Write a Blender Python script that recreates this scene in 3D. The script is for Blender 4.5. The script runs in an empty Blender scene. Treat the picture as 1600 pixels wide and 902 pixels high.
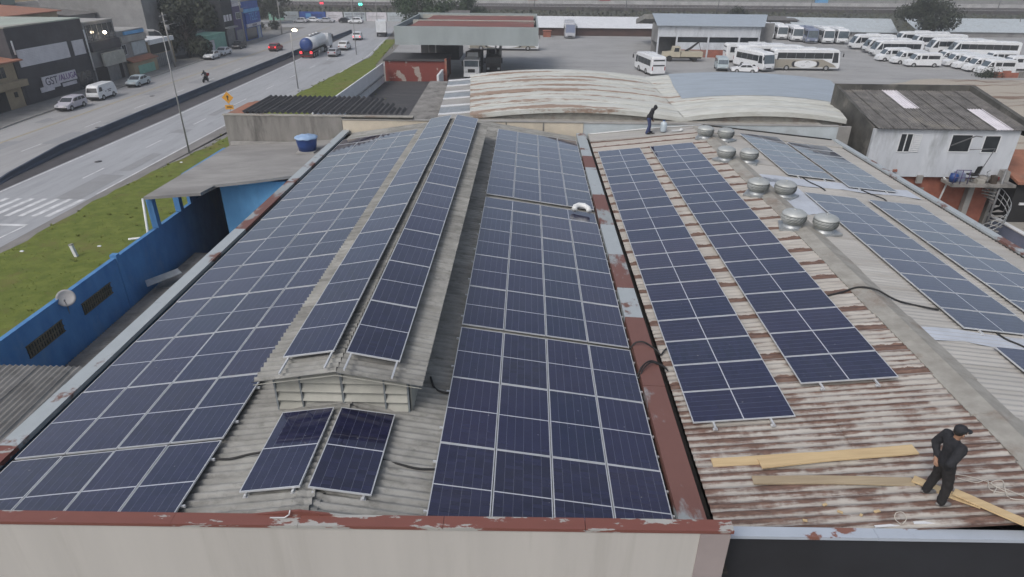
import bpy, bmesh, math, random
from math import sin, cos, tan, pi, radians as R
from mathutils import Vector, Matrix
random.seed(7)
S = bpy.context.scene
COL = S.collection

# ------------------------------------------------------------------ camera, sky, sun, exposure
CAM_H = 17.0
F_PX, PITCH, YAW, ROLL = 999.2, R(27.30), R(-1.2186), R(0.467)
_f = Vector((sin(YAW)*cos(PITCH), cos(YAW)*cos(PITCH), -sin(PITCH)))
_r0 = Vector((cos(YAW), -sin(YAW), 0)); _u0 = _r0.cross(_f)
_r = _r0*cos(ROLL) + _u0*sin(ROLL); _u = -_r0*sin(ROLL) + _u0*cos(ROLL)
cd = bpy.data.cameras.new('camera'); cam = bpy.data.objects.new('camera', cd); COL.objects.link(cam)
m3 = Matrix((_r, _u, -_f)).transposed()
cam.matrix_world = Matrix.Translation((0, 0, CAM_H)) @ m3.to_4x4()
cd.sensor_width = 36; cd.lens = 36*F_PX/1600; cd.clip_start = .1; cd.clip_end = 6000
S.camera = cam

def at(px, py, z=None, Y=None, X=None):
    """where a sight line through the photograph meets a level z, a plane Y or a plane X"""
    d = _f + _r*((px-800)/F_PX) - _u*((py-451)/F_PX)
    t = (z-CAM_H)/d.z if z is not None else (Y/d.y if Y is not None else X/d.x)
    p = d*t; return Vector((p.x, p.y, p.z+CAM_H))

SUN_EL, SUN_AZ = R(48), R(218)      # azimuth clockwise from +Y
W = bpy.data.worlds.new('World'); S.world = W; W.use_nodes = True
nt = W.node_tree; nt.nodes.clear()
sky = nt.nodes.new('ShaderNodeTexSky'); sky.sky_type = 'NISHITA'; sky.sun_disc = False
sky.sun_elevation = SUN_EL; sky.sun_rotation = SUN_AZ; sky.air_density = 1.0; sky.dust_density = 4.0; sky.ozone_density = 1.0
hs = nt.nodes.new('ShaderNodeHueSaturation'); hs.inputs['Saturation'].default_value = .64
bg = nt.nodes.new('ShaderNodeBackground'); bg.inputs['Strength'].default_value = .12
wo = nt.nodes.new('ShaderNodeOutputWorld')
nt.links.new(sky.outputs[0], hs.inputs['Color']); nt.links.new(hs.outputs[0], bg.inputs[0]); nt.links.new(bg.outputs[0], wo.inputs[0])
sd = bpy.data.lights.new('sun', 'SUN'); sd.energy = .85; sd.angle = R(20); sd.color = (1, .97, .94)
sun = bpy.data.objects.new('sun', sd); COL.objects.link(sun)
sv = Vector((sin(SUN_AZ)*cos(SUN_EL), cos(SUN_AZ)*cos(SUN_EL), sin(SUN_EL)))
sun.rotation_euler = sv.to_track_quat('Z', 'Y').to_euler()
vs = S.view_settings; vs.view_transform = 'Standard'; vs.look = 'None'; vs.exposure = .32; vs.gamma = 1; vs.use_curve_mapping = False

# ------------------------------------------------------------------ object helpers
def worldloc(o):
    v = Vector((0, 0, 0))
    while o: v += Vector(o.location); o = o.parent
    return v
def tag(o, label=None, cat=None, group=None, kind=None):
    if label: o['label'] = label
    if cat: o['category'] = cat
    if group: o['group'] = group
    if kind: o['kind'] = kind
    return o
def thing(name, label, cat, loc=(0, 0, 0), rz=0, group=None):
    o = bpy.data.objects.new(name, None); COL.objects.link(o)
    o.empty_display_size = .3; o.location = loc; o.rotation_euler = (0, 0, rz)
    return tag(o, label, cat, group)
def children(o): return [c for c in bpy.data.objects if c.parent == o]
KIDS = {}
def link(o, parent=None):
    COL.objects.link(o)
    if parent is not None:
        o.parent = parent; KIDS.setdefault(parent.name, []).append(o)
    return o
def copy_tree(o, parent=None):
    c = o.copy(); link(c, parent)
    for ch in KIDS.get(o.name, []): copy_tree(ch, c)
    return c

class MB:
    """collects faces into one mesh"""
    def __init__(s): s.v = []; s.f = []; s.uv = {}; s.sm = set(); s.mi = {}
    def add(s, vs, fs, smooth=False):
        b = len(s.v); s.v += [tuple(p) for p in vs]
        for f in fs:
            if smooth: s.sm.add(len(s.f))
            s.f.append(tuple(b+i for i in f))
        return s
    def box(s, x0, x1, y0, y1, z0, z1):
        return s.add([(x0,y0,z0),(x1,y0,z0),(x1,y1,z0),(x0,y1,z0),(x0,y0,z1),(x1,y0,z1),(x1,y1,z1),(x0,y1,z1)],
                     [(0,3,2,1),(4,5,6,7),(0,1,5,4),(1,2,6,5),(2,3,7,6),(3,0,4,7)])
    def hexa(s, p): return s.add(p, [(0,3,2,1),(4,5,6,7),(0,1,5,4),(1,2,6,5),(2,3,7,6),(3,0,4,7)])
    def quad(s, a, b, c, d): return s.add([a, b, c, d], [(0,1,2,3)])
    def prism(s, poly, z0, z1):
        n = len(poly)
        def zz(z, i): return z[i] if isinstance(z, (list, tuple)) else z
        vs = [(p[0], p[1], zz(z0, i)) for i, p in enumerate(poly)] + [(p[0], p[1], zz(z1, i)) for i, p in enumerate(poly)]
        a = sum(poly[i][0]*poly[(i+1) % n][1]-poly[(i+1) % n][0]*poly[i][1] for i in range(n))
        fs = [tuple(range(n-1, -1, -1)), tuple(range(n, 2*n))] + [(i, (i+1) % n, n+(i+1) % n, n+i) for i in range(n)]
        if a < 0: fs = [tuple(reversed(f)) for f in fs]
        return s.add(vs, fs)
    def tube(s, pts, r, n=6, cap=True):
        pts = [Vector(p) for p in pts]; rings = []
        rr = r if isinstance(r, (list, tuple)) else [r]*len(pts)
        for i, p in enumerate(pts):
            t = (pts[min(i+1, len(pts)-1)]-pts[max(i-1, 0)])
            if t.length < 1e-9: t = Vector((0, 0, 1))
            t.normalize(); a = t.orthogonal() if abs(t.z) > .95 else t.cross(Vector((0, 0, 1))); a.normalize(); b = t.cross(a)
            rings.append([p+(a*cos(2*pi*k/n)+b*sin(2*pi*k/n))*rr[i] for k in range(n)])
        vs = [q for g in rings for q in g]; fs = []
        for i in range(len(pts)-1):
            for k in range(n):
                k2 = (k+1) % n; fs.append((i*n+k, i*n+k2, (i+1)*n+k2, (i+1)*n+k))
        if cap: fs += [tuple(range(n-1, -1, -1)), tuple((len(pts)-1)*n+k for k in range(n))]
        return s.add(vs, fs, True)
    def lathe(s, prof, n=16, c=(0, 0, 0), axis='z', smooth=True):
        vs = []; fs = []
        for (r, h) in prof:
            for k in range(n):
                a = 2*pi*k/n; x, y = r*cos(a), r*sin(a)
                vs.append({'z': (c[0]+x, c[1]+y, c[2]+h), 'x': (c[0]+h, c[1]+x, c[2]+y), 'y': (c[0]+y, c[1]+h, c[2]+x)}[axis])
        for i in range(len(prof)-1):
            for k in range(n):
                k2 = (k+1) % n; fs.append((i*n+k, i*n+k2, (i+1)*n+k2, (i+1)*n+k))
        fs += [tuple(range(n-1, -1, -1)), tuple((len(prof)-1)*n+k for k in range(n))]
        return s.add(vs, fs, smooth)
    def mesh(s, name):
        me = bpy.data.meshes.new(name); me.from_pydata(s.v, [], s.f)
        if s.uv:
            ul = me.uv_layers.new(name='UVMap')
            for p in me.polygons:
                for li, vi in zip(p.loop_indices, p.vertices):
                    ul.data[li].uv = s.uv.get(vi, (0, 0))
        for i in s.sm: me.polygons[i].use_smooth = True
        me.update(); return me
    def build(s, name, mat, parent=None, local=False, label=None):
        me = s.mesh(name); me.materials.append(mat)
        o = bpy.data.objects.new(name, me)
        link(o, parent)
        if parent is not None and not local: o.location = -worldloc(parent)
        if label: o['label'] = label
        return o
def inst(name, me, parent, loc, rot=(0, 0, 0), local=False):
    o = bpy.data.objects.new(name, me); link(o, parent)
    o.location = Vector(loc) - (Vector((0, 0, 0)) if (parent is None or local) else worldloc(parent)); o.rotation_euler = rot
    return o

# ------------------------------------------------------------------ materials
def N(nt, t, **kw):
    n = nt.nodes.new(t)
    for k, v in kw.items():
        if k in n.inputs: n.inputs[k].default_value = v
        else: setattr(n, k, v)
    return n
def newmat(name):
    m = bpy.data.materials.new(name); m.use_nodes = True; nt = m.node_tree
    return m, nt, nt.nodes['Principled BSDF'], (lambda a, b: nt.links.new(a, b))
def c4(c): return (c[0], c[1], c[2], 1)
def ramp(nt, src, stops, interp='LINEAR'):
    r = nt.nodes.new('ShaderNodeValToRGB'); r.color_ramp.interpolation = interp; e = r.color_ramp.elements
    e[0].position, e[0].color = stops[0][0], c4(stops[0][1]); e[1].position, e[1].color = stops[-1][0], c4(stops[-1][1])
    for p, c in stops[1:-1]: x = e.new(p); x.color = c4(c)
    nt.links.new(src, r.inputs[0]); return r
def coords(nt, stretch=(1, 1, 1), local=False):
    if local:
        g = nt.nodes.new('ShaderNodeTexCoord'); o = g.outputs['Object']
    else:
        g = nt.nodes.new('ShaderNodeNewGeometry'); o = g.outputs['Position']
    mp = nt.nodes.new('ShaderNodeMapping'); mp.inputs['Scale'].default_value = stretch
    nt.links.new(o, mp.inputs['Vector']); return mp.outputs[0]
def mix(nt, fac, a, b):
    m = nt.nodes.new('ShaderNodeMix'); m.data_type = 'RGBA'
    for sock, v in ((m.inputs[0], fac), (m.inputs[6], a), (m.inputs[7], b)):
        if hasattr(v, 'type') and hasattr(v, 'is_output'): nt.links.new(v, sock)
        else: sock.default_value = v if not isinstance(v, tuple) else (c4(v))
    return m.outputs[2]
def mth(nt, op, a, b=None, c=None):
    m = nt.nodes.new('ShaderNodeMath'); m.operation = op
    for i, v in enumerate((a, b, c)):
        if v is None: continue
        if hasattr(v, 'is_output'): nt.links.new(v, m.inputs[i])
        else: m.inputs[i].default_value = v
    return m.outputs[0]
def noise(nt, vec, scale, detail=5, rough=.6, dist=0):
    n = N(nt, 'ShaderNodeTexNoise', Scale=scale, Detail=detail, Roughness=rough, Distortion=dist)
    nt.links.new(vec, n.inputs['Vector']); return n.outputs['Fac']
def mat(name, c, c2=None, scale=2., rough=.65, metal=0., bump=0., bscale=None, stretch=(1, 1, 1), rnd=0., c3=None, lo=.35, hi=.65, local=False, spec=.5, scale3=.35):
    """two or three tones mixed by noise, with optional relief and per-object variation"""
    m, nt, b, L = newmat(name)
    b.inputs['Roughness'].default_value = rough; b.inputs['Metallic'].default_value = metal; b.inputs['Specular IOR Level'].default_value = spec
    v = coords(nt, stretch, local); out = None
    if c2 is None: c2 = tuple(x*.82 for x in c)
    n = noise(nt, v, scale); r = ramp(nt, n, [(lo, c), (hi, c2)]); out = r.outputs[0]
    if c3 is not None:
        n3 = noise(nt, v, scale*scale3, 6, .7); k = ramp(nt, n3, [(.53, (0, 0, 0)), (.72, (1, 1, 1))])
        out = mix(nt, k.outputs[0], out, c3)
    if rnd:
        oi = nt.nodes.new('ShaderNodeObjectInfo'); q = mth(nt, 'MULTIPLY_ADD', oi.outputs['Random'], 2*rnd, 1-rnd)
        h = nt.nodes.new('ShaderNodeHueSaturation'); L(q, h.inputs['Value']); L(out, h.inputs['Color']); out = h.outputs[0]
    L(out, b.inputs['Base Color'])
    if bump:
        nb = noise(nt, v, bscale or scale*4, 6, .7); bp = N(nt, 'ShaderNodeBump', Strength=bump, Distance=.05); L(nb, bp.inputs['Height']); L(bp.outputs[0], b.inputs['Normal'])
    return m
def emit(name, c, st):
    m, nt, b, L = newmat(name); b.inputs['Base Color'].default_value = c4(c)
    b.inputs['Emission Color'].default_value = c4(c); b.inputs['Emission Strength'].default_value = st; return m
def paint(name, c, rough=.3, var=.9): return mat(name, c, tuple(x*var for x in c), 1.2, rough, local=True)

def make_cell():
    m, nt, b, L = newmat('solar_cells')
    uv = nt.nodes.new('ShaderNodeTexCoord').outputs['UV']; sp = nt.nodes.new('ShaderNodeSeparateXYZ'); L(uv, sp.inputs[0])
    def line(src, n, w, off=0.):
        f = mth(nt, 'FRACT', mth(nt, 'MULTIPLY_ADD', src, n, off)); d = mth(nt, 'ABSOLUTE', mth(nt, 'SUBTRACT', f, .5))
        return mth(nt, 'GREATER_THAN', d, .5-w)
    colw = line(sp.outputs['X'], 6., .012); roww = line(sp.outputs['Y'], 24., .022); bus = line(sp.outputs['X'], 60., .07)
    mid = mth(nt, 'LESS_THAN', mth(nt, 'ABSOLUTE', mth(nt, 'SUBTRACT', sp.outputs['Y'], .5)), .0055)
    oi = nt.nodes.new('ShaderNodeObjectInfo')
    wn = nt.nodes.new('ShaderNodeTexWhiteNoise'); wn.noise_dimensions = '3D'
    cell = nt.nodes.new('ShaderNodeCombineXYZ'); L(mth(nt, 'FLOOR', mth(nt, 'MULTIPLY', sp.outputs['X'], 6.)), cell.inputs[0]); L(mth(nt, 'FLOOR', mth(nt, 'MULTIPLY', sp.outputs['Y'], 24.)), cell.inputs[1]); L(mth(nt, 'MULTIPLY', oi.outputs['Random'], 97.), cell.inputs[2]); L(cell.outputs[0], wn.inputs['Vector'])
    base = ramp(nt, oi.outputs['Random'], [(0., (.007, .009, .026)), (.35, (.016, .014, .046)), (.7, (.007, .014, .040)), (1., (.026, .02, .05))]).outputs[0]
    v = coords(nt); n = noise(nt, v, 1.6, 4, .6); base = mix(nt, mth(nt, 'MULTIPLY', n, .35), base, (.022, .02, .045)); base = mix(nt, mth(nt, 'MULTIPLY', wn.outputs['Value'], .6), base, (.024, .026, .07))
    x = mix(nt, mth(nt, 'MULTIPLY', bus, .12), base, (.15, .16, .2))
    x = mix(nt, mth(nt, 'MULTIPLY', roww, .35), x, (.008, .009, .016))
    x = mix(nt, mth(nt, 'MULTIPLY', colw, .75), x, (.2, .22, .27))
    x = mix(nt, mid, x, (.5, .52, .56))
    dust = ramp(nt, noise(nt, coords(nt, (1, 1, 1)), .5, 6, .65), [(.4, (0, 0, 0)), (.8, (1, 1, 1))]).outputs[0]
    x = mix(nt, mth(nt, 'MULTIPLY', dust, .06), x, (.22, .21, .2)); dr = ramp(nt, noise(nt, coords(nt), 9., 2, .4), [(.77, (0, 0, 0)), (.79, (1, 1, 1))]).outputs[0]; x = mix(nt, mth(nt, 'MULTIPLY', dr, .5), x, (.3, .3, .28))
    L(x, b.inputs['Base Color']); b.inputs['Roughness'].default_value = .13; b.inputs['IOR'].default_value = 1.5
    rr = mth(nt, 'MULTIPLY_ADD', dust, .09, .05); b.inputs['Coat Weight'].default_value = .7; b.inputs['Coat Roughness'].default_value = .04; L(rr, b.inputs['Roughness'])
    return m

def make_rust_sheet():
    """white painted ribbed metal with rust that runs along the ribs and along the laps"""
    m, nt, b, L = newmat('rusty_painted_sheet'); b.inputs['Roughness'].default_value = .7
    uv = nt.nodes.new('ShaderNodeTexCoord').outputs['UV']; sp = nt.nodes.new('ShaderNodeSeparateXYZ'); L(uv, sp.inputs[0])
    g = nt.nodes.new('ShaderNodeNewGeometry'); ps = nt.nodes.new('ShaderNodeSeparateXYZ'); L(g.outputs['Position'], ps.inputs[0])
    pale = ramp(nt, noise(nt, coords(nt, (.5, 3, 1)), 2.2), [(.3, (.44, .42, .385)), (.7, (.31, .29, .265))]).outputs[0]
    rust = ramp(nt, noise(nt, coords(nt, (1.2, 6, 1)), 3., 6, .7), [(.3, (.07, .046, .037)), (.55, (.145, .085, .065)), (.8, (.25, .17, .13))]).outputs[0]
    streak = noise(nt, coords(nt, (.7, 7.5, 1)), 1.1, 8, .74)
    patch = noise(nt, coords(nt, (1.5, .8, 1)), .95, 5, .65)
    front = mth(nt, 'MULTIPLY', mth(nt, 'SUBTRACT', 16., ps.outputs['Y']), .03)   # the end near the street has weathered most
    front = mth(nt, 'MINIMUM', mth(nt, 'MAXIMUM', front, -.06), .16)
    valley = mth(nt, 'MULTIPLY', mth(nt, 'COSINE', mth(nt, 'MULTIPLY', sp.outputs['Y'], 2*pi*5)), .085)
    s = mth(nt, 'ADD', mth(nt, 'ADD', mth(nt, 'MULTIPLY', streak, .75), mth(nt, 'MULTIPLY', patch, .55)), mth(nt, 'ADD', front, valley))
    k = ramp(nt, s, [(.725, (0, 0, 0)), (.86, (1, 1, 1))]).outputs[0]
    wob = mth(nt, 'MULTIPLY_ADD', noise(nt, coords(nt, (2.5, 1, 1)), 1.3), .22, -.0)
    lap = mth(nt, 'LESS_THAN', mth(nt, 'FRACT', mth(nt, 'ADD', sp.outputs['Y'], .5)), mth(nt, 'ADD', wob, .12))
    lap = mth(nt, 'MULTIPLY', lap, mth(nt, 'GREATER_THAN', ps.outputs['Y'], 12.4))
    k2 = mth(nt, 'MAXIMUM', k, mth(nt, 'MULTIPLY', lap, mth(nt, 'MULTIPLY_ADD', noise(nt, coords(nt, (1, 4, 1)), 3.), .5, .75)))
    L(mix(nt, mth(nt, 'MINIMUM', k2, 1.), pale, rust), b.inputs['Base Color']); return m

def make_flaked(name, top, under, scale=1.2, lo=.47, hi=.5, stretch=(1, 1, 1), rough=.6):
    """paint flaking off in patches with sharp edges"""
    m, nt, b, L = newmat(name); b.inputs['Roughness'].default_value = rough
    v = coords(nt, stretch)
    k = ramp(nt, noise(nt, v, scale, 7, .62), [(lo, (0, 0, 0)), (hi, (1, 1, 1))]).outputs[0]
    t = mix(nt, noise(nt, v, 3.), top, tuple(x*.8 for x in top)); u = mix(nt, noise(nt, v, 4., 6, .7), under, tuple(x*.55 for x in under))
    L(mix(nt, k, t, u), b.inputs['Base Color'])
    return m

def make_vault():
    m, nt, b, L = newmat('flaking_vault_sheet'); b.inputs['Roughness'].default_value = .75
    g = nt.nodes.new('ShaderNodeNewGeometry'); ps = nt.nodes.new('ShaderNodeSeparateXYZ'); L(g.outputs['Position'], ps.inputs[0])
    v = coords(nt, (.3, 1, 1)); top = ramp(nt, noise(nt, v, 2.5, 6, .7), [(.35, (.50, .52, .50)), (.7, (.36, .36, .33))]).outputs[0]
    und = ramp(nt, noise(nt, coords(nt, (.5, 2, 1)), 3.5, 6, .7), [(.3, (.16, .125, .10)), (.55, (.26, .19, .15)), (.75, (.36, .31, .27))]).outputs[0]
    f = mth(nt, 'FRACT', mth(nt, 'MULTIPLY', mth(nt, 'SUBTRACT', ps.outputs['Y'], 41.2), .5))
    band = mth(nt, 'MULTIPLY', mth(nt, 'SINE', mth(nt, 'MULTIPLY', f, pi)), .16)
    west = mth(nt, 'MINIMUM', mth(nt, 'MAXIMUM', mth(nt, 'MULTIPLY', mth(nt, 'SUBTRACT', 9., ps.outputs['X']), .012), -.05), .1)
    s = mth(nt, 'ADD', mth(nt, 'ADD', mth(nt, 'MULTIPLY', noise(nt, coords(nt, (.16, .8, 1)), .8, 4, .6), .7), mth(nt, 'MULTIPLY', noise(nt, coords(nt, (.5, 1, 1)), 3.5, 6, .7), .3)), mth(nt, 'ADD', band, west))
    k = ramp(nt, s, [(.69, (0, 0, 0)), (.74, (1, 1, 1))]).outputs[0]
    L(mix(nt, k, top, und), b.inputs['Base Color']); return m

M = {}
M['cell'] = make_cell()
M['alu'] = mat('anodised_aluminium', (.60, .62, .64), (.52, .54, .56), 3, .38, .3)
M['alu_dull'] = mat('galvanised_steel', (.42, .44, .45), (.3, .32, .33), 3, .45, .5)
M['fibre'] = mat('fibre_cement', (.285, .285, .27), (.19, .19, .178), 1.6, .9, bump=.3, bscale=14, c3=(.13, .13, .12), rnd=.12, stretch=(1, 2.2, 1), scale3=1.3)
M['fibre_mid'] = mat('greyed_fibre_cement', (.22, .215, .205), (.15, .147, .14), 1.4, .9, bump=.2, c3=(.12, .118, .11), rnd=.1, scale3=1.1)
M['fibre_dark'] = mat('weathered_fibre_cement', (.15, .145, .142), (.085, .083, .08), 1.6, .95, bump=.2, c3=(.2, .19, .17), rnd=.08)
M['rust_sheet'] = make_rust_sheet()
M['pale_sheet'] = mat('pale_sheet', (.42, .41, .385), (.35, .34, .32), .8, .6, c3=(.30, .28, .25), stretch=(.4, 4, 1), rnd=.07)
M['membrane'] = mat('white_sealing_paint', (.50, .54, .60), (.42, .45, .5), 1.5, .6)
M['cap_stone'] = mat('ridge_cap', (.34, .33, .30), (.25, .24, .215), 2.2, .85, c3=(.19, .14, .11), bump=.2)
M['coping'] = make_flaked('flaking_coping', (.38, .42, .44), (.20, .10, .08), .9, .57, .62, (1, .8, 1))
M['coping_rust'] = make_flaked('rusted_coping', (.19, .07, .055), (.44, .44, .42), 1.0, .555, .57, (.8, 2.2, 3.5))
M['coping_mid'] = make_flaked('patched_coping', (.18, .085, .07), (.36, .39, .40), .55, .575, .62, (1.2, .55, 1))
M['coping_blue'] = make_flaked('pale_blue_coping', (.42, .47, .54), (.26, .12, .09), .75, .60, .62, (.8, 1, 1))
M['cream'] = mat('cream_render', (.47, .455, .43), (.43, .417, .395), .5, .85, c3=(.385, .37, .345), bump=.05, stretch=(2.2, 1, .16), scale3=.9)
M['cream_warm'] = mat('cream_wall', (.58, .52, .42), (.5, .45, .37), 1.2, .85, c3=(.42, .38, .31))
M['pale_wall'] = mat('pale_blue_render', (.42, .47, .50), (.36, .40, .42), 1.2, .85, c3=(.3, .32, .33))
M['taupe'] = mat('taupe_render', (.33, .285, .28), None, .7, .85)
M['charcoal'] = mat('charcoal_cladding', (.022, .024, .03), (.016, .017, .021), .8, .7)
M['gutter'] = mat('dark_gutter', (.02, .019, .018), (.04, .035, .03), 3, .8)
M['concrete'] = mat('stained_concrete', (.26, .25, .235), (.16, .155, .145), .9, .92, c3=(.055, .053, .05), bump=.2, stretch=(1.6, 1, .3), scale3=.7)
M['mouldy'] = mat('mouldy_render', (.10, .098, .09), (.05, .05, .048), .9, .95, c3=(.2, .19, .17), bump=.2, scale3=.6)
M['dark_panel'] = mat('dark_panel', (.05, .05, .058), (.035, .035, .04), .7, .7, c3=(.08, .075, .085))
M['pale_green'] = mat('pale_green_roof', (.36, .41, .36), (.29, .32, .28), .4, .8, c3=(.24, .2, .18), stretch=(1, .3, 1))
M['panel_white'] = mat('shutter_white', (.60, .59, .62), (.52, .51, .54), 1, .6)
M['concrete_lt'] = mat('pale_concrete', (.34, .335, .32), (.25, .245, .235), .7, .9, c3=(.2, .195, .185), bump=.1)
M['slab'] = mat('slab_screed', (.29, .285, .275), (.21, .205, .2), .5, .9, c3=(.17, .165, .16), stretch=(.6, 1.6, 1))
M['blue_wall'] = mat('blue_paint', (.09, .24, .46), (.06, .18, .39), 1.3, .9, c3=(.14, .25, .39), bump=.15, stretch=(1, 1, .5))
M['blue_light'] = mat('lighter_blue_paint', (.13, .34, .57), (.10, .28, .5), 1.3, .9, c3=(.08, .22, .40), stretch=(1, 1, .4))  # lighter of the two wall blues, mottled with a darker tone
M['road'] = mat('worn_road', (.34, .352, .37), (.285, .295, .31), .35, .85, c3=(.235, .243, .255), stretch=(2.2, .25, 1), bump=.05, bscale=25, scale3=1.7)
M['road2'] = mat('worn_far_road', (.33, .33, .332), (.275, .276, .28), .35, .85, c3=(.24, .236, .23), stretch=(2.6, .2, 1), scale3=1.6)
M['mended'] = mat('mended_asphalt', (.265, .272, .28), (.235, .24, .247), .8, .9)
M['pave'] = mat('pavement', (.21, .21, .205), (.15, .15, .148), .6, .9, c3=(.11, .11, .11))
M['shoulder'] = mat('dusty_shoulder', (.23, .22, .21), (.17, .165, .16), .7, .9, c3=(.14, .13, .12), stretch=(1.5, .5, 1))
M['yard'] = mat('yard_concrete', (.33, .332, .33), (.265, .266, .265), .12, .9, c3=(.23, .228, .225), stretch=(1, 1.6, 1), scale3=2.2)
M['ground'] = mat('bare_ground', (.20, .19, .175), (.14, .135, .125), .06, .95, c3=(.11, .115, .1))
M['asphalt'] = mat('dark_asphalt', (.062, .062, .066), (.045, .045, .048), .6, .9, c3=(.085, .084, .085), stretch=(.5, 1.4, 1))
M['grass'] = mat('grass', (.155, .184, .045), (.10, .13, .03), 1.1, .95, c3=(.185, .155, .065), bump=.5, bscale=14, spec=.1, scale3=.25)
M['blade'] = mat('grass_blade', (.19, .205, .055), (.13, .15, .04), .5, .9, spec=.1)
M['white_paint'] = mat('road_paint', (.68, .69, .70), (.45, .46, .47), 1.8, .8)
M['yellow_paint'] = mat('faded_yellow', (.38, .33, .22), (.28, .255, .2), .8, .85)
M['white'] = mat('white_paint', (.66, .68, .70), (.58, .6, .62), .8, .7)
M['white_wall'] = mat('white_wall', (.56, .59, .63), (.47, .5, .54), .8, .85, c3=(.33, .35, .37), stretch=(1.5, 1, .4), scale3=.8)
M['brick'] = mat('brick_red_wall', (.32, .12, .08), (.22, .08, .055), 1.6, .9, c3=(.2, .17, .15), bump=.3)
M['tile'] = mat('clay_roof_tile', (.34, .15, .095), (.24, .11, .07), 1.5, .85, c3=(.2, .15, .12))
M['wood'] = mat('fresh_plank', (.55, .42, .24), (.46, .34, .19), 1.6, .7, stretch=(.5, 6, 1), rnd=.08)
M['wood_old'] = mat('grey_plank', (.38, .31, .21), (.3, .24, .16), 1.6, .75, stretch=(.5, 6, 1))
M['black'] = mat('black_rubber', (.012, .012, .013), (.02, .02, .021), 4, .7)
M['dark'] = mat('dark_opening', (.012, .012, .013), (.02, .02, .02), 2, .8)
M['glass'] = mat('dark_glass', (.02, .024, .028), (.03, .035, .04), 2, .08, spec=.6)
M['glass_lt'] = mat('sky_lit_glass', (.10, .13, .15), (.07, .09, .11), 2, .08, spec=.8)  # lighter copy of the glass, with sky reflection put into its colour
M['steel'] = mat('grey_steel', (.2, .205, .21), (.14, .145, .15), 2, .5, .3)
M['pole'] = mat('pole_grey', (.27, .275, .28), None, 2, .6)
M['tyre'] = mat('tyre', (.018, .018, .018), (.03, .029, .028), 5, .85)
M['rim'] = mat('wheel_rim', (.45, .46, .47), None, 3, .4, .5)
M['car_white'] = paint('white_car_paint', (.70, .72, .74)); M['car_silver'] = paint('silver_car_paint', (.42, .43, .46))
M['car_lilac'] = paint('silver_lilac_paint', (.46, .45, .50)); M['car_teal'] = paint('silver_blue_paint', (.40, .47, .50))
M['car_red'] = paint('red_car_paint', (.22, .018, .02)); M['car_black'] = paint('black_car_paint', (.02, .02, .023))
M['car_blue'] = paint('blue_grey_paint', (.18, .21, .30)); M['beige'] = paint('beige_truck_paint', (.44, .40, .31), .45)
M['livery'] = paint('beige_livery', (.30, .28, .235), .35); M['livery_dark'] = paint('dark_livery', (.035, .035, .04), .35)
M['head'] = mat('lamp_lens', (.6, .62, .63), None, 2, .15); M['tail'] = mat('red_lens', (.28, .015, .015), None, 2, .25)
M['brake'] = emit('brake_light', (1, .04, .05), 1.6)
M['lamp_on'] = emit('lit_lamp', (1, .84, .6), 22.)
M['green_on'] = emit('green_signal', (.1, 1, .75), 2.2); M['red_on'] = emit('red_signal', (1, .06, .1), 1.0)
M['skin'] = mat('skin', (.30, .17, .11), None, 8, .55); M['cloth_black'] = mat('black_cloth', (.014, .015, .019), (.022, .023, .028), 9, .9, bump=.3, local=True)
M['cloth_trouser'] = mat('dark_trousers', (.018, .017, .018), None, 9, .9, local=True); M['jeans'] = mat('blue_jeans', (.045, .06, .14), (.03, .04, .10), 7, .9, local=True)
M['shoe'] = mat('grey_shoe', (.25, .24, .23), (.1, .1, .1), 10, .7, local=True); M['hair'] = mat('dark_hair', (.012, .01, .009), None, 12, .8)
M['tank_blue'] = mat('blue_plastic', (.018, .055, .21), None, 2, .45); M['tank_lid'] = mat('pale_blue_lid', (.22, .33, .5), (.3, .42, .6), 3, .5)
M['yellow_sign'] = mat('amber_sign', (.62, .30, .03), None, 2, .5); M['bark'] = mat('bark', (.07, .055, .042), (.045, .036, .03), 3, .95)
M['leaf'] = mat('leaf', (.028, .055, .018), (.014, .03, .01), .45, .75, c3=(.055, .085, .026), scale3=2.5)
M['leaf_dark'] = mat('dull_leaf', (.03, .038, .02), (.016, .022, .012), .45, .8, c3=(.055, .06, .035), scale3=2.5)
M['bush'] = mat('dry_bush', (.062, .062, .04), (.04, .045, .028), .4, .9)
M['brown_wall'] = mat('brown_wall', (.085, .05, .042), (.06, .038, .033), .5, .9)
M['mint'] = mat('mint_render', (.22, .42, .34), (.18, .35, .29), 1, .85); M['royal'] = mat('royal_blue_cladding', (.03, .09, .36), (.025, .07, .28), 1, .6)
M['sky_blue'] = mat('light_blue_sign', (.12, .34, .62), None, 1, .6); M['purple'] = mat('purple_render', (.09, .07, .16), None, 1, .8)
M['tan'] = mat('tan_render', (.33, .27, .18), (.26, .215, .15), .8, .9, c3=(.2, .17, .12)); M['grey_wall'] = mat('grey_render', (.25, .25, .25), (.19, .19, .19), .6, .9, c3=(.14, .14, .14))
M['ballast'] = mat('ballast', (.27, .262, .26), (.2, .195, .19), .5, .95); M['rail'] = mat('rail_steel', (.09, .08, .078), None, 1, .6, .3)
M['pale_barrier'] = mat('pale_barrier', (.42, .42, .42), (.3, .3, .3), .4, .85); M['barrier'] = mat('stained_barrier', (.055, .075, .11), (.04, .05, .072), .45, .9, c3=(.085, .115, .16), stretch=(1, .5, 1.5))
M['strip_dark'] = mat('dark_gutter_strip', (.075, .072, .078), (.055, .053, .058), .5, .95)
M['red_flake'] = make_flaked('flaking_red_wall', (.20, .045, .035), (.42, .36, .32), .55, .57, .585, (1, 1, 1.0), .85)
M['roof_flake'] = make_vault()
M['roof_beige'] = make_flaked('rusting_beige_roof', (.40, .36, .30), (.25, .17, .12), .4, .53, .6, (.08, .9, .4), .8)
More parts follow.
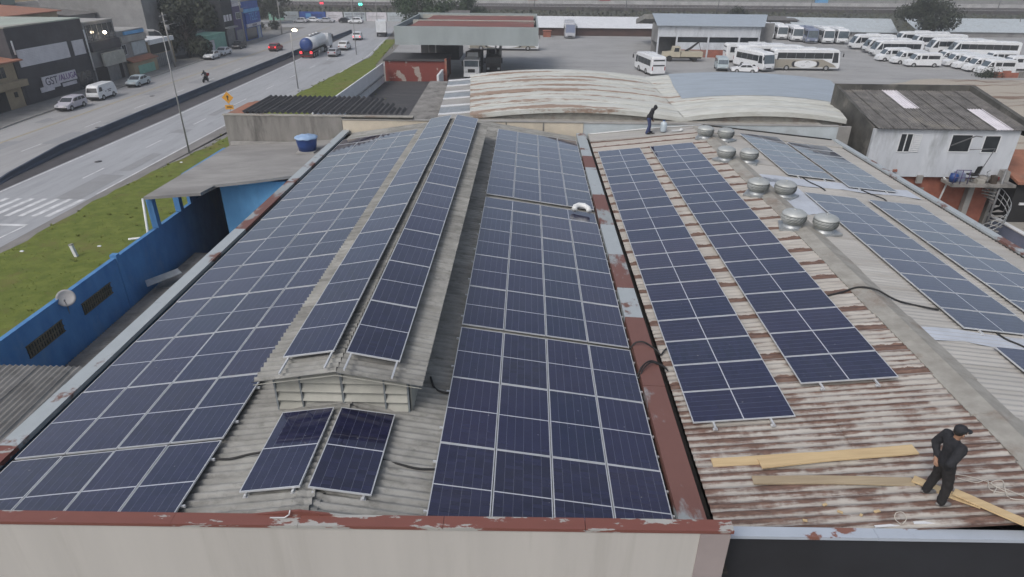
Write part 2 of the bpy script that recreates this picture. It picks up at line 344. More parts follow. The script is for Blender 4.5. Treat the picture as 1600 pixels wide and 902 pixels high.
M['blue_sheet'] = mat('blue_grey_sheet', (.34, .39, .44), (.29, .33, .37), .5, .55, stretch=(1, 3, 1))
M['red_sheet'] = mat('red_brown_sheet', (.21, .075, .06), (.145, .06, .05), .3, .75, c3=(.17, .13, .11), stretch=(1, 2, 1))
M['fascia'] = mat('grey_green_fascia', (.31, .35, .36), (.25, .285, .29), .35, .75, stretch=(1, 1, .4))
M['sign_white'] = mat('sign_white', (.62, .60, .64), None, 1, .6); M['sign_ink'] = mat('sign_ink', (.06, .05, .09), None, 1, .6); M['sign_violet'] = mat('sign_violet', (.14, .06, .24), None, 1, .6)
M['dish'] = mat('dish_grey', (.42, .41, .40), (.36, .35, .34), 2, .6); M['grille'] = mat('vent_block', (.15, .12, .075), (.09, .075, .05), 2, .9)
M['pvc'] = mat('white_pvc', (.68, .70, .70), None, 3, .4); M['rope'] = mat('white_rope', (.50, .47, .42), None, 9, .8); M['plastic'] = mat('milky_plastic', (.5, .58, .64), None, 3, .35)
M['turbine'] = mat('spun_aluminium', (.46, .48, .475), (.35, .37, .36), 2.5, .5, .3, c3=(.3, .31, .3), local=True, rnd=.06)
M['louvre'] = mat('louvre_panel', (.40, .40, .36), (.3, .3, .27), 1.4, .8, c3=(.27, .27, .24)); M['louvre_frame'] = mat('louvre_steel', (.2, .225, .24), (.14, .155, .165), 3, .7)
# ================================================================== THE WAREHOUSE WITH THE TWO-PITCHED ROOF
BZ = lambda x: 7.62+.1535*(x+10.6)          # top of the panels on the left slope
AZ = lambda x: 8.24-.1427*(x+1.655)         # ... and on the right slope
RIDGE_X = -3.87; RIDGE_Z = 8.47
SB = (RIDGE_Z-7.47)/(RIDGE_X+10.6); SA = (RIDGE_Z-7.43)/(2.95-RIDGE_X)
def sheet_mesh(name, width, length, waves, amp, seg=6, uvs=True, nl=1, trap=False):
    """corrugated sheet: x 0..length down the slope, y 0..width across"""
    b = MB(); n = waves*seg
    for j in range(nl+1):
        for i in range(n+1):
            v = i/n; ph = v*waves
            z = amp*cos(2*pi*ph) if not trap else amp*(1 if (ph % 1) < .3 or (ph % 1) > .999 else -1 if .42 < (ph % 1) < .88 else 0)
            b.uv[len(b.v)] = (j/nl, v); b.v.append((length*j/nl, width*v, z))
    for j in range(nl):
        for i in range(n):
            a = j*(n+1)+i; b.sm.add(len(b.f)); b.f.append((a, a+n+1, a+n+2, a+1))
    # downward lips so that the edge of the sheet has thickness
    for j in (0, nl):
        o = len(b.v)
        for dz in (0, -.009):
            for i in range(n+1): p = b.v[j*(n+1)+i]; b.uv[len(b.v)] = (j/nl, i/n); b.v.append((p[0], p[1], p[2]+dz))
        for i in range(n): b.f.append((o+i, o+i+1, o+n+2+i, o+n+1+i) if j else (o+i+1, o+i, o+n+1+i, o+n+2+i))
    return b.mesh(name)
def lay_sheets(parent, me, x0, z0, slope, length, tiers, y0, pitch, count, lap=.12, sgn=1, jit=.006):
    """rows of sheets from the eave (x0,z0) up towards the ridge; sgn=+1 when the slope climbs towards +x"""
    a = math.atan(slope)
    for t in range(tiers):
        for k in range(count):
            d = t*(length-lap); x = x0+sgn*d*cos(a); z = z0+d*sin(a)+.006*t
            dz = random.uniform(-jit, jit)
            y = y0+k*pitch
            rot = (0, -a, 0) if sgn > 0 else (0, -a, pi)
            inst('roof_sheet', me, parent, (x, y if sgn > 0 else y+pitch, z+dz), rot)

wh = thing('warehouse', 'cream warehouse whose grey two-pitched roof is covered by solar panels', 'warehouse', (-4, 23, 0))
me = sheet_mesh('fibre_sheet', 1.085, 2.42, 6, .031); me.materials.append(M['fibre'])
LB = math.hypot(RIDGE_X+10.6, 1.0); LA = math.hypot(2.95-RIDGE_X, 1.04)
lay_sheets(wh, me, -10.6, 7.47, SB, 2.42, 3, 7.86, 1.062, 29)
lay_sheets(wh, me, 2.95, 7.43, SA, 2.42, 3, 7.86, 1.062, 29, sgn=-1)
# ridge pieces
me = MB()
n = 36
for i in range(n+1):
    y = 1.085*i/n; z = .026*cos(2*pi*6*i/n)
    for q, (dx, dz) in enumerate(((-.34, -.055), (-.12, -.012), (0, 0.012), (.12, -.012), (.34, -.055))): me.v.append((dx, y, z+dz))
for i in range(n):
    for q in range(4): me.sm.add(len(me.f)); me.f.append((i*5+q, i*5+q+1, i*5+q+6, i*5+q+5))
me = me.mesh('ridge_piece'); me.materials.append(M['fibre'])
for k in range(29):
    if k < 3 or k > 24: inst('ridge_piece', me, wh, (RIDGE_X, 7.86+1.062*k, RIDGE_Z+.026))
FY = lambda x: 7.60+.0145*(x+9)            # line of the street front
def front(o, x0, x1, y0, y1, z0, z1):
    o.hexa([(x0, FY(x0)+y0, z0), (x1, FY(x1)+y0, z0), (x1, FY(x1)+y1, z0), (x0, FY(x0)+y1, z0), (x0, FY(x0)+y0, z1), (x1, FY(x1)+y0, z1), (x1, FY(x1)+y1, z1), (x0, FY(x0)+y1, z1)])
b = MB(); front(b, -11.3, 3.05, 0, .17, 0, 8.42); b.build('front_wall', M['cream'], wh)
b = MB(); front(b, 3.05, 3.56, -.02, .18, 0, 8.4); b.build('pilaster', M['taupe'], wh)
b = MB(); b.box(3.05, 3.55, 7.98, 8.5, 0, 7.41); b.build('return_wall', M['taupe'], wh)
# gable tips that close the roof behind the front wall
b = MB(); b.add([(-10.9, 7.85, 7.3), (2.98, 7.85, 7.3), (2.98, 7.85, 7.41), (RIDGE_X, 7.85, 8.43), (-10.9, 7.85, 7.41)], [(0, 1, 2, 3, 4)]); b.build('gable_closure', M['fibre'], wh)
# flaking metal coping, one length after another
xs = [-11.36, -8.6, -5.9, -3.75, -1.3, 1.1, 3.6]
for i in range(6):
    b = MB(); z1 = 8.50
    x0, x1 = xs[i]+.002*i, xs[i+1]
    pk = lambda x: .13*max(0, 1-abs(x+3.78)/.62)
    b.hexa([(x0, FY(x0)-.03, 8.425), (x1, FY(x1)-.03, 8.425), (x1, FY(x1)+.20, 8.43), (x0, FY(x0)+.20, 8.43),
            (x0, FY(x0)-.03, 8.49), (x1, FY(x1)-.03, 8.49), (x1, FY(x1)+.20, 8.51), (x0, FY(x0)+.20, 8.51)])
    b.build('coping_length', M['coping_rust'], wh)
b = MB(); b.add([(-4.6, FY(-4.6)+.17, 8.505), (-3.78, FY(-3.8)+.16, 8.62), (-2.95, FY(-3)+.17, 8.505), (-4.6, FY(-4.6)+.205, 8.505), (-3.78, FY(-3.8)+.205, 8.62), (-2.95, FY(-3)+.205, 8.505)], [(0, 1, 2), (3, 5, 4), (0, 3, 4, 1), (1, 4, 5, 2)]); b.build('coping_peak', M['coping_rust'], wh)
b = MB(); b.tube([(-4.25, FY(-4)+.1, 8.52), (-4.0, FY(-4)+.1, 8.53), (-3.92, FY(-4)+.12, 8.58), (-3.9, FY(-4)+.14, 8.66)], .012); b.build('bent_wire', M['alu'], wh)
# long sides
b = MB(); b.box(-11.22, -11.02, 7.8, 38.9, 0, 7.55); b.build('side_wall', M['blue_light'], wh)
b = MB(); b.box(3.05, 3.35, 8.51, 38.9, 0, 7.40); b.build('side_wall', M['concrete'], wh)
y = 7.8; ks = [2.6, 2.2, 4.2, 6, 6, 5, 5.1]
for i, l in enumerate(ks):
    b = MB(); t = .004*(i % 2)
    b.hexa([(-11.24-t, y, 7.5), (-10.82, y, 7.5), (-10.82, y+l-.01, 7.5), (-11.24-t, y+l-.01, 7.5), (-11.24-t, y, 7.62+t), (-10.82, y, 7.62+t), (-10.82, y+l-.01, 7.62+t), (-11.24-t, y+l-.01, 7.62+t)])
    b.build('side_coping', M['coping_rust'] if i < 1 else M['coping'] if i not in (4,) else M['coping_mid'], wh); y += l
b = MB(); b.box(-10.93, -10.62, 7.85, 38.9, 7.28, 7.36); b.build('box_gutter', M['gutter'], wh)
y = 7.82; pat = [('coping_mid', 5.2), ('coping_mid', 3.4), ('coping', 1.9), ('coping_mid', 2.6), ('coping', 2.9), ('coping_mid', 3.6), ('coping', 4.2), ('coping_mid', 2.1), ('coping', 5.0)]
for i, (mm, l) in enumerate(pat):
    b = MB(); t = .004*(i % 2)
    b.hexa([(2.98, y, 7.42), (3.52+t, y, 7.42), (3.52+t, y+l-.015, 7.42), (2.98, y+l-.015, 7.42), (2.98, y, 7.66+t), (3.52+t, y, 7.64+t), (3.52+t, y+l-.015, 7.64+t), (2.98, y+l-.015, 7.66+t)])
    b.build('valley_coping', M[mm], wh); y += l
# rear gable wall in two finishes, with its ledge
b = MB(); b.box(-11.22, 3.4, 38.9, 39.1, 4, 8.22); b.build('rear_wall', M['cream_warm'], wh)
b = MB(); b.box(-11.25, 3.42, 38.86, 39.14, 8.22, 8.27); b.build('rear_coping', M['concrete_lt'], wh)
for x, l in ((-1.3, .25), (.95, .5)):
    b = MB(); b.box(x, x+.09, 38.885, 38.898, 8.2-l, 8.2); b.build('drip_stain', M['concrete'], wh)

# the lantern along the ridge: louvred end, roof of its own
LX0, LX1, LY0, LY1, LZ = -5.6, -2.06, 10.72, 34.5, 9.44
lant = thing('roof_lantern', None, None, (-3.85, 11, 8.3)); lant.parent = wh; KIDS.setdefault(wh.name, []).append(lant); lant.location = Vector((-3.85, 11, 8.3))-worldloc(wh)
LS = .17
me = sheet_mesh('lantern_sheet', 1.085, math.hypot(1.76, .3), 6, .031); me.materials.append(M['fibre'])
lay_sheets(lant, me, LX0, LZ-1.75*LS, LS, 1.76, 1, LY0, 1.062, 22)
lay_sheets(lant, me, LX1, LZ-1.75*LS, LS, 1.76, 1, LY0, 1.062, 22, sgn=-1)
b = MB(); b.prism([(LX0+.36, 11.14), (LX1-.36, 11.14), (LX1-.36, 34.3), (LX0+.36, 34.3)], 7.9, 9.05); b.build('lantern_shade_fill', M['dark'], lant)  # near-black solid that paints the shade seen between the slats
b = MB(); b.add([(LX0+.02, LY0+.005, LZ-1.75*LS-.03), (-3.83, LY0+.005, LZ-.03), (LX1-.02, LY0+.005, LZ-1.75*LS-.03), (LX0+.02, LY0+.005, LZ-1.75*LS-.05), (-3.83, LY0+.005, LZ-.06), (LX1-.02, LY0+.005, LZ-1.75*LS-.05)], [(0, 3, 4, 1), (1, 4, 5, 2)]); b.build('verge_trim', M['louvre'], lant)
gz = lambda x: RIDGE_Z-.13-abs(x-RIDGE_X)*.15+.03
posts = [-5.27, -4.72, -3.83, -2.93, -2.43]
for i, x in enumerate(posts):
    w = .055 if i == 2 else .035
    b = MB(); b.box(x-w/2, x+w/2, 11.0, 11.06, gz(x)-.05, LZ-abs(x+3.83)*LS-.08); b.build('louvre_post', M['louvre_frame'], lant)
for r in range(4):
    for i in range(4):
        x0, x1 = posts[i]+.02, posts[i+1]-.02; z0 = 8.29+r*.235; z1 = z0+.195
        cap = lambda x: LZ-abs(x+3.83)*LS-.09
        lo = lambda x: gz(x)+.02
        def zz(x, z): return min(max(z, lo(x)), cap(x))
        if zz(x0, z1)-zz(x0, z0) < .02 and zz(x1, z1)-zz(x1, z0) < .02: continue
        b = MB(); y0, y1 = 10.985, 11.10
        b.hexa([(x0, y0, zz(x0, z0)), (x1, y0, zz(x1, z0)), (x1, y0+.02, zz(x1, z0)-.004), (x0, y0+.02, zz(x0, z0)-.004), (x0, y1, zz(x0, z1)), (x1, y1, zz(x1, z1)), (x1, y1+.02, zz(x1, z1)-.004), (x0, y1+.02, zz(x0, z1)-.004)])
        b.build('louvre_slat', M['louvre'], lant)
for s in (-1, 1):
    b = MB(); xa, xb = RIDGE_X, RIDGE_X+s*1.45
    b.hexa([(xa, 10.92, gz(xa)-.02), (xb, 10.92, gz(xb)-.02), (xb, 11.09, gz(xb)-.02), (xa, 11.09, gz(xa)-.02), (xa, 10.94, gz(xa)+.06), (xb, 10.94, gz(xb)+.06), (xb, 11.09, gz(xb)+.07), (xa, 11.09, gz(xa)+.07)])
    b.build('flashing', M['louvre_frame'], lant)
for k in range(21):     # side louvres
    for s, x in ((-1, LX0+.33), (1, LX1-.33)):
        pass
b = MB(); b.box(LX0+.31, LX0+.345, 11.1, 34.3, 8.1, 9.1); b.build('lantern_side', M['louvre'], lant)
b = MB(); b.box(LX1-.345, LX1-.31, 11.1, 34.3, 8.1, 9.1); b.build('lantern_side', M['louvre'], lant)

# ================================================================== THE LOWER METAL ROOF NEXT DOOR
sh = thing('metal_roofed_workshop', 'charcoal fronted workshop under a rusty ribbed metal roof beside the warehouse', 'workshop', (11, 23, 0))
DR_X, DR_Z, DE_X, DE_Z, DF_X, DF_Z = 10.4, 8.2, 3.72, 7.46, 18.4, 7.30
DR_Z2 = 8.10
sl, sr = (DR_Z-DE_Z)/(DR_X-DE_X), (DR_Z2-DF_Z)/(DF_X-DR_X)
me = sheet_mesh('rusty_sheet', 1.06, 3.45, 5, .022, 6, nl=1); me.materials.append(M['rust_sheet'])
lay_sheets(sh, me, DE_X, DE_Z, sl, 3.45, 2, 8.45, 1.04, 29)
me = sheet_mesh('pale_metal_sheet', 1.06, 4.15, 5, .016, 6); me.materials.append(M['pale_sheet'])
lay_sheets(sh, me, DF_X, DF_Z, sr, 4.15, 2, 8.45, 1.04, 29, sgn=-1)
for k in range(20):
    b = MB(); y = 8.45+k*1.5; w = .52; dz = random.uniform(0, .006); j = random.uniform(-.03, .03)
    b.add([(DR_X-w+j, y, DR_Z-.02+dz), (DR_X, y, DR_Z+.06+dz), (DR_X+w+j, y, DR_Z2-.02+dz), (DR_X-w+j, y+1.545, DR_Z-.022+dz-.004), (DR_X, y+1.545, DR_Z+.056+dz), (DR_X+w+j, y+1.545, DR_Z2-.022+dz),
           (DR_X-w+j, y, DR_Z-.05+dz), (DR_X+w+j, y, DR_Z2-.06+dz), (DR_X-w+j, y+1.545, DR_Z-.05+dz), (DR_X+w+j, y+1.545, DR_Z2-.06+dz)],
          [(0, 1, 4, 3), (1, 2, 5, 4), (0, 3, 8, 6), (2, 7, 9, 5), (0, 6, 7, 2, 1)]); b.build('ridge_cap', M['cap_stone'], sh)
for (x0, x1, y0, y1) in ((10.95, 18.1, 28.35, 29.5), (10.9, 18.1, 14.75, 15.45), (10.95, 12.2, 24.3, 29.0)):
    b = MB(); n = 8
    zf = lambda x: DR_Z2-(x-DR_X)*sr+.024
    for i in range(n):
        xa, xb = x0+(x1-x0)*i/n, x0+(x1-x0)*(i+1)/n
        b.quad((xa, y0+.12*sin(i*2.1), zf(xa)), (xb, y0+.12*sin(i*2.1+2.1), zf(xb)), (xb, y1+.1*sin(i*1.7+1.7), zf(xb)), (xa, y1+.1*sin(i*1.7), zf(xa)))
    b.build('sealing_sheet', M['membrane'], sh)
FY2 = lambda x: 8.26+.013*(x-3.5)
def front2(b, x0, x1, y0, y1, z0, z1): b.hexa([(x0, FY2(x0)+y0, z0), (x1, FY2(x1)+y0, z0), (x1, FY2(x1)+y1, z0), (x0, FY2(x0)+y1, z0), (x0, FY2(x0)+y0, z1), (x1, FY2(x1)+y0, z1), (x1, FY2(x1)+y1, z1), (x0, FY2(x0)+y1, z1)])
b = MB(); front2(b, 3.43, 18.6, 0, .16, 0, 7.80); b.build('front_wall', M['charcoal'], sh)
xs = [3.47, 6.4, 9.6, 12.8, 18.65]
for i in range(4):
    b = MB(); front2(b, xs[i], xs[i+1]-.004, -.05, .17, 7.80-.002*i, 7.87+.002*(i % 2)); b.build('coping_length', M['coping_blue'], sh)
b = MB(); b.tube([(3.46, 7.8, 8.46), (3.475, 7.9, 8.36), (3.5, 8.15, 7.92), (3.52, 8.3, 7.9)], .025); b.build('sealant_bead', M['pvc'], sh)
b = MB(); b.box(3.525, 3.74, 7.95, 38.8, 7.2, 7.27); b.build('valley_gutter', M['gutter'], sh)
b = MB(); b.box(18.45, 18.65, 7.95, 38.9, 0, 7.365); b.build('side_wall', M['concrete'], sh)
for i in range(6):
    b = MB(); y = 8+i*5.15; b.box(18.38, 18.68+.003*(i % 2), y, y+5.13, 7.37, 7.46+.003*(i % 2)); b.build('side_coping', M['coping'], sh)
# pale rear wall and the raised kerb strip at the back of this roof
b = MB(); b.box(3.42, 18.65, 38.92, 39.1, 4, 8.20); b.build('rear_wall', M['pale_wall'], sh)
b = MB(); b.box(3.44, 18.67, 38.88, 39.14, 8.20, 8.25); b.build('rear_coping', M['concrete_lt'], sh)
b = MB(); zf = lambda x: (DE_Z+(x-DE_X)*sl if x < DR_X else DR_Z2-(x-DR_X)*sr)
for x0, x1 in ((3.7, DR_X), (DR_X, 18.4)):
    b.hexa([(x0, 37.3, zf(x0)+.02), (x1, 37.3, zf(x1)+.02), (x1, 38.9, zf(x1)+.02), (x0, 38.9, zf(x0)+.02), (x0, 37.3, zf(x0)+.09), (x1, 37.3, zf(x1)+.09), (x1, 38.9, zf(x1)+.12), (x0, 38.9, zf(x0)+.12)])
b.build('rear_gutter_slab', M['pale_sheet'], sh)
b = MB(); b.tube([(x, 38.7, zf(x)+.14) for x in (3.8, 6, 8, 10.4)], .035); b.build('rear_flashing', M['pvc'], sh)
b = MB(); b.tube([(x, 38.72, zf(x)+.15) for x in (10.5, 12, 14, 16, 18.3)], .045); b.build('rear_flashing', M['black'], sh)

# ================================================================== SOLAR PANELS
PW, PL = 1.134, 2.278
def panel_meshes(w, l, portrait):
    fr = MB(); t, h = .0195, .036
    for (x0, x1, y0, y1) in ((0, w, 0, t), (0, w, l-t, l), (0, t, t, l-t), (w-t, w, t, l-t)): fr.box(x0, x1, y0, y1, -h, 0)
    ce = MB(); ce.box(t, w-t, t, l-t, -.012, -.004)
    for i, p in enumerate(ce.v):
        u, v = (p[0]-t)/(w-2*t), (p[1]-t)/(l-2*t)
        ce.uv[i] = (u, v) if portrait else (v, u)
    a = fr.mesh('frame'); a.materials.append(M['alu']); c = ce.mesh('cell_sheet'); c.materials.append(M['cell']); return a, c
PM = {True: panel_meshes(PW, PL, True), False: panel_meshes(PL, PW, False)}
stub = MB(); stub.box(-.07, .03, -.02, .02, -.085, -.04); stub_x = stub.mesh('rail_end'); stub_x.materials.append(M['alu'])
stub = MB(); stub.box(-.02, .02, -.2, .05, -.085, -.038); stub.box(-.05, .05, -.19, -.12, -.12, -.085); stub_y = stub.mesh('rail_end'); stub_y.materials.append(M['alu'])
stub = MB(); stub.box(-.018, .018, -.56, .05, -.08, -.04); stub_l = stub.mesh('rail_end'); stub_l.materials.append(M['alu'])
ORD = ['first', 'second', 'third', 'fourth', 'fifth', 'sixth', 'seventh', 'eighth', 'ninth', 'tenth', 'eleventh', 'twelfth', 'thirteenth', 'fourteenth', 'fifteenth', 'sixteenth', 'seventeenth', 'eighteenth', 'nineteenth', 'twentieth']
def panel(x, y, z, tilt, portrait, label, group, stubs=()):
    t = thing('solar_panel', label, 'solar panel', (x, y, z), 0, group)
    jt = random.uniform(-.006, .006); jr = random.uniform(-.005, .005)
    t.rotation_euler = (jt, -tilt+jr, 0)
    a, c = PM[portrait]
    inst('frame', a, t, (0, 0, 0), local=True); inst('cell_sheet', c, t, (0, 0, 0), local=True)
    for (m_, p) in stubs: inst('rail_end', m_, t, p, local=True)
    return t
G_ = .02; tB, tA = math.atan(.1535), -math.atan(.1427)
Lr = PL+G_; Wr = PW+G_
# left slope: rows counted from the street front, columns from the left parapet
rowsB = [9.998-Lr-.05, 9.998]+[12.303+i*Lr for i in range(9)]+[12.303+9*Lr+.05]
for r, y in enumerate(rowsB):
    for c in range(4):
        x = -10.6+c*Wr*cos(tB)
        st = [(stub_x, (PW+.04, PL*q, 0)) for q in (.25, .78)] if c == 3 and r < 3 else []
        panel(x, y, 7.62+c*Wr*sin(tB), tB, True, f"left slope solar panel, {ORD[r]} row from the street, {ORD[c]} column from the parapet", 'panels on the left warehouse slope', st)
for c in range(2):
    panel(-10.6+c*Lr*cos(tB), rowsB[-1]+Lr+.04, 7.62+c*Lr*sin(tB), tB, False, f"sideways solar panel at the rear of the left slope, {'nearer the parapet' if c == 0 else 'nearer the lantern'}", 'panels on the left warehouse slope')
rowsA = [10.107+(i-1)*Lr for i in range(3)]+[14.853+i*Lr for i in range(4)]+[25.627+i*Lr for i in range(5)]
for r, y in enumerate(rowsA):
    for c in range(4):
        x = -1.655+c*Wr*cos(tA)
        st = [(stub_x, (0, PL*q, 0)) for q in (.22, .78)] if c == 0 else [(stub_x, (PW+.04, PL*q, 0)) for q in (.22, .5, .78)] if c == 3 else []
        panel(x, y, 8.24+c*Wr*sin(tA), tA, True, f"right slope solar panel, {ORD[r]} row from the street, {ORD[c]} column from the lantern", 'panels on the right warehouse slope', st)
for c in range(2):
    panel(-1.655+c*Lr*cos(tA), 14.853+4*Lr+.01, 8.24+c*Lr*sin(tA), tA, False, f"sideways solar panel halfway up the right slope, {'nearer the lantern' if c == 0 else 'nearer the rusty coping'}", 'panels on the right warehouse slope')
# on the lantern
t1, t2 = math.atan(.176), -math.atan(.185)
for r in range(10):
    st = [(stub_l, (q, 0, 0)) for q in (.1, PW-.06)] if r == 0 else []
    panel(-5.12, 11.332+r*Lr, 9.41, t1, True, f"solar panel on the lantern's left half, {ORD[r]} from its louvred end", 'panels on the roof lantern', st)
    panel(-3.70, 11.21+r*Lr, 9.657, t2, True, f"solar panel on the lantern's right half, {ORD[r]} from its louvred end", 'panels on the roof lantern', st)
foot = [(stub_y, (q, .14, -.02)) for q in (.1, PW-.14)]
panel(-5.06, 8.42, 8.44, tB, True, 'single solar panel in front of the louvred lantern end, left of the ridge', 'panels in front of the lantern', foot)
panel(-3.79, 8.42, 8.605, tA, True, 'single solar panel in front of the louvred lantern end, right of the ridge', 'panels in front of the lantern', foot)
# on the metal roof: strips of sideways laid panels
tD, tE = math.atan(.1116), -math.atan(.1004)
D3Z = lambda x: 8.043-.1004*(x-12.161)
strips = [('metal roof strip along the gutter', 3.91, 11.661, 7.626, tD, 20), ('metal roof strip beside the vents', 6.725, 12.847, 7.940, tD, 19),
          ('near strip right of the ridge', 12.161, 15.503, 8.043, tE, 10), ('near strip along the right eave', 14.95, 15.43, D3Z(14.95), tE, 10),
          ('far strip right of the ridge', 12.42, 29.72, D3Z(12.42), tE, 7), ('far strip along the right eave', 14.92, 28.75, D3Z(14.92), tE, 7), ('short strip at the right edge', 12.42, 11.15, D3Z(12.42), tE, 3)]
for nm, x, y, z, tt, n in strips:
    for r in range(n):
        st = [(stub_y, (q, 0, 0)) for q in (.46, 1.74)] if r == 0 else []
        panel(x, y+r*Wr, z, tt, False, f"sideways solar panel, {ORD[r]} from the street in the {nm}", 'panels on the ribbed metal roof', st)

# ================================================================== ROOF VENTS
def vent(x, y, label):
    t = thing('turbine_vent', label, 'roof vent', (x, y, zf(x)-.02), random.random()*3, 'turbine vents astride the metal ridge')
    b = MB(); b.box(-.46, .46, -.46, .46, .0, .075); b.build('base_plate', M['alu_dull'], t, True)
    b = MB(); b.lathe([(.40, .06), (.34, .09), (.31, .17), (.31, .19)], 20); b.build('neck', M['alu_dull'], t, True)
    b = MB(); n = 20
    prof = [(.31, .18), (.40, .24), (.455, .34), (.465, .45), (.44, .54)]
    for k in range(n):
        a0, a1 = 2*pi*k/n, 2*pi*(k+.86)/n
        vs = [(r*cos(a0+.25*i), r*sin(a0+.25*i), h) for i, (r, h) in enumerate(prof)]+[(r*.93*cos(a1+.25*i), r*.93*sin(a1+.25*i), h) for i, (r, h) in enumerate(prof)]
        m = len(prof); b.add(vs, [(i, m+i, m+i+1, i+1) for i in range(m-1)])
    b.build('vanes', M['turbine'], t, True)
    b = MB(); b.lathe([(.30, .17), (.37, .28), (.41, .40), (.40, .54)], 18); b.build('inner_drum', M['alu_dull'], t, True)
    b = MB(); b.lathe([(.44, .535), (.44, .56), (.40, .615), (.30, .67), (.16, .70), (.06, .71)], 24); b.lathe([(.05, .71), (.05, .735), (.02, .745)], 8); b.build('crown', M['turbine'], t, True)
for i, (x, y) in enumerate([(9.94, 35.9), (11.1, 35.95), (9.9, 31.54), (11.07, 31.6), (9.85, 26.36), (11.03, 26.41), (9.96, 22.56), (11.11, 22.42)]):
    vent(x, y, f"aluminium turbine roof vent, {'left' if i % 2 == 0 else 'right'} one of the {['farthest', 'second farthest', 'second nearest', 'nearest'][i//2]} pair")

# ================================================================== PLANKS, CABLES, LITTER
def plank(a, bb, w, mm, label, lift=.03, th=.03):
    a, bb = Vector(a), Vector(bb)
    za, zb = zf(a.x)+lift, zf(bb.x)+lift
    d = (bb-a); L_ = d.length; t = thing('wooden_plank', label, 'plank', (a.x, a.y, za), math.atan2(d.y, d.x), 'planks lying on the metal roof')
    t.rotation_euler = (0, -math.atan2(zb-za, L_), math.atan2(d.y, d.x))
    n = 10; b = MB(); sag = lambda q: .015*sin(q*pi*2+a.x)
    for i in range(n):
        x0, x1 = L_*i/n, L_*(i+1)/n; s0, s1 = sag(i/n), sag((i+1)/n)
        b.hexa([(x0, -w/2, s0), (x1, -w/2, s1), (x1, w/2, s1), (x0, w/2, s0), (x0, -w/2, s0+th), (x1, -w/2, s1+th), (x1, w/2, s1+th), (x0, w/2, s0+th)])
    bmx = b.build('board', mm, t, True)
plank((4.05, 10.46), (7.0, 10.42), .24, M['wood'], 'fresh yellow plank on the metal roof, the one whose left end reaches nearest the gutter', .03)
plank((4.98, 10.30), (8.18, 10.45), .27, M['wood'], 'wide fresh plank lying across the end of another plank', .075)
plank((4.72, 9.90), (7.72, 9.60), .22, M['wood_old'], 'greyer plank lying nearer the street, ending at the worker in black', .03)
plank((7.72, 9.66), (8.55, 8.9), .2, M['wood'], 'short length of plank under the long slanting plank behind the worker', .03)
plank((8.22, 9.22), (9.9, 7.55), .2, M['wood'], 'long plank slanting over the roof edge to the right of the worker', .085)
def cable(pts, r, mm, label, name='cable', cat='cable', group=None):
    P = [Vector(p) for p in pts]; out = []
    for i in range(len(P)-1):
        p0, p1, p2, p3 = P[max(i-1, 0)], P[i], P[i+1], P[min(i+2, len(P)-1)]
        for k in range(6):
            t = k/6; out.append(.5*((2*p1)+(p2-p0)*t+(2*p0-5*p1+4*p2-p3)*t*t+(3*p1-p0-3*p2+p3)*t**3))
    out.append(P[-1]); b = MB(); b.tube(out, r*.8, 6); o = b.build(name, mm); return tag(o, label, cat, group)
cable([(2.9, 14.75, 7.6), (3.05, 14.85, 7.74), (3.3, 14.85, 7.76), (3.62, 14.7, 7.6), (3.72, 14.62, 7.52), (3.9, 14.85, 7.56), (4.1, 14.9, 7.52)], .03, M['black'], 'black cable arching over the rusty coping, the farther of two')
cable([(2.92, 13.5, 7.58), (3.05, 13.7, 7.74), (3.3, 13.95, 7.76), (3.6, 14.0, 7.62), (3.75, 13.9, 7.54)], .03, M['black'], 'thick black cable pair bent over the rusty coping, the nearer of two')
cable([(2.94, 13.4, 7.58), (3.08, 13.62, 7.745), (3.32, 13.88, 7.765), (3.62, 13.93, 7.62), (3.77, 13.84, 7.54)], .026, M['black'], 'thinner black cable lying against the nearer arching cable')
cable([(9.0, 17.1, zf(9.0)+.06), (9.6, 17.3, zf(9.6)+.05), (10.1, 17.45, zf(10.1)+.08), (10.5, 17.2, DR_Z+.1), (11.1, 16.9, zf(11.1)+.05), (12.1, 16.6, zf(12.1)+.05)], .035, M['black'], 'black cable crossing the metal ridge between two panel strips')
cable([(13.1, 29.7, zf(13.1)+.05), (13.15, 29.0, zf(13.1)+.05), (13.4, 28.4, zf(13.4)+.05), (13.45, 27.9, zf(13.4)+.04)], .03, M['black'], 'black cable on the white sealed strip, nearer the ridge')
cable([(15.4, 28.9, zf(15.4)+.05), (15.6, 28.2, zf(15.6)+.05), (15.95, 27.6, zf(15.9)+.05), (15.9, 27.1, zf(15.9)+.04)], .03, M['black'], 'black cable on the white sealed strip, nearer the right eave')
cable([(13.1, 15.6, zf(13.1)+.05), (13.15, 15.2, zf(13.1)+.05), (13.4, 14.9, zf(13.4)+.05), (13.5, 14.6, zf(13.5)+.05)], .03, M['black'], 'short black cable at the right edge of the metal roof')
cable([(-6.15, 9.5, BZ(-6.15)-.09), (-5.7, 9.42, BZ(-5.7)-.09), (-5.3, 9.5, BZ(-5.3)-.09), (-4.9, 9.55, BZ(-4.9)-.1)], .03, M['black'], 'black cable on the grey roof left of the two single panels')
cable([(-2.8, 9.5, AZ(-2.8)-.09), (-2.4, 9.42, AZ(-2.4)-.085), (-2.0, 9.36, AZ(-2)-.085), (-1.6, 9.42, AZ(-1.6)-.09)], .03, M['black'], 'black cable on the grey roof right of the two single panels')
cable([(-2.15, 12.3, AZ(-2.1)-.02), (-2.0, 11.95, AZ(-2)-.08), (-1.75, 11.85, AZ(-1.75)-.08), (-1.6, 11.9, AZ(-1.6)-.07)], .03, M['black'], 'black cable sagging from the lantern eave to the right panels')
p = at(905, 326, 8.0)
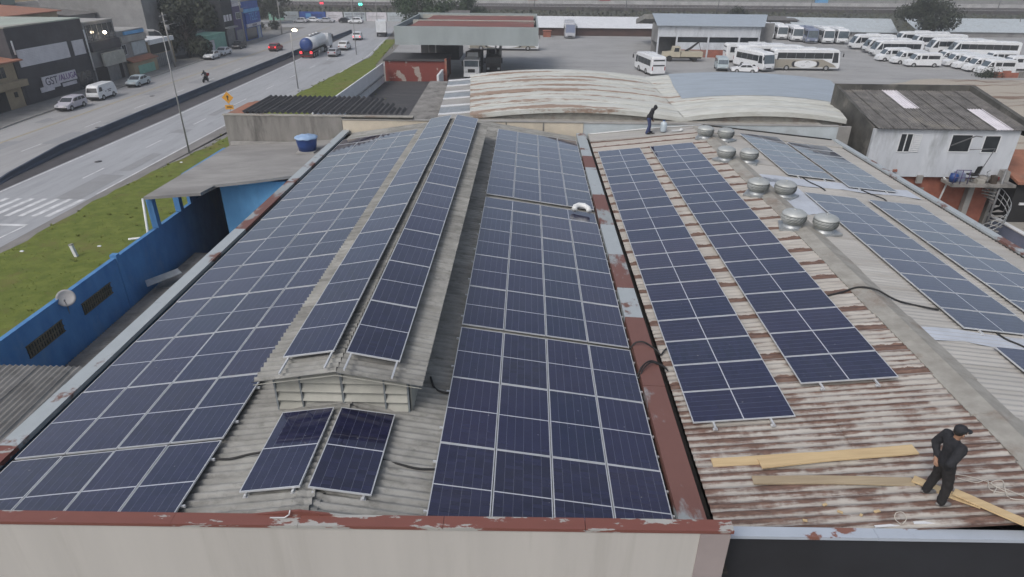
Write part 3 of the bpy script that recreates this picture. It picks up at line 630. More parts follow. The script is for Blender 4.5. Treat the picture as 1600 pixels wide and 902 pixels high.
b = MB(); b.tube([(2.0, 24.85, 7.86), (2.05, 25.05, 7.92), (2.2, 25.15, 7.95), (2.42, 25.15, 7.93), (2.58, 25.02, 7.87), (2.62, 24.85, 7.8)], .115, 10); tag(b.build('pvc_elbow', M['pvc']), 'white bent pipe elbow standing between two blocks of panels', 'pipe')
# rope, loops and offcuts near the worker
cable([(8.55, 9.65, zf(8.5)+.03), (8.8, 9.5, zf(8.8)+.03), (9.05, 9.55, zf(9)+.03), (8.95, 9.3, zf(8.9)+.035), (9.2, 9.2, zf(9.2)+.03), (9.05, 9.45, zf(9)+.04), (9.3, 9.5, zf(9.3)+.03), (9.15, 9.1, zf(9.1)+.03), (9.4, 9.0, zf(9.4)+.03), (9.6, 8.9, zf(9.6)+.03)], .011, M['rope'], 'white rope in loose tangles beside the worker', 'rope', 'rope')
cable([(8.5, 9.75, zf(8.5)+.03), (8.8, 9.65, zf(8.8)+.03), (9.1, 9.4, zf(9.1)+.03), (8.95, 9.2, zf(8.9)+.035), (9.15, 9.35, zf(9.1)+.03), (9.4, 9.1, zf(9.4)+.04), (9.8, 8.8, zf(9.8)+.03)], .009, M['rope'], 'thin pale cord trailing towards the right edge of the view', 'rope', 'rope')
cable([(6.97, 8.6, zf(7)+.03), (6.88, 8.66, zf(6.9)+.1), (6.9, 8.72, zf(6.9)+.19), (7.02, 8.72, zf(7)+.2), (7.08, 8.66, zf(7)+.1), (7.0, 8.6, zf(7)+.03)], .009, M['rope'], 'upright loop of pale cord near the roof edge', 'rope', 'rope')
for i, (x, y, l, a, lab) in enumerate([(6.5, 8.54, .65, .12, 'white batten offcut at the roof edge, left of the cord loop'), (7.2, 8.58, .5, .05, 'white batten offcut at the roof edge, right of the cord loop'), (5.81, 9.11, .09, .4, 'small wood chip on the metal roof, the leftmost'), (5.99, 8.96, .1, -.5, 'small wood chip on the metal roof between the plank and the edge'), (6.38, 8.81, .06, .9, 'tiny wood chip close to the cord loop'), (6.65, 8.88, .12, .3, 'pale wood chip nearest the worker'), (5.30, 8.78, .08, -.2, 'small wood chip nearest the gutter and the edge')]):
    b = MB(); b.box(0, l, 0, .05, 0, .02); o = b.build('wood_offcut', M['white'] if l > .3 else M['wood']); o.location = (x, y, zf(x)+.03); o.rotation_euler = (0, 0, a); tag(o, lab, 'offcut', 'offcuts on the metal roof')
# ================================================================== PEOPLE
def skinmesh(name, joints, bones, mm, parent, root=0, sub=2):
    """a surface grown round connected joints: joints = [(x,y,z,rx,ry)]"""
    me = bpy.data.meshes.new(name); me.from_pydata([j[:3] for j in joints], bones, [])
    o = bpy.data.objects.new(name, me); COL.objects.link(o)
    sk = o.modifiers.new('s', 'SKIN'); sk.use_smooth_shade = True
    if not me.skin_vertices: me.attributes.new('skin', 'FLOAT', 'POINT')
    lay = me.skin_vertices[0].data if me.skin_vertices else None
    for i, j in enumerate(joints):
        lay[i].radius = (j[3], j[4] if len(j) > 4 else j[3]); lay[i].use_root = (i == root)
    sb = o.modifiers.new('b', 'SUBSURF'); sb.levels = sub; sb.render_levels = sub
    dg = bpy.context.evaluated_depsgraph_get(); dg.update()
    m2 = bpy.data.meshes.new_from_object(o.evaluated_get(dg)); m2.name = name
    for p in m2.polygons: p.use_smooth = True
    bpy.data.objects.remove(o)
    m2.materials.clear(); m2.materials.append(mm)
    r = bpy.data.objects.new(name, m2); link(r, parent); return r
def ellipsoid(b, c, r, n=14, m=8):
    prof = [(sin(pi*i/m), -cos(pi*i/m)) for i in range(m+1)]
    vs = []; fs = []
    for (q, h) in prof:
        for k in range(n): vs.append((c[0]+r[0]*q*cos(2*pi*k/n), c[1]+r[1]*q*sin(2*pi*k/n), c[2]+r[2]*h))
    for i in range(m):
        for k in range(n): fs.append((i*n+k, i*n+(k+1) % n, (i+1)*n+(k+1) % n, (i+1)*n+k))
    return b.add(vs, fs, True)
def clothmesh(name, joints, bones, mm, parent):
    """garment: round forms strung along the same joints, fused into one skin, smoothed and creased"""
    b = MB()
    for i, k in bones:
        p, q = joints[i], joints[k]; l = (Vector(p[:3])-Vector(q[:3])).length; n = max(3, int(l/.035))
        for t in range(n+1):
            f = t/n; g = [p[c]+(q[c]-p[c])*f for c in range(5)]; ellipsoid(b, g[:3], (g[3], g[4], g[3]), 12, 8)
    o = bpy.data.objects.new(name, b.mesh(name)); COL.objects.link(o)
    rm = o.modifiers.new('r', 'REMESH'); rm.mode = 'VOXEL'; rm.voxel_size = .016
    sm = o.modifiers.new('m', 'SMOOTH'); sm.factor = .5; sm.iterations = 10
    tx = bpy.data.textures.new('folds', 'CLOUDS'); tx.noise_scale = .1; tx.noise_depth = 2
    dp = o.modifiers.new('d', 'DISPLACE'); dp.texture = tx; dp.strength = .032; dp.mid_level = .5; dp.texture_coords = 'LOCAL'
    dg = bpy.context.evaluated_depsgraph_get(); dg.update()
    m2 = bpy.data.meshes.new_from_object(o.evaluated_get(dg)); m2.name = name; bpy.data.objects.remove(o)
    for p in m2.polygons: p.use_smooth = True
    m2.materials.clear(); m2.materials.append(mm); r = bpy.data.objects.new(name, m2); link(r, parent); return r
def person(loc, rz, label, J, top, trouser, shoe, cap=None, hood=False):
    """J: joint positions; the figure faces +x before turning"""
    t = thing('person', label, 'person', loc, rz)
    g = {k: Vector(v) for k, v in J.items()}
    hands = []
    jo = []; bo = []; idx = {}
    def a(n, p, r, r2=None, par=None):
        idx[n] = len(jo); jo.append((p.x, p.y, p.z, r, r2 or r))
        if par: bo.append((idx[par], idx[n]))
    L = lambda p, q, s: g[p].lerp(g[q], s)
    a('pelvis', g['pelvis'], .105, .13); a('waist', L('pelvis', 'chest', .5), .09, .115, 'pelvis'); a('chest', g['chest'], .1, .14, 'waist')
    a('neck', g['neck'], .055, None, 'chest'); a('head0', g['head']-Vector((0, 0, .06)), .07, .065, 'neck'); a('head', g['head']+Vector((0, 0, .03)), .098, .08, 'head0'); a('top', g['head']+Vector((0, 0, .1)), .06, .055, 'head')
    for s in 'lr':
        a('sh'+s, g['sh'+s], .062, None, 'chest'); a('el'+s, g['el'+s], .043, None, 'sh'+s); a('wr'+s, g['wr'+s], .03, None, 'el'+s); a('ha'+s, g['ha'+s], .034, .02, 'wr'+s)
        d = (g['ha'+s]-g['wr'+s]).normalized(); side = d.cross(Vector((0, 0, 1)) if abs(d.z) < .9 else Vector((1, 0, 0))).normalized()
        for k in range(4):
            off = side*(k-1.5)*.019; ln = (.065, .078, .073, .055)[k]
            a(f'f{s}{k}', g['ha'+s]+off+d*.035, .009, None, 'ha'+s); a(f'g{s}{k}', g['ha'+s]+off+d*(.035+ln*.6)+Vector((.006, 0, -.004)), .008, None, f'f{s}{k}'); a(f'h{s}{k}', g['ha'+s]+off+d*(.03+ln)+Vector((.018, 0, -.006)), .007, None, f'g{s}{k}')
        a('th'+s, L('wr'+s, 'ha'+s, .6)+side*.035, .01, None, 'wr'+s); a('tt'+s, L('wr'+s, 'ha'+s, .9)+side*.055+d*.02, .008, None, 'th'+s)
        a('hip'+s, g['hip'+s], .085, None, 'pelvis'); a('kn'+s, g['kn'+s], .057, None, 'hip'+s); a('an'+s, g['an'+s], .04, None, 'kn'+s)
    skinmesh('body', jo, bo, M['skin'], t)
    # jacket and trousers follow the same joints, a little larger
    jj = []; bb = []; ix = {}
    def c(n, p, r, r2=None, par=None):
        ix[n] = len(jj); jj.append((p.x, p.y, p.z, r, r2 or r))
        if par: bb.append((ix[par], ix[n]))
    c('hem', g['pelvis']+Vector((0, 0, -.0)), .14, .172); c('pelvis', g['pelvis']+Vector((0, 0, .08)), .138, .174, 'hem'); c('waist', L('pelvis', 'chest', .55), .132, .168, 'pelvis'); c('chest', g['chest'], .14, .19, 'waist'); c('neck', L('chest', 'neck', .8), .08, .09, 'chest')
    if hood: c('hood', g['head']+Vector((0, 0, .02)), .125, .105, 'neck'); c('hoodtop', g['head']+Vector((-.01, 0, .1)), .08, .075, 'hood')
    for s in 'lr': c('sh'+s, g['sh'+s], .1, None, 'chest'); c('el'+s, g['el'+s], .078, None, 'sh'+s); c('wr'+s, L('el'+s, 'wr'+s, .95), .055, None, 'el'+s)
    clothmesh('jacket', jj, bb, top, t)
    jj = []; bb = []; ix = {}
    c('pelvis', g['pelvis'], .138, .168)
    for s in 'lr': c('hip'+s, g['hip'+s]-Vector((0, 0, .03)), .118, None, 'pelvis'); c('kn'+s, g['kn'+s], .09, None, 'hip'+s); c('an'+s, g['an'+s]+Vector((0, 0, .0)), .078, None, 'kn'+s)
    clothmesh('trousers', jj, bb, trouser, t)
    for s in 'lr':
        p = g['an'+s]; b = MB(); fz = p.z-.085
        ellipsoid(b, (p.x+.06, p.y, fz+.045), (.15, .052, .05)); b.build('shoe', shoe, t, True)
    h = g['head']; b = MB(); b.tube([(h.x+.085, h.y, h.z+.02), (h.x+.118, h.y, h.z-.02)], [.012, .018], 6); b.build('nose', M['skin'], t, True)
    for q in (-1, 1):
        b = MB(); ellipsoid(b, (h.x+.01, h.y+q*.085, h.z), (.022, .012, .033), 8, 5); b.build('ear', M['skin'], t, True)
        b = MB(); ellipsoid(b, (h.x+.092, h.y+q*.032, h.z+.03), (.01, .014, .008), 8, 5); b.build('eye', M['hair'], t, True)
    b = MB(); b.box(h.x+.09, h.x+.1, h.y-.025, h.y+.025, h.z-.065, h.z-.057); b.build('mouth', M['hair'], t, True)
    if not hood:
        b = MB(); ellipsoid(b, (h.x-.02, h.y, h.z+.045), (.1, .088, .095)); b.build('hair', M['hair'], t, True)
    if cap:
        b = MB(); ellipsoid(b, (h.x-.005, h.y, h.z+.085), (.115, .1, .085)); b.build('cap_crown', cap, t, True)
        b = MB(); n = 8; vs = []
        for k in range(n+1):
            q = -pi/2+pi*k/n; vs += [(h.x+.07+.03*cos(q), h.y+.085*sin(q), h.z+.075), (h.x+.085+.115*cos(q), h.y+.085*sin(q), h.z+.055)]
        m = len(vs); vs += [(p[0], p[1], p[2]-.012) for p in vs]
        b.add(vs, [(2*k, 2*k+1, 2*k+3, 2*k+2) for k in range(n)]+[(m+2*k, m+2*k+2, m+2*k+3, m+2*k+1) for k in range(n)]+[(2*k+1, m+2*k+1, m+2*k+3, 2*k+3) for k in range(n)]); b.build('cap_brim', cap, t, True)
    return t
JW = dict(pelvis=(0, 0, .93), chest=(-.005, 0, 1.28), neck=(-.02, 0, 1.47), head=(.01, 0, 1.6), shl=(-.02, .215, 1.40), shr=(-.02, -.215, 1.40), ell=(-.1, .31, 1.14), elr=(-.18, -.29, 1.14),
          wrl=(-.12, .14, .94), wrr=(-.08, -.17, .93), hal=(-.16, .06, .89), har=(-.04, -.13, .86), hipl=(0, .095, .88), hipr=(0, -.095, .88), knl=(.03, .15, .5), knr=(.07, -.13, .49), anl=(-.04, .17, .085), anr=(.06, -.15, .085))
person((7.80, 9.14, zf(7.80)+.03), 0, 'man in black jacket, dark trousers and dark cap standing among planks on the rusty roof', JW, M['cloth_black'], M['cloth_trouser'], M['shoe'], M['cloth_black'])
JB = dict(pelvis=(-.04, 0, .9), chest=(.1, 0, 1.22), neck=(.19, 0, 1.38), head=(.27, 0, 1.48), shl=(.12, .19, 1.32), shr=(.12, -.19, 1.32), ell=(.13, .25, 1.03), elr=(.1, -.25, 1.03),
          wrl=(.17, .14, .83), wrr=(.15, -.14, .82), hal=(.2, .08, .77), har=(.18, -.08, .76), hipl=(-.03, .1, .86), hipr=(-.03, -.1, .86), knl=(.05, .16, .48), knr=(.03, -.15, .48), anl=(.06, .2, .085), anr=(-.1, -.2, .085))
person((7.12, 37.75, zf(7.1)+.1), R(-8), 'person in black hooded top and jeans bending forward on the far metal roof', JB, M['cloth_black'], M['jeans'], M['cloth_black'], None, True)
t = thing('plastic_drum', 'milky white plastic drum standing beside the bending worker', 'drum', (8.0, 37.85, zf(8.0)+.1))
b = MB(); b.lathe([(.17, 0), (.19, .03), (.19, .42), (.17, .5), (.08, .55), (.07, .6)], 14); b.build('drum_body', M['plastic'], t, True)
b = MB(); b.lathe([(.075, .6), (.075, .64), (.03, .65)], 10); b.build('drum_cap', M['tank_blue'], t, True)
b = MB(); b.box(-.3, .3, -.06, .06, 0, .05); b.lathe([(.1, 0.02), (.1, .1), (.06, .14)], 8, (.28, 0, 0)); o = b.build('crumpled_sheeting', M['pvc']); o.location = (8.75, 37.65, zf(8.7)+.1); o.rotation_euler = (0, 0, .2); tag(o, 'small crumpled white sheeting on the roof edge right of the drum', 'sheeting')
cable([(7.05, 37.55, zf(7)+.12), (7.35, 37.5, zf(7.3)+.12), (7.45, 37.6, zf(7.4)+.12), (7.2, 37.72, zf(7.2)+.12)], .025, M['black'], 'short black hose by the feet of the bending worker', 'hose', 'hose')
# ================================================================== LOT LEFT OF THE WAREHOUSE
ann = thing('blue_annexe', 'blue annexe with a flat grey concrete roof on columns, left of the warehouse', 'annexe', (-15, 34, 0))
pc = [at(224, 308, 6.6), at(313, 301.5, 6.76), at(331, 289.5, 6.8), at(400, 282, 6.95), at(461, 274, 7.05)]
out = [(p.x, p.y) for p in pc]+[(-11.26, 31.7), (-11.26, 38.84), (-18.3, 38.84)]
zt = [p.z for p in pc]+[7.06, 7.08, 6.62]
b = MB(); n = len(out); cx, cy = -14.6, 35.2
ctr = (cx, cy, 6.86)
vs = [(out[i][0], out[i][1], zt[i]) for i in range(n)]+[(out[i][0], out[i][1], zt[i]-.14) for i in range(n)]+[ctr, (cx, cy, 6.72)]
b.add(vs, [(2*n, i, (i+1) % n) for i in range(n)]+[(2*n+1, n+(i+1) % n, n+i) for i in range(n)]+[(i, n+i, n+(i+1) % n, (i+1) % n) for i in range(n)])
b.build('roof_slab', M['slab'], ann)
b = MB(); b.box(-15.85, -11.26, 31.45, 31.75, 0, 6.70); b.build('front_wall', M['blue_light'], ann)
b = MB(); b.box(-15.85, -15.65, 31.76, 38.39, 0, 6.62); b.build('inner_wall', M['brick'], ann)
b = MB(); b.box(-18.4, -15.2, 38.4, 38.6, 0, 6.4); b.build('back_wall', M['concrete'], ann)
for y in (29.35, 31.7, 34.4):
    b = MB(); b.box(-18.62, -18.32, y, y+.32, 4.9, 6.52); b.build('column', M['blue_wall'], ann)
b = MB(); b.tube([(-18.6, 29.15, 6.5), (-18.72, 29.0, 4.7), (-18.74, 28.95, 4.55), (-19.7, 28.9, 4.45)], .06, 8); b.build('drain_pipe', M['pvc'], ann)
b = MB(); b.hexa([(-11.75, 31.9, 7.06), (-11.28, 31.9, 7.08), (-11.28, 38.8, 7.1), (-11.95, 38.8, 7.05), (-11.75, 31.9, 7.14), (-11.28, 31.9, 7.2), (-11.28, 38.8, 7.22), (-11.95, 38.8, 7.12)]); b.build('roof_upstand', M['concrete_lt'], ann)
b = MB(); b.box(-18.2, -11.4, 38.6, 38.8, 6.66, 6.86); b.build('roof_upstand', M['concrete_lt'], ann)
b = MB(); b.box(-18.6, -18.43, 33.0, 38.38, 4.885, 6.55); b.box(-18.62, -18.42, 36.01, 38.38, 0, 4.88); b.build('closed_bay', M['blue_wall'], ann)
bw = thing('blue_boundary_wall', 'long blue wall with two vent grilles between the grass and the lean-to roofs', 'wall', (-18.5, 22, 0))
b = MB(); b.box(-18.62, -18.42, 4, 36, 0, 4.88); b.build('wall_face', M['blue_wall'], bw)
for y in (10.2, 14.1, 17.95, 25.75):
    b = MB(); b.box(-18.66, -18.36, y, y+.26, 0, 5.02 if y > 20 else 4.93); b.build('pier', M['blue_wall'], bw)
for y in (19.6, 22.9):
    g = thing('vent_grille', None, None); g.parent = bw; KIDS.setdefault(bw.name, []).append(g); g.location = Vector((-18.42, y, 3.6))-worldloc(bw)
    b = MB(); b.box(-.002, .02, 0, 2.0, 0, .46); b.build('grille_back', M['dark'], g, True)
    for k in range(14):
        b = MB(); b.box(.0, .05, k*.143+.01, k*.143+.08, .0, .46); b.build('grille_slat', M['grille'], g, True)
    for z in (-.03, .215, .46):
        b = MB(); b.box(.0, .055, -.02, 2.02, z, z+.03); b.build('grille_bar', M['grille'], g, True)
d = thing('satellite_dish', 'round grey satellite dish standing on the blue wall', 'dish', (-18.45, 22.15, 4.3))
b = MB(); b.tube([(0, 0, -.3), (0.05, 0, .2), (.14, -.1, .5)], .03); b.build('mast', M['steel'], d, True)
bm_ = MB(); prof = [(.34*q, .08*q*q) for q in (0.02, .25, .5, .75, 1.)]; bm_.lathe(prof+[(.34, .065), (.2, -.0)], 22); o = bm_.build('reflector', M['dish'], d, True); o.location = (.2, -.12, .55); o.rotation_euler = Vector((.6, -.8, .38)).to_track_quat('Z', 'Y').to_euler()
b = MB(); b.tube([(.2, -.2, .25), (.42, -.5, .62)], .014); b.lathe([(.03, -.03), (.03, .04)], 8, (.42, -.5, .64)); b.build('feed_arm', M['steel'], d, True)
# lean-to roof of ribbed sheets, lower down
lt = thing('lean_to_roof', 'low grey corrugated lean-to roof between the blue wall and the warehouse', 'lean-to', (-15, 20, 0))
me = sheet_mesh('lean_sheet', 1.085, 3.75, 6, .03); me.materials.append(M['fibre_mid'])
lay_sheets(lt, me, -18.25, 2.42, .15, 3.75, 2, 12.2, 1.06, 15)
b = MB(); b.box(-18.2, -11.3, 26.9, 27.05, 0, 2.2); b.build('end_wall', M['concrete'], lt)
for y in (12.4, 19.5, 26.6):
    b = MB(); b.box(-18.15, -18.0, y, y+.15, 0, 2.4); b.build('post', M['concrete'], lt)
fr = thing('corrugated_shed_roof', 'grey corrugated shed roof at the lower left edge of the view', 'shed', (-16, 12, 0))
me = sheet_mesh('shed_sheet', 1.085, 3.95, 6, .032); me.materials.append(M['fibre_mid'])
for k in range(15):
    for tt in range(2):
        inst('roof_sheet', me, fr, (-11.32-1.06*k, 7.9+3.8*tt+(0 if tt == 0 else 0), 5.72+.30*(tt)*.5+random.uniform(-.004, .004)), (0, -.04, pi/2))
b = MB(); b.box(-27, -11.3, 14.9, 15.1, 0, 5.75); b.build('shed_wall', M['concrete'], fr)
b = MB(); b.box(-27, -26.8, 8, 14.9, 0, 5.6); b.build('shed_wall', M['concrete'], fr)
tk = thing('water_tank', 'round blue plastic water tank with a pale lid on the annexe roof', 'water tank', (-12.62, 36.15, 7.0))
b = MB(); b.box(-.5, .5, -.5, .5, 0, .1); b.build('plinth', M['concrete_lt'], tk, True)
b = MB(); b.lathe([(.48, .1), (.55, .5), (.6, .8), (.62, .82)], 22); b.build('tank_body', M['tank_blue'], tk, True)
b = MB()
nn = 32; pr = [(.64, .80), (.65, .86), (.5, .92), (.22, .955), (.2, .98), (.02, .985)]
vs = [(r*cos(2*pi*k/nn), r*sin(2*pi*k/nn), h+(.018*cos(8*2*pi*k/nn) if .25 < r < .65 else 0)) for r, h in pr for k in range(nn)]
b.add(vs, [(i*nn+k, i*nn+(k+1) % nn, (i+1)*nn+(k+1) % nn, (i+1)*nn+k) for i in range(len(pr)-1) for k in range(nn)], True); b.build('tank_lid', M['tank_lid'], tk, True)
# bits lying in the gap beside the annexe
sc = thing('scrap_rack', 'rusty rack with pale round lids lying on the lean-to roof by the annexe', 'scrap', (-15.9, 29.0, 2.65))
b = MB()
for x in (0, .7):
    for y in (0, .5): b.tube([(x, y, 0), (x, y, .9)], .025)
b.tube([(0, 0, .9), (.7, 0, .9), (.7, .5, .9), (0, .5, .9), (0, 0, .9)], .025); b.build('rack_frame', M['steel'], sc, True)
for x, y, z in ((.1, .1, .95), (.45, .15, .95), (.5, .45, 1.1)):
    b = MB(); b.lathe([(.16, 0), (.14, .05), (.03, .08)], 12, (x, y, z)); b.build('round_lid', M['dish'], sc, True)
b = MB(); b.hexa([(-17.9, 26.6, 3.0), (-16.9, 28.0, 3.05), (-17.3, 28.4, 3.1), (-18.2, 27.0, 3.1), (-17.9, 26.6, 3.04), (-16.9, 28.0, 3.09), (-17.3, 28.4, 3.14), (-18.2, 27.0, 3.14)]); tag(b.build('loose_sheet', M['alu_dull']), 'loose pale metal sheet lying askew on the lean-to roof', 'metal sheet')
b = MB(); b.box(-18.0, -11.3, 27.3, 31.5, 0, 2.6); tag(b.build('paved_deck', M['concrete']), None, None, None, 'structure')

# ================================================================== BEHIND THE WAREHOUSE
cs = thing('concrete_shed', 'stained grey concrete walled shed with a dark corrugated roof behind the annexe', 'shed', (-14, 42, 0))
b = MB(); b.box(-18.45, -11.24, 38.9, 39.12, 0, 8.40); b.build('front_wall', M['concrete'], cs)
b = MB(); b.box(-18.48, -18.3, 39.13, 44, 0, 8.3); b.build('side_wall', M['concrete'], cs)
b = MB(); b.box(-18.52, -6.9, 38.87, 39.2, 8.402, 8.47); b.build('wall_coping', M['cap_stone'], cs)
b = MB(); b.box(-11.2, -6.9, 39.14, 39.3, 4, 8.40); b.build('front_wall', M['concrete'], cs)
me = sheet_mesh('large_wave_sheet', 1.02, 5.0, 3, .07, 8); me.materials.append(M['asphalt'])
me2 = me.copy(); me2.materials.clear(); me2.materials.append(M['asphalt'])
for k in range(10):
    l = 1.0 if k < 8 else .62
    o = inst('roof_sheet', me2, cs, (-16.9+1.0*k-.25, 39.25, 8.53), (0, 0, 0)); o.rotation_euler = (0, -.01-.0*k, R(90)); o.location = Vector((-16.4+1.0*k, 39.22, 8.54))-worldloc(cs)
    o.scale = (1.0 if k < 7 else (.9, .6, .35)[k-7], 1, 1)
b = MB(); b.prism([(-18.4, 39.2), (-17.3, 39.2), (-17.3, 44.0), (-18.4, 42.6)], 8.3, 8.44); b.build('side_gutter', M['tile'], cs)

# the low vaulted roofs
bv = thing('vaulted_depot', 'long low vaulted roof of flaking white sheets behind the warehouse', 'depot', (6, 50, 0))
def vault(x0, x1, y0, y1, zs, rise, mm, name, cols=14, ribs=4, lift=0., x2=None, x3=None):
    b = MB()
    n = cols; m = ribs
    for j in range(m+1):
        q = j/m; y = y0+(y1-y0)*q
        xa = x0+((x2 if x2 is not None else x0)-x0)*q; xb = x1+((x3 if x3 is not None else x1)-x1)*q
        for i in range(n+1):
            s = i/n; b.v.append((xa+(xb-xa)*s, y, zs+rise*4*s*(1-s)+lift))
    for j in range(m):
        for i in range(n): a = j*(n+1)+i; b.sm.add(len(b.f)); b.f.append((a, a+1, a+n+2, a+n+1))
    o0 = len(b.v)
    for i in range(n+1): p = b.v[i]; b.v.append((p[0], p[1]-.01, p[2]-.28))
    for i in range(n): b.f.append((i, o0+i, o0+i+1, i+1))
    return b.build(name, mm, bv)
def vault_strip(k, x0, x1, y0, y1, zs, rise, mm, dx0=0, dx1=0):
    return vault(x0, x1, y0, y1, zs, rise, mm, 'vault_sheet', 16, 1, .03*(k % 2), x0+dx0, x1+dx1)
for k in range(8):
    y0 = 41.7+k*2.0; vault_strip(k, -3.7-.16*k, 10.05, y0, y0+2.03, 8.0, .52, M['roof_flake'], -.16, 0)
for k in range(8):
    y0 = 41.7+k*2.0; vault_strip(k+1, 10.05, 20.4+.55*k, y0, y0+2.03, 8.0, .42, M['roof_flake'], 0, .55)
pts = 18
b = MB()
x0, x1 = 11.6, 24.2
for j, y in enumerate((47.2, 52, 57.7)):
    for i in range(pts+1):
        q = i/pts; xx = (11.05 if j == 0 else 11.4 if j == 1 else 12.1)+(12.5+.7*j)*q
        wL = 20.4+.55*((y-41.7)/2); s = (xx-10.05)/(wL-10.05); b.v.append((xx, y, 8.0+.42*4*s*(1-s)+.05))
for j in range(2):
    for i in range(pts): a = j*(pts+1)+i; b.sm.add(len(b.f)); b.f.append((a, a+1, a+pts+2, a+pts+1))
b.build('replacement_sheeting', M['blue_sheet'], bv)
b = MB()
for (xa, xb, rise) in ((-3.6, 10.05, .52), (10.05, 20.3, .42)):
    n = 16
    for i in range(n):
        s0, s1 = i/n, (i+1)/n; a_, b_ = xa+(xb-xa)*s0, xa+(xb-xa)*s1
        b.quad((a_, 41.95, 5), (b_, 41.95, 5), (b_, 41.95, 8.0+rise*4*s1*(1-s1)-.1), (a_, 41.95, 8.0+rise*4*s0*(1-s0)-.1))
b.build('end_wall', M['cap_stone'], bv)
b = MB(); b.box(-3.6, 20.4, 40.9, 41.1, 0, 7.75); b.build('front_wall', M['concrete_lt'], bv)
b = MB(); b.box(-3.5, 24, 57.6, 57.9, 0, 8.0); b.build('rear_wall', M['concrete_lt'], bv)
b = MB(); b.box(-3.62, 18.7, 39.2, 41.9, 7.72, 7.78); b.build('gutter_slab', M['cap_stone'], bv)
for k in range(6):
    t = thing('skylight_sheet', f"grey stepped roof sheet beside the vaulted roof, {ORD[k]} from the warehouse", 'roof sheet', (-5.05-.17*k, 42.2+2.75*k, 7.3), 0, 'stepped sheets beside the vaulted roof')
    b = MB(); b.hexa([(-1.0, 0, -.1), (1.3, 0, .1), (1.1, 2.45, .18), (-1.1, 2.45, -.02), (-1.0, 0, -.06), (1.3, 0, .14), (1.1, 2.45, .22), (-1.1, 2.45, .02)]); b.build('sheet', M['alu_dull'] if k % 2 else M['concrete_lt'], t, True)
    b = MB(); b.hexa([(-1.1, 2.46, -.05), (1.15, 2.46, .1), (1.15, 2.7, .1), (-1.1, 2.7, -.05), (-1.1, 2.46, .1), (1.15, 2.46, .3), (1.15, 2.7, .3), (-1.1, 2.7, .1)]); b.build('curb', M['white'], t, True)
b = MB(); b.prism([(-8.4, 43), (-4.2, 43), (-5.2, 61), (-9.0, 61)], 0, 6.9); tag(b.build('side_block', M['concrete']), 'plain concrete side block under the stepped sheets beside the vaulted roof', 'block')
# ================================================================== WHITE HOUSE ON THE RIGHT
hs_ = thing('white_house', 'white house on red brick with a corrugated roof, right of the metal roof', 'house', (25.5, 43, 0))
b = MB(); b.box(21.2, 30.0, 39.6, 39.82, 4.98, 7.93); b.build('front_wall', M['white_wall'], hs_)
b = MB(); b.prism([(21.2, 39.83), (21.42, 39.83), (21.42, 46.2), (21.2, 46.2)], 0, [8.0, 8.0, 9.45, 9.45]); b.build('side_wall', M['mouldy'], hs_)
b = MB(); b.prism([(29.8, 39.83), (30.0, 39.83), (30.0, 46.0), (29.8, 46.0)], 0, [8.0, 8.0, 9.0, 9.0]); b.build('side_wall', M['concrete'], hs_)
b = MB(); b.box(21.18, 30.6, 46.0, 46.22, 0, 9.5); b.build('rear_parapet', M['mouldy'], hs_)
b = MB(); b.prism([(30.3, 39.4), (30.62, 39.4), (30.62, 46.0), (30.3, 46.0)], 7.6, [8.3, 8.3, 9.5, 9.5]); b.build('side_parapet', M['mouldy'], hs_)
me = sheet_mesh('house_sheet', 1.085, 3.5, 6, .03); me.materials.append(M['fibre_dark'])
me3 = me.copy(); me3.materials.clear(); me3.materials.append(M['sign_white'])
rs = math.atan(.165)
for k in range(9):
    for tt in range(2):
        is_sky = (k == 3 and tt == 1) or (k == 7 and tt == 0)
        o = inst('skylight_sheet' if is_sky else 'roof_sheet', me3 if is_sky else me, hs_, (21.32+1.0*(k+1), 39.35+3.4*cos(rs)*tt, 8.02+3.4*sin(rs)*tt+.012*tt), (0, 0, 0))
        o.rotation_euler = Matrix.Rotation(pi/2, 3, 'Z').to_4x4().to_3x3().to_4x4().to_euler(); o.rotation_euler = (rs, 0, 0)
        o.rotation_euler = (Matrix.Rotation(pi/2, 4, 'Z') @ Matrix.Rotation(-rs, 4, 'Y')).to_euler()
def window(parent, x0, x1, z0, z1, y, mull=1, shutter=0):
    w = thing('window', None, None); w.parent = parent; KIDS.setdefault(parent.name, []).append(w); w.location = -worldloc(parent)
    b = MB(); b.box(x0, x1, y-.012, y-.004, z0, z1); b.build('pane', M['glass'], w)
    b = MB()
    for i in range(mull+2):
        x = x0+(x1-x0)*i/(mull+1); b.box(x-.03, x+.03, y-.04, y-.013, z0, z1)
    b.box(x0+.031, x1-.031, y-.038, y-.014, z0-.03, z0+.03); b.box(x0+.031, x1-.031, y-.038, y-.014, z1-.03, z1+.03); b.build('frame', M['white'], w)
    if shutter:
        for s in range(9):
            b = MB(); b.box(x1+.06, x1+.55, y-.05, y-.02, z0+s*(z1-z0)/9+.01, z0+(s+.8)*(z1-z0)/9); b.build('shutter_slat', M['white'], w)
    return w
window(hs_, 22.85, 23.6, 6.55, 7.68, 39.6, 1, 1)
window(hs_, 25.95, 27.2, 6.6, 7.66, 39.6, 0)
window(hs_, 27.95, 28.9, 6.57, 7.62, 39.6, 0)
b = MB(); b.box(21.25, 29.6, 39.9, 40.1, 0, 4.9); b.build('brick_wall', M['brick'], hs_)
b = MB(); b.box(23.6, 25.4, 39.86, 39.895, 2.5, 4.2); b.build('rendered_patch', M['concrete'], hs_)
b = MB(); b.box(26.1, 30.0, 38.4, 39.58, 4.72, 4.9); b.build('terrace_slab', M['concrete'], hs_)
b = MB(); b.tube([(26.15, 39.45, 5.0), (26.45, 39.4, 4.75), (26.1, 39.35, 2.6)], .06); b.build('drain_pipe', M['pvc'], hs_)
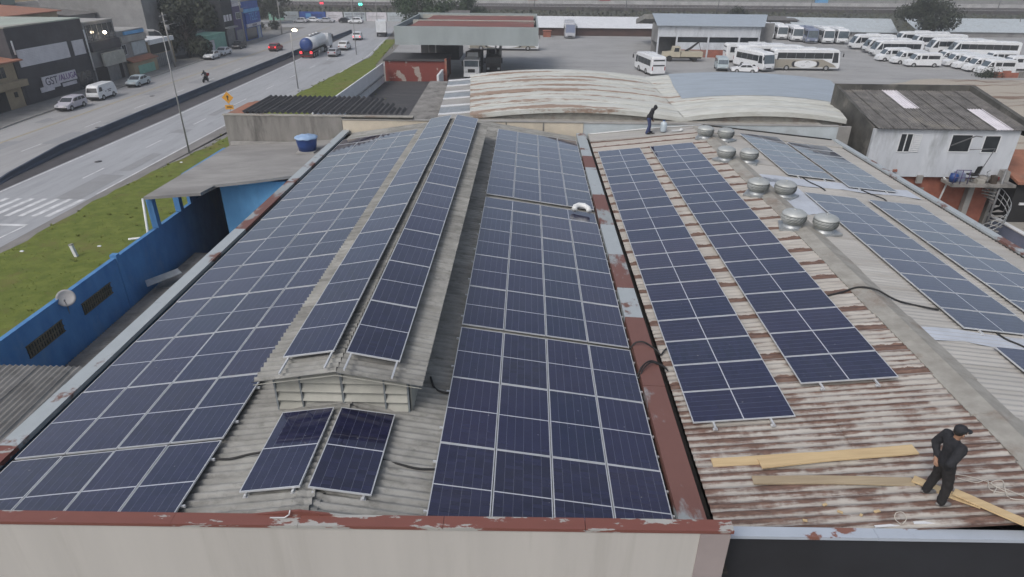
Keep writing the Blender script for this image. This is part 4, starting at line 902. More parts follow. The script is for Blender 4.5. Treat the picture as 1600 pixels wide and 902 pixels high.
b = MB(); b.box(28.0, 28.35, 39.5, 39.88, 0, 4.7); b.build('pillar', M['concrete_lt'], hs_)
b = MB(); b.box(24.55, 24.9, 39.45, 39.59, 4.6, 5.1); b.build('meter_box', M['concrete_lt'], hs_)
b = MB(); b.box(22.95, 23.2, 39.5, 39.59, 5.3, 5.45); b.build('vent_hood', M['brick'], hs_)
b = MB(); b.tube([(26.0, 39.5, 7.0), (26.9, 38.9, 7.75), (27.0, 38.5, 7.8)], .04); b.tube([(26.6, 38.6, 7.0), (28.0, 38.5, 7.1), (27.6, 38.55, 5.6)], .03); b.build('awning_frame', M['steel'], hs_)
rl = MB()
for x in (26.15, 26.55, 27.0): rl.tube([(x, 38.45, 4.9), (x, 38.45, 5.8)], .025)
for z in (5.3, 5.78): rl.tube([(26.15, 38.45, z), (27.0, 38.45, z)], .022)
rl.build('railing', M['purple'], hs_)
st = thing('spiral_stair', 'pale metal spiral staircase with curved rails beside the brick wall', 'staircase', (29.2, 38.6, 1.2))
b = MB(); b.tube([(0, 0, 0), (0, 0, 4.6)], .07); b.build('centre_post', M['steel'], st, True)
n = 15
for k in range(n):
    a0 = R(200)+k*R(24); b = MB(); z = .25*k+.1
    b.hexa([(.07*cos(a0), .07*sin(a0), z), (.85*cos(a0), .85*sin(a0), z), (.85*cos(a0+.4), .85*sin(a0+.4), z), (.07*cos(a0+.4), .07*sin(a0+.4), z), (.07*cos(a0), .07*sin(a0), z+.04), (.85*cos(a0), .85*sin(a0), z+.04), (.85*cos(a0+.4), .85*sin(a0+.4), z+.04), (.07*cos(a0+.4), .07*sin(a0+.4), z+.04)]); b.build('tread', M['concrete_lt'], st, True)
    b = MB(); b.tube([(.85*cos(a0), .85*sin(a0), z), (.9*cos(a0), .9*sin(a0), z+.95)], .018); b.build('baluster', M['alu_dull'], st, True)
for h in (.3, .6, .95):
    b = MB(); b.tube([((.86+.04*h)*cos(R(200)+k*R(24)), (.86+.04*h)*sin(R(200)+k*R(24)), .25*k+.1+h) for k in range(n)], .022); b.build('handrail', M['alu_dull'], st, True)
t = thing('office_chair', 'black chair standing on the cluttered terrace of the white house', 'chair', (27.5, 38.95, 4.92), R(200))
b = MB(); b.box(-.24, .24, -.24, .24, .42, .5); b.build('seat', M['black'], t, True)
b = MB(); b.hexa([(-.22, .2, .55), (.22, .2, .55), (.22, .26, .55), (-.22, .26, .55), (-.18, .28, 1.05), (.18, .28, 1.05), (.18, .33, 1.05), (-.18, .33, 1.05)]); b.build('backrest', M['black'], t, True)
b = MB(); b.tube([(0, 0, .08), (0, 0, .44)], .03); [b.tube([(0, 0, .1), (.28*cos(k*2*pi/5), .28*sin(k*2*pi/5), .04)], .02) for k in range(5)]; b.build('base', M['steel'], t, True)
for i, (x, y, w, h, mm, lab) in enumerate([(26.4, 38.9, .5, .5, 'tank_blue', 'dark blue bin on the terrace beside the railing'), (28.3, 39.0, .7, .35, 'concrete', 'grey sack heaped on the terrace near the black chair'), (29.1, 39.1, .4, .3, 'car_red', 'dull red bucket at the head of the spiral stair')]):
    b = MB(); b.lathe([(w*.4, 0), (w*.5, h*.5), (w*.46, h), (w*.1, h*1.05)], 10); o = b.build(['bin', 'sack', 'bucket'][i], M[mm]); o.location = (x, y, 4.91); tag(o, lab, ['bin', 'sack', 'bucket'][i])
for i, (x, y, w, h, mm, lab) in enumerate([(26.9, 39.2, .55, .55, 'car_blue', 'grey-blue crate pushed against the terrace wall'), (27.9, 38.75, .5, .25, 'cap_stone', 'low pale rubble pile at the terrace edge'), (28.7, 38.7, .35, .5, 'bark', 'dark potted plant tub at the terrace edge'), (29.6, 39.2, .5, .7, 'concrete_lt', 'pale covered box at the right end of the terrace')]):
    b = MB(); b.hexa([(-w/2, -w/2, 0), (w/2, -w*.45, 0), (w/2, w/2, 0), (-w*.45, w/2, 0), (-w*.46, -w*.4, h), (w*.43, -w*.42, h*.9), (w*.4, w*.45, h), (-w*.42, w*.42, h*.95)]); o = b.build(['crate', 'rubble', 'plant_tub', 'covered_box'][i], M[mm]); o.location = (x, y, 4.91); tag(o, lab, ['crate', 'rubble', 'tub', 'box'][i])
# neighbouring lot further right
nl = thing('retaining_wall', 'dark blue-grey retaining wall with a white painted edge at the right edge of the view', 'wall', (31, 37, 0))
b = MB(); b.box(30.9, 31.15, 28, 42, 0, 1.95); b.build('wall_body', M['car_blue'], nl)
b = MB(); b.box(30.85, 31.2, 28, 42.05, 1.96, 2.04); b.build('edge_strip', M['white'], nl)
b = MB(); b.box(31.16, 60, 26, 46, 0, 1.9); tag(b.build('raised_terrain', M['cap_stone']), None, None, None, 'structure')
sm = thing('small_tiled_hut', 'corner of a tiled hut over a dark opening at the right edge of the view', 'hut', (31.5, 40.5, 1.9))
b = MB(); b.box(-.2, 5, -.5, 3, 0, 2.6); b.build('hut_wall', M['dark'], sm, True)
b = MB(); b.hexa([(-.5, -.9, 2.65), (5.2, -.9, 2.65), (5.2, 3.2, 3.7), (-.5, 3.2, 3.7), (-.5, -.9, 2.8), (5.2, -.9, 2.8), (5.2, 3.2, 3.85), (-.5, 3.2, 3.85)]); b.build('hut_roof', M['tile'], sm, True)
b = MB(); b.box(.3, 5, -.6, -.52, 1.2, 1.35); b.build('shelf_rail', M['white'], sm, True)
# ================================================================== GROUND, ROAD, GRASS
def sheet(name, poly, z, mm, kind='structure'):
    b = MB(); b.add([(p[0], p[1], z) for p in poly], [tuple(range(len(poly)))])
    if sum(poly[i][0]*poly[(i+1) % len(poly)][1]-poly[(i+1) % len(poly)][0]*poly[i][1] for i in range(len(poly))) < 0: b.f[0] = tuple(reversed(b.f[0]))
    return tag(b.build(name, mm), kind=kind)
sheet('ground', [(-900, -60), (900, -60), (900, 1500), (-900, 1500)], 0, M['ground'])
sheet('far_road', [(-57.2, -40), (-44.6, -40), (-45.6, 130), (-44, 200), (-60.5, 200), (-60.2, 150), (-59.2, 112), (-58.2, 85), (-57.2, 66)], .012, M['road2'])
sheet('near_road', [(-45, -40), (-33.6, -40), (-33.5, 50), (-31.8, 72), (-30.6, 95), (-30.5, 130), (-33, 158), (-36, 185), (-45.5, 185), (-45.6, 130)], .008, M['road'])
sheet('cross_road', [(-110, 185), (-20, 185), (-24, 206), (-110, 203)], .016, M['road2'])
sheet('road_shoulder', [(-34.2, -40), (-32.9, -40), (-33.2, 49), (-31.7, 66), (-32, 88), (-30.7, 112), (-29.4, 135), (-32.6, 158), (-30.5, 130), (-31.0, 95), (-34.0, 72), (-34.2, 50)], .016, M['shoulder'])
b = MB(); b.prism([(-64, -40), (-57.3, -40), (-57.3, 66), (-58.2, 74.5), (-59.2, 104), (-60.2, 150), (-60.4, 176), (-66, 176)], -.2, .13); tag(b.build('pavement', M['pave']), kind='structure')
gp = [(-33.1, -40), (-18.6, -40), (-18.6, 38.9), (-21.9, 50), (-22.0, 101.5), (-27, 118), (-30.5, 158), (-33.1, 158), (-30.2, 128), (-32, 90), (-31.6, 66), (-33.4, 49)]
gq = []; rj = random.Random(9)
for i in range(len(gp)):
    (xa, ya), (xb, yb) = gp[i], gp[(i+1) % len(gp)]; m_ = max(1, int(math.hypot(xb-xa, yb-ya)/1.3)); road_side = i >= 8 or i in (6, 7)
    for k in range(m_): gq.append((xa+(xb-xa)*k/m_+(rj.uniform(-.22, .22) if road_side and k else 0), ya+(yb-ya)*k/m_))
sheet('grass_verge', gq, .05, M['grass'])
bl = MB(); rg = random.Random(3)
def inpoly(x, y):
    c = False
    for i in range(len(gp)):
        (x1, y1), (x2, y2) = gp[i], gp[i-1]
        if (y1 > y) != (y2 > y) and x < (x2-x1)*(y-y1)/(y2-y1)+x1: c = not c
    return c
for _ in range(9000):
    y = 12+rg.random()**1.6*130; x = rg.uniform(-33.2, -18.7)
    if not inpoly(x, y): continue
    h = rg.uniform(.02, .06); a = rg.random()*6.28; w = .035+.02*rg.random()
    dx, dy = w*cos(a), w*sin(a); l = rg.uniform(-.06, .06)
    bl.add([(x-dx, y-dy, .05), (x+dx, y+dy, .05), (x+l, y+l, .05+h)], [(0, 1, 2)])
for _ in range(420):     # tufts and weeds, most of them along the edges
    i = rg.randrange(len(gq)); e = gq[i]
    x, y = (e[0]+rg.gauss(0, .35), e[1]+rg.gauss(0, .5)) if rg.random() < .7 else (rg.uniform(-33, -19), 15+rg.random()*90)
    if y < 14 or not (inpoly(x, y) or rg.random() < .35) or x > -18.9: continue
    for k in range(14):
        a = rg.random()*6.28; q = rg.random()*.14; h = rg.uniform(.08, .2); px_, py_ = x+q*cos(a), y+q*sin(a); bl.add([(px_-.03*sin(a), py_+.03*cos(a), .03), (px_+.03*sin(a), py_-.03*cos(a), .03), (px_+h*.8*cos(a), py_+h*.8*sin(a), .03+h)], [(0, 1, 2)])
tag(bl.build('grass_blades', M['blade']), kind='stuff')
# painted markings
def strip(name, pts, w, z, mm, dashes=None):
    b = MB()
    segs = []
    for i in range(len(pts)-1):
        a, c = Vector(pts[i]), Vector(pts[i+1]); l = (c-a).length; d = (c-a)/l
        if dashes:
            s = 0
            while s < l: segs.append((a+d*s, a+d*min(s+dashes[0], l))); s += sum(dashes)
        else: segs.append((a, c))
    for a, c in segs:
        d = (c-a).normalized(); q = Vector((-d.y, d.x))*w/2
        b.quad((a.x+q.x, a.y+q.y, z), (a.x-q.x, a.y-q.y, z), (c.x-q.x, c.y-q.y, z), (c.x+q.x, c.y+q.y, z))
    return tag(b.build(name, mm), kind='structure')
strip('edge_line', [(-34.3, 48), (-34.15, 72), (-31.2, 92), (-31, 130), (-33.4, 158)], .16, .022, M['white_paint'])
strip('inner_edge_line', [(-42.3, 44), (-41.9, 76), (-42.6, 125)], .16, .022, M['white_paint'])
strip('lane_dashes', [(-37.9, 52), (-37.7, 84), (-37.2, 150)], .14, .022, M['white_paint'], (3, 7))
strip('yellow_line', [(-53.1, 40), (-53.6, 95), (-53.6, 132), (-54, 185)], .35, .022, M['yellow_paint'])
strip('lane_dashes', [(-49.0, 60), (-49.2, 180)], .12, .022, M['white_paint'], (3, 7))
for i in range(7): strip('zebra_bar', [(-34.9-1.0*i, 43.0), (-34.6-1.0*i, 46.8)], .42, .022, M['white_paint'])
strip('stop_line', [(-35.2, 41.3), (-44, 41.3)], .35, .022, M['white_paint'])
strip('arrow_line', [(-35.2, 41.1), (-35.7, 35)], .16, .022, M['white_paint'])
rp = random.Random(4)
for _ in range(16):      # mended patches of darker or paler asphalt
    x = rp.choice((rp.uniform(-41.5, -35.5), rp.uniform(-56, -46.5))); y = rp.uniform(42, 150); w, l = rp.uniform(.5, 1.3), rp.uniform(1.5, 7)
    sheet('road_patch', [(x-w, y), (x+w, y+rp.uniform(-.2, .2)), (x+w*.95, y+l), (x-w, y+l+rp.uniform(-.3, .3))], .019, M['mended'])
for (x, y) in ((-39.6, 57), (-36.2, 78), (-51, 88), (-47.5, 70)):
    b = MB(); b.lathe([(.32, 0), (.32, .005)], 16, (x, y, .0235)); tag(b.build('manhole_cover', M['strip_dark']), kind='structure')
# median
mbx = thing('median_barrier', 'long dark blue-stained concrete barrier along the middle of the road', 'barrier', (-45, 90, 0))
pts = [(-43.3, 46.5), (-44.2, 52), (-44.9, 60), (-45.2, 75), (-45.35, 130), (-44.7, 172)]
hts = [.1, .45, .8, .85, .85, .8]
for i in range(5):
    n = 1 if i < 2 else 4 if i == 2 else 12 if i == 3 else 8
    for k in range(n):
        s0, s1 = k/n, (k+1)/n; L3 = lambda a, c, s: a+(c-a)*s
        x0, y0, h0 = (L3(pts[i][0], pts[i+1][0], s0), L3(pts[i][1], pts[i+1][1], s0), L3(hts[i], hts[i+1], s0)); x1, y1, h1 = (L3(pts[i][0], pts[i+1][0], s1), L3(pts[i][1], pts[i+1][1], s1)-.02, L3(hts[i], hts[i+1], s1))
        b = MB(); 
        P = lambda x, y, h: [(x+.32, y, 0), (x+.28, y, h*.25), (x+.14, y, h*.4), (x+.1, y, h), (x-.1, y, h), (x-.14, y, h*.4), (x-.28, y, h*.25), (x-.32, y, 0)]
        vs = P(x0, y0, h0)+P(x1, y1, h1); b.add(vs, [(j, j+1, 9+j, 8+j) for j in range(7)]+[tuple(range(7, -1, -1)), tuple(range(8, 16))]); b.build('barrier_block', M['barrier'], mbx)
sheet('median_strip', [(-42.5, 46), (-43.2, 46.4), (-45.3, 60), (-45.7, 130), (-45, 172), (-44.3, 172), (-43.0, 130), (-42.3, 76)], .018, M['strip_dark'])
# kerb
b = MB(); kp = [(-57.3, -40), (-57.3, 66), (-58.2, 74.5), (-59.2, 104), (-60.2, 150)]
for i in range(4):
    (x0, y0), (x1, y1) = kp[i], kp[i+1]; b.hexa([(x0, y0, 0), (x0+.16, y0, 0), (x1+.16, y1, 0), (x1, y1, 0), (x0+.0, y0, .138), (x0+.14, y0, .134), (x1+.14, y1, .134), (x1, y1, .138)])
tag(b.build('kerb', M['concrete_lt']), kind='structure')

# ================================================================== VEHICLES
def vehicle(name, label, cat, loc, rz, L, Wd, prof, paintm, wheels, side=(), screens=(), k=.06, wr=.31, group=None, lights=True, braking=False, fz=.62, glassm=None, frontx=None, lit=False):
    """prof: side outline (x forward, z); side: window outlines; screens: index pairs of outline points that carry glass"""
    t = thing(name, label, cat, (loc[0], loc[1], .02), rz, group)
    hw = lambda z: Wd/2-k*max(0, z-.35)
    cx = sum(p[0] for p in prof)/len(prof); cz = sum(p[1] for p in prof)/len(prof)
    def ins(p, d):
        v = Vector((p[0]-cx, p[1]-cz)); l = v.length; v *= max(0, (l-d))/l; return (cx+v.x, cz+v.y)
    rings = [(-1, 0.07, 0.), (-1, 0., .09), (1, 0., .09), (1, .07, 0.)]
    b = MB(); n = len(prof)
    for s, di, dy in rings:
        for p in prof: q = ins(p, di); b.v.append((q[0], s*(hw(q[1])-dy), q[1]))
    for r in range(3):
        for i in range(n): j = (i+1) % n; b.f.append((r*n+i, (r+1)*n+i, (r+1)*n+j, r*n+j))
    b.f.append(tuple(range(n))); b.f.append(tuple(range(4*n-1, 3*n-1, -1)))
    b.build('body', paintm, t, True)
    gm = glassm or M['glass']
    for (i, j) in screens:
        p, q = Vector((prof[i][0], 0, prof[i][1])), Vector((prof[j][0], 0, prof[j][1])); d = q-p; nn = Vector((d.z, 0, -d.x)).normalized()
        if nn.dot(p-Vector((cx, 0, cz))) < 0: nn = -nn
        a0, a1 = p+d*.07+nn*.012, p+d*.94+nn*.012; w0, w1 = hw(a0.z)-.1, hw(a1.z)-.13
        b = MB(); b.add([(a0.x, -w0, a0.z), (a0.x, w0, a0.z), (a1.x, w1, a1.z), (a1.x, -w1, a1.z)], [(0, 1, 2, 3)])
        b.build('windscreen' if a0.x > cx else 'rear_window', gm, t, True)
    for poly in side:
        for s in (-1, 1):
            b = MB(); b.add([(x, s*(hw(z)+.008), z) for x, z in poly], [tuple(range(len(poly)))]); b.build('side_window', M['glass'], t, True)
    for wx in wheels:
        for s in (-1, 1):
            b = MB(); b.lathe([(wr*.98, -.11), (wr, -.08), (wr, .08), (wr*.98, .11)], 14, (wx, s*(Wd/2-.1), wr-.02), 'y', False); w = b.build('wheel', M['tyre'], t, True)
            b = MB(); b.lathe([(wr*.6, .112*s), (wr*.55, .122*s), (wr*.2, .118*s)], 12, (wx, s*(Wd/2-.1), wr-.02), 'y', False); b.build('rim', M['rim'], w, True)
            b = MB(); m = 10; vs = [(wx+wr*1.2*cos(pi*q/m), s*(Wd/2+.004), wr-.03+wr*1.2*sin(pi*q/m)) for q in range(m+1)]; b.add(vs, [tuple(range(m+1))]); b.build('wheel_arch', M['black'], t, True)
    x1 = max(p[0] for p in prof if p[1] < fz+.25); x0 = min(p[0] for p in prof if p[1] < fz+.5)
    for s in (-1, 1):
        b = MB(); y = s*(Wd/2-.3); b.box(x1-.12, x1+.012, y-.17, y+.17, fz, fz+.15); b.build('headlight', M['head'], t, True)
        b = MB(); y = s*(Wd/2-.22); b.box(x0-.012, x0+.1, y-.12, y+.12, fz+.1, fz+.32); b.build('taillight', M['brake'] if braking else M['tail'], t, True)
    b = MB(); b.box(x1-.05, x1+.06, -Wd/2+.1, Wd/2-.1, .3, .5); b.build('front_bumper', M['black'] if Wd < 2 else paintm, t, True)
    b = MB(); b.box(x0-.06, x0+.05, -Wd/2+.1, Wd/2-.1, .3, .5); b.build('rear_bumper', M['black'] if Wd < 2 else paintm, t, True)
    b = MB(); b.box(min(p[0] for p in prof)+.2, max(p[0] for p in prof)-.2, -Wd/2+.1, Wd/2-.1, .14, .32); b.build('underbody', M['black'], t, True)
    for s in (-1, 1):
        mx = frontx if frontx is not None else x1-1.35; zc = max(p[1] for p in prof)*.66
        b = MB(); b.box(mx-.08, mx+.08, s*(hw(zc)+.02)-.0, s*(hw(zc)+.2), zc-.08, zc+.08); b.build('mirror', M['black'] if Wd > 2 else paintm, t, True)
    return t
HATCH = [(-1.9, .28), (1.9, .28), (2.0, .5), (1.92, .72), (1.05, .93), (.35, 1.38), (.05, 1.45), (-1.2, 1.43), (-1.72, 1.0), (-1.97, .9), (-2.0, .5)]
H_S = [[(.85, .95), (.38, 1.30), (-.32, 1.34), (-.32, .95)], [(-.4, .95), (-.4, 1.34), (-1.1, 1.32), (-1.4, .97)]]
SEDAN = [(-2.1, .28), (2.1, .28), (2.2, .5), (2.1, .72), (1.15, .93), (.45, 1.36), (.1, 1.42), (-.9, 1.40), (-1.5, 1.02), (-2.1, .96), (-2.2, .55)]
S_S = [[(.95, .95), (.48, 1.28), (-.2, 1.32), (-.2, .95)], [(-.28, .95), (-.28, 1.32), (-.85, 1.3), (-1.25, .98)]]
WAGON = [(-2.1, .28), (2.0, .28), (2.1, .5), (2.0, .72), (1.05, .93), (.35, 1.38), (.0, 1.45), (-1.75, 1.42), (-2.05, 1.0), (-2.15, .9), (-2.15, .5)]
W_S = H_S[:1]+[[(-.4, .95), (-.4, 1.34), (-1.05, 1.33), (-1.05, .95)], [(-1.13, .95), (-1.13, 1.33), (-1.65, 1.3), (-1.85, .97)]]
SUV = [(-2.0, .35), (2.0, .35), (2.1, .6), (2.0, .85), (1.15, 1.08), (.5, 1.62), (.2, 1.7), (-1.6, 1.68), (-1.95, 1.2), (-2.1, 1.05), (-2.1, .55)]
U_S = [[(.98, 1.1), (.55, 1.5), (-.3, 1.56), (-.3, 1.1)], [(-.4, 1.1), (-.4, 1.56), (-1.35, 1.54), (-1.65, 1.14)]]
KOMBI = [(-2.15, .3), (2.1, .3), (2.22, .55), (2.2, 1.0), (1.98, 1.62), (1.75, 1.86), (1.4, 1.93), (-1.7, 1.93), (-2.0, 1.75), (-2.2, 1.0), (-2.2, .5)]
SPR = [(-2.9, .32), (2.85, .32), (2.95, .6), (2.85, .95), (2.1, 1.25), (1.5, 2.15), (1.15, 2.38), (-2.6, 2.42), (-2.85, 2.2), (-2.92, 1.2), (-2.92, .5)]
SPR_S = [[(1.95, 1.33), (1.55, 1.95), (1.05, 2.0), (1.05, 1.33)], [(.75, 1.4), (.75, 2.0), (-.25, 2.0), (-.25, 1.4)], [(-.4, 1.4), (-.4, 2.0), (-2.4, 2.0), (-2.4, 1.4)]]
G1 = 'cars parked along the far kerb'
p = at(117, 172, 0)
vehicle('parked_car', 'lilac-silver station wagon parked in front of the white old van', 'car', (-56.6, 79.6), R(-88), 4.2, 1.65, WAGON, M['car_lilac'], (1.25, -1.25), W_S, ((4, 5), (7, 8)), group=G1)
kv = vehicle('parked_van', 'white old rounded van parked behind the lilac station wagon', 'van', (-56.7, 86.3), R(-88), 4.4, 1.72, KOMBI, M['car_white'], (1.25, -1.2), [[(1.85, 1.12), (1.62, 1.62), (1.05, 1.62), (1.05, 1.12)]], ((3, 4),), k=.08, wr=.33, group=G1)
b = MB()
for x, z, l in ((-.9, 1.05, .9), (-.7, .85, .6), (.35, .95, .25)): b.box(x, x+l, .845, .853, z, z+.09)
b.build('lettering', M['sign_ink'], kv, True)
vehicle('parked_car', 'silver-blue sedan parked alone by the low garage wall', 'car', (-57.2, 96.0), R(-88), 4.2, 1.66, SEDAN, M['car_teal'], (1.27, -1.27), S_S, ((4, 5), (7, 8)), group=G1)
vehicle('parked_car', 'white car parked in front of the mint green shop, nose towards the camera', 'car', (-58.7, 123.8), R(-88), 4.1, 1.68, HATCH, M['car_white'], (1.25, -1.25), H_S, ((4, 5), (7, 8)), group=G1)
vehicle('parked_car', 'white car parked right behind another white car at the mint green shop', 'car', (-58.9, 129.3), R(-88), 4.3, 1.68, SEDAN, M['car_white'], (1.27, -1.27), S_S, ((4, 5), (7, 8)), group=G1)
vehicle('parked_car', 'low black car parked before the narrow black building', 'car', (-60.0, 139.6), R(-88), 4.3, 1.7, SEDAN, M['car_black'], (1.27, -1.27), S_S, ((4, 5), (7, 8)), group=G1)
vehicle('moving_car', 'dark red car with lit brake lights driving away on the far carriageway', 'car', (-51.3, 136.6), R(90), 4.0, 1.7, HATCH, M['car_red'], (1.25, -1.25), H_S, ((4, 5), (7, 8)), braking=True)
vehicle('moving_car', 'small silver car behind the white van, to the right of the tanker truck', 'car', (-37.4, 129.6), R(90), 4.0, 1.66, HATCH, M['car_silver'], (1.25, -1.25), H_S, ((4, 5), (7, 8)))
vehicle('moving_van', 'tall white passenger van ahead of the small silver car', 'van', (-37.9, 139.3), R(91), 4.3, 1.8, SUV, M['car_white'], (1.3, -1.3), U_S, ((4, 5), (7, 8)), k=.05)
vehicle('moving_car', 'white car with an orange lit rear beside the tanker cab', 'car', (-39.6, 157.5), R(97), 4.4, 1.9, SUV, M['car_white'], (1.3, -1.3), U_S, ((4, 5), (7, 8)), braking=True)
# tanker
tk = thing('tanker_truck', 'tanker truck with a white tank and a dark blue rounded rear end driving away', 'truck', (-41.6, 125.6, .02), R(91.5))
b = MB(); pr = [(.02, 0), (.7, .04), (1.08, .25), (1.18, .6), (1.2, 1.0)]; b.lathe(pr, 22, (0, 0, 2.35), 'x'); b.build('tank_rear', M['tank_blue'], tk, True)
b = MB(); b.lathe([(1.2, 1.0), (1.2, 4.6), (1.22, 4.65), (1.22, 4.8), (1.2, 4.85), (1.2, 11.0), (1.1, 11.5), (.6, 11.8), (.02, 11.85)], 22, (0, 0, 2.35), 'x'); b.build('tank', M['car_white'], tk, True)
b = MB(); b.box(2.5, 10.5, -.35, .35, 3.52, 3.6); b.build('catwalk', M['steel'], tk, True)
for x in (4, 6.3, 8.6): b = MB(); b.lathe([(.3, 0), (.3, .2), (.2, .26)], 12, (x, 0, 3.58)); b.build('hatch', M['alu'], tk, True)
b = MB(); b.box(.1, 14.4, -.5, .5, .75, 1.1); b.box(0.0, .15, -1.2, 1.2, .5, .75); b.build('chassis', M['black'], tk, True)
for s in (-1, 1):
    b = MB(); b.box(-.06, .04, s*.95-.2, s*.95+.2, .85, 1.25); b.build('taillight', M['brake'], tk, True)
    b = MB(); b.box(.3, 6, s*1.0-.02, s*1.0+.02, .8, 1.1); b.build('side_guard', M['steel'], tk, True)
    b = MB(); b.box(6.4, 8.2, s*1.05-.18, s*1.05+.18, .5, 1.1); b.build('fuel_tank', M['alu_dull'], tk, True)
    for x in (1.3, 2.55, 3.8, 9.3, 10.55, 14.3):
        b = MB(); b.lathe([(.5, -.15), (.52, -.1), (.52, .1), (.5, .15)], 16, (x, s*1.05, .5), 'y', False); w = b.build('wheel', M['tyre'], tk, True)
        b = MB(); b.lathe([(.3, .15*s), (.22, .17*s), (.1, .12*s)], 12, (x, s*1.05, .5), 'y', False); b.build('rim', M['rim'], w, True)
b = MB(); b.box(-.03, .0, -1.15, 1.15, .35, .5); b.build('rear_bumper', M['car_red'], tk, True)
b = MB(); b.prism([(12.4, -1.22), (15.2, -1.22), (15.2, 1.22), (12.4, 1.22)], .8, [3.3, 3.0, 3.0, 3.3]); b.build('cab', M['car_white'], tk, True)
b = MB(); b.box(15.202, 15.22, -1.1, 1.1, 1.9, 2.8); b.build('windscreen', M['glass'], tk, True)
for s in (-1, 1): b = MB(); b.box(15.0, 15.2, s*1.25, s*1.5, 2.1, 2.8); b.build('mirror', M['black'], tk, True)
# box truck by the tree
bt = thing('box_truck', 'white box truck parked at the far right kerb by the dark tree', 'truck', (-35.8, 166.5, .02), R(100))
b = MB(); b.box(-3.6, 2.2, -1.2, 1.2, 1.05, 3.5); b.build('cargo_box', M['car_white'], bt, True)
b = MB(); b.prism([(2.3, -1.1), (4.1, -1.1), (4.1, 1.1), (2.3, 1.1)], .7, [2.7, 2.3, 2.3, 2.7]); b.build('cab', M['car_white'], bt, True)
b = MB(); b.box(4.11, 4.13, -.95, .95, 1.5, 2.2); b.build('windscreen', M['glass'], bt, True)
b = MB(); b.box(-3.5, 4, -.9, .9, .6, 1.0); b.build('chassis', M['black'], bt, True)
for s in (-1, 1):
    for x in (-2.2, -1.2, 3.2): b = MB(); b.lathe([(.46, -.14), (.48, 0), (.46, .14)], 14, (x, s*1.0, .46), 'y', False); b.build('wheel', M['tyre'], bt, True)
# far cars by the advert wall
for px, py, pm_, lab, st in [(470, 36, 'car_silver', 'grey car parked at the left end of the advert wall', HATCH), (491, 35, 'car_white', 'white car before the blue advert', SEDAN), (511, 35.5, 'car_silver', 'low silver car before the white advert panel', SEDAN), (556, 37, 'car_white', 'white pickup-like car before the dark lettered advert', SUV), (541, 36, 'car_black', 'dark vehicle just left of the white one at the advert wall', HATCH)]:
    q = at(px, py, 0); vehicle('parked_car', lab, 'car', (q.x, q.y), R(0 if px % 2 else 180), 4, 1.7, st, M[pm_], (1.25, -1.25), H_S if st is HATCH else U_S if st is SUV else S_S, ((4, 5), (7, 8)), group='cars at the advert wall')
# motorcycle with rider
mc = thing('motorcycle', 'dark motorcycle ridden along the far carriageway', 'motorcycle', (-48.7, 99.2, .02), R(-92))
for x in (-.62, .66): b = MB(); b.lathe([(.27, -.05), (.3, 0), (.27, .05)], 14, (x, 0, .3), 'y'); b.build('wheel', M['tyre'], mc, True)
b = MB(); b.hexa([(-.7, -.1, .62), (.35, -.13, .5), (.35, .13, .5), (-.7, .1, .62), (-.85, -.1, .82), (.4, -.13, .95), (.4, .13, .95), (-.85, .1, .82)]); b.box(-.3, .3, -.15, .15, .3, .55); b.build('frame', M['car_black'], mc, True)
b = MB(); b.tube([(.66, 0, .3), (.42, 0, 1.0)], .035); b.tube([(.4, -.35, 1.05), (.42, 0, 1.0), (.4, .35, 1.05)], .02); b.build('fork', M['steel'], mc, True)
b = MB(); b.lathe([(.09, 0), (.07, .06)], 10, (.5, 0, .85), 'x'); b.build('headlight', M['head'], mc, True)
b = MB(); b.box(-1.0, -.55, -.22, .22, .85, 1.2); b.build('delivery_box', M['car_red'], mc, True)
JR = dict(pelvis=(-.25, 0, .9), chest=(-.05, 0, 1.25), neck=(.02, 0, 1.42), head=(.08, 0, 1.56), shl=(-.03, .2, 1.36), shr=(-.03, -.2, 1.36), ell=(.15, .32, 1.15), elr=(.15, -.32, 1.15), wrl=(.36, .32, 1.08), wrr=(.36, -.32, 1.08), hal=(.4, .31, 1.06), har=(.4, -.31, 1.06), hipl=(-.2, .1, .88), hipr=(-.2, -.1, .88), knl=(.2, .2, .72), knr=(.2, -.2, .72), anl=(-.05, .2, .36), anr=(-.05, -.2, .36))
pr_ = person((-48.7, 99.2, .02), R(-92), 'motorcycle rider in dark clothes and a dark helmet', JR, M['cloth_black'], M['cloth_trouser'], M['cloth_black'], None, True)
b = MB(); ellipsoid(b, (.08, 0, 1.6), (.15, .135, .15)); b.build('helmet', M['car_black'], pr_, True)

# ================================================================== POLES AND SIGNS BY THE ROAD
def lamp_post(x, y, h, lab, arm, lit=False):
    t = thing('street_lamp', lab, 'street lamp', (x, y, .04), 0, 'lamp posts by the road')
    b = MB(); b.tube([(0, 0, 0), (0, 0, h*.5), (0, 0, h)], [.085, .065, .045], 8); b.build('pole', M['pole'], t, True)
    b = MB(); b.tube([(0, 0, h-.05), (arm*.4, 0, h+.35), (arm, 0, h+.45)], .04, 6); b.build('arm', M['pole'], t, True)
    s = 1 if arm > 0 else -1
    b = MB(); b.hexa([(arm-.1*s, -.13, h+.4), (arm+.7*s, -.1, h+.46), (arm+.7*s, .1, h+.46), (arm-.1*s, .13, h+.4), (arm-.1*s, -.1, h+.52), (arm+.7*s, -.07, h+.56), (arm+.7*s, .07, h+.56), (arm-.1*s, .1, h+.52)]); b.build('lamp_head', M['pole'], t, True)
    b = MB()
    if lit: ellipsoid(b, (arm+.3*s, 0, h+.36), (.34, .2, .18), 10, 6)
    else: b.box(min(arm, arm+.6*s), max(arm, arm+.6*s), -.08, .08, h+.38, h+.42)
    b.build('lamp_glass', M['lamp_on'] if lit else M['head'], t, True)
    return t
lamp_post(-32.6, 60.2, 10.6, 'tall thin lamp post at the grass edge, the nearest one', -.7)
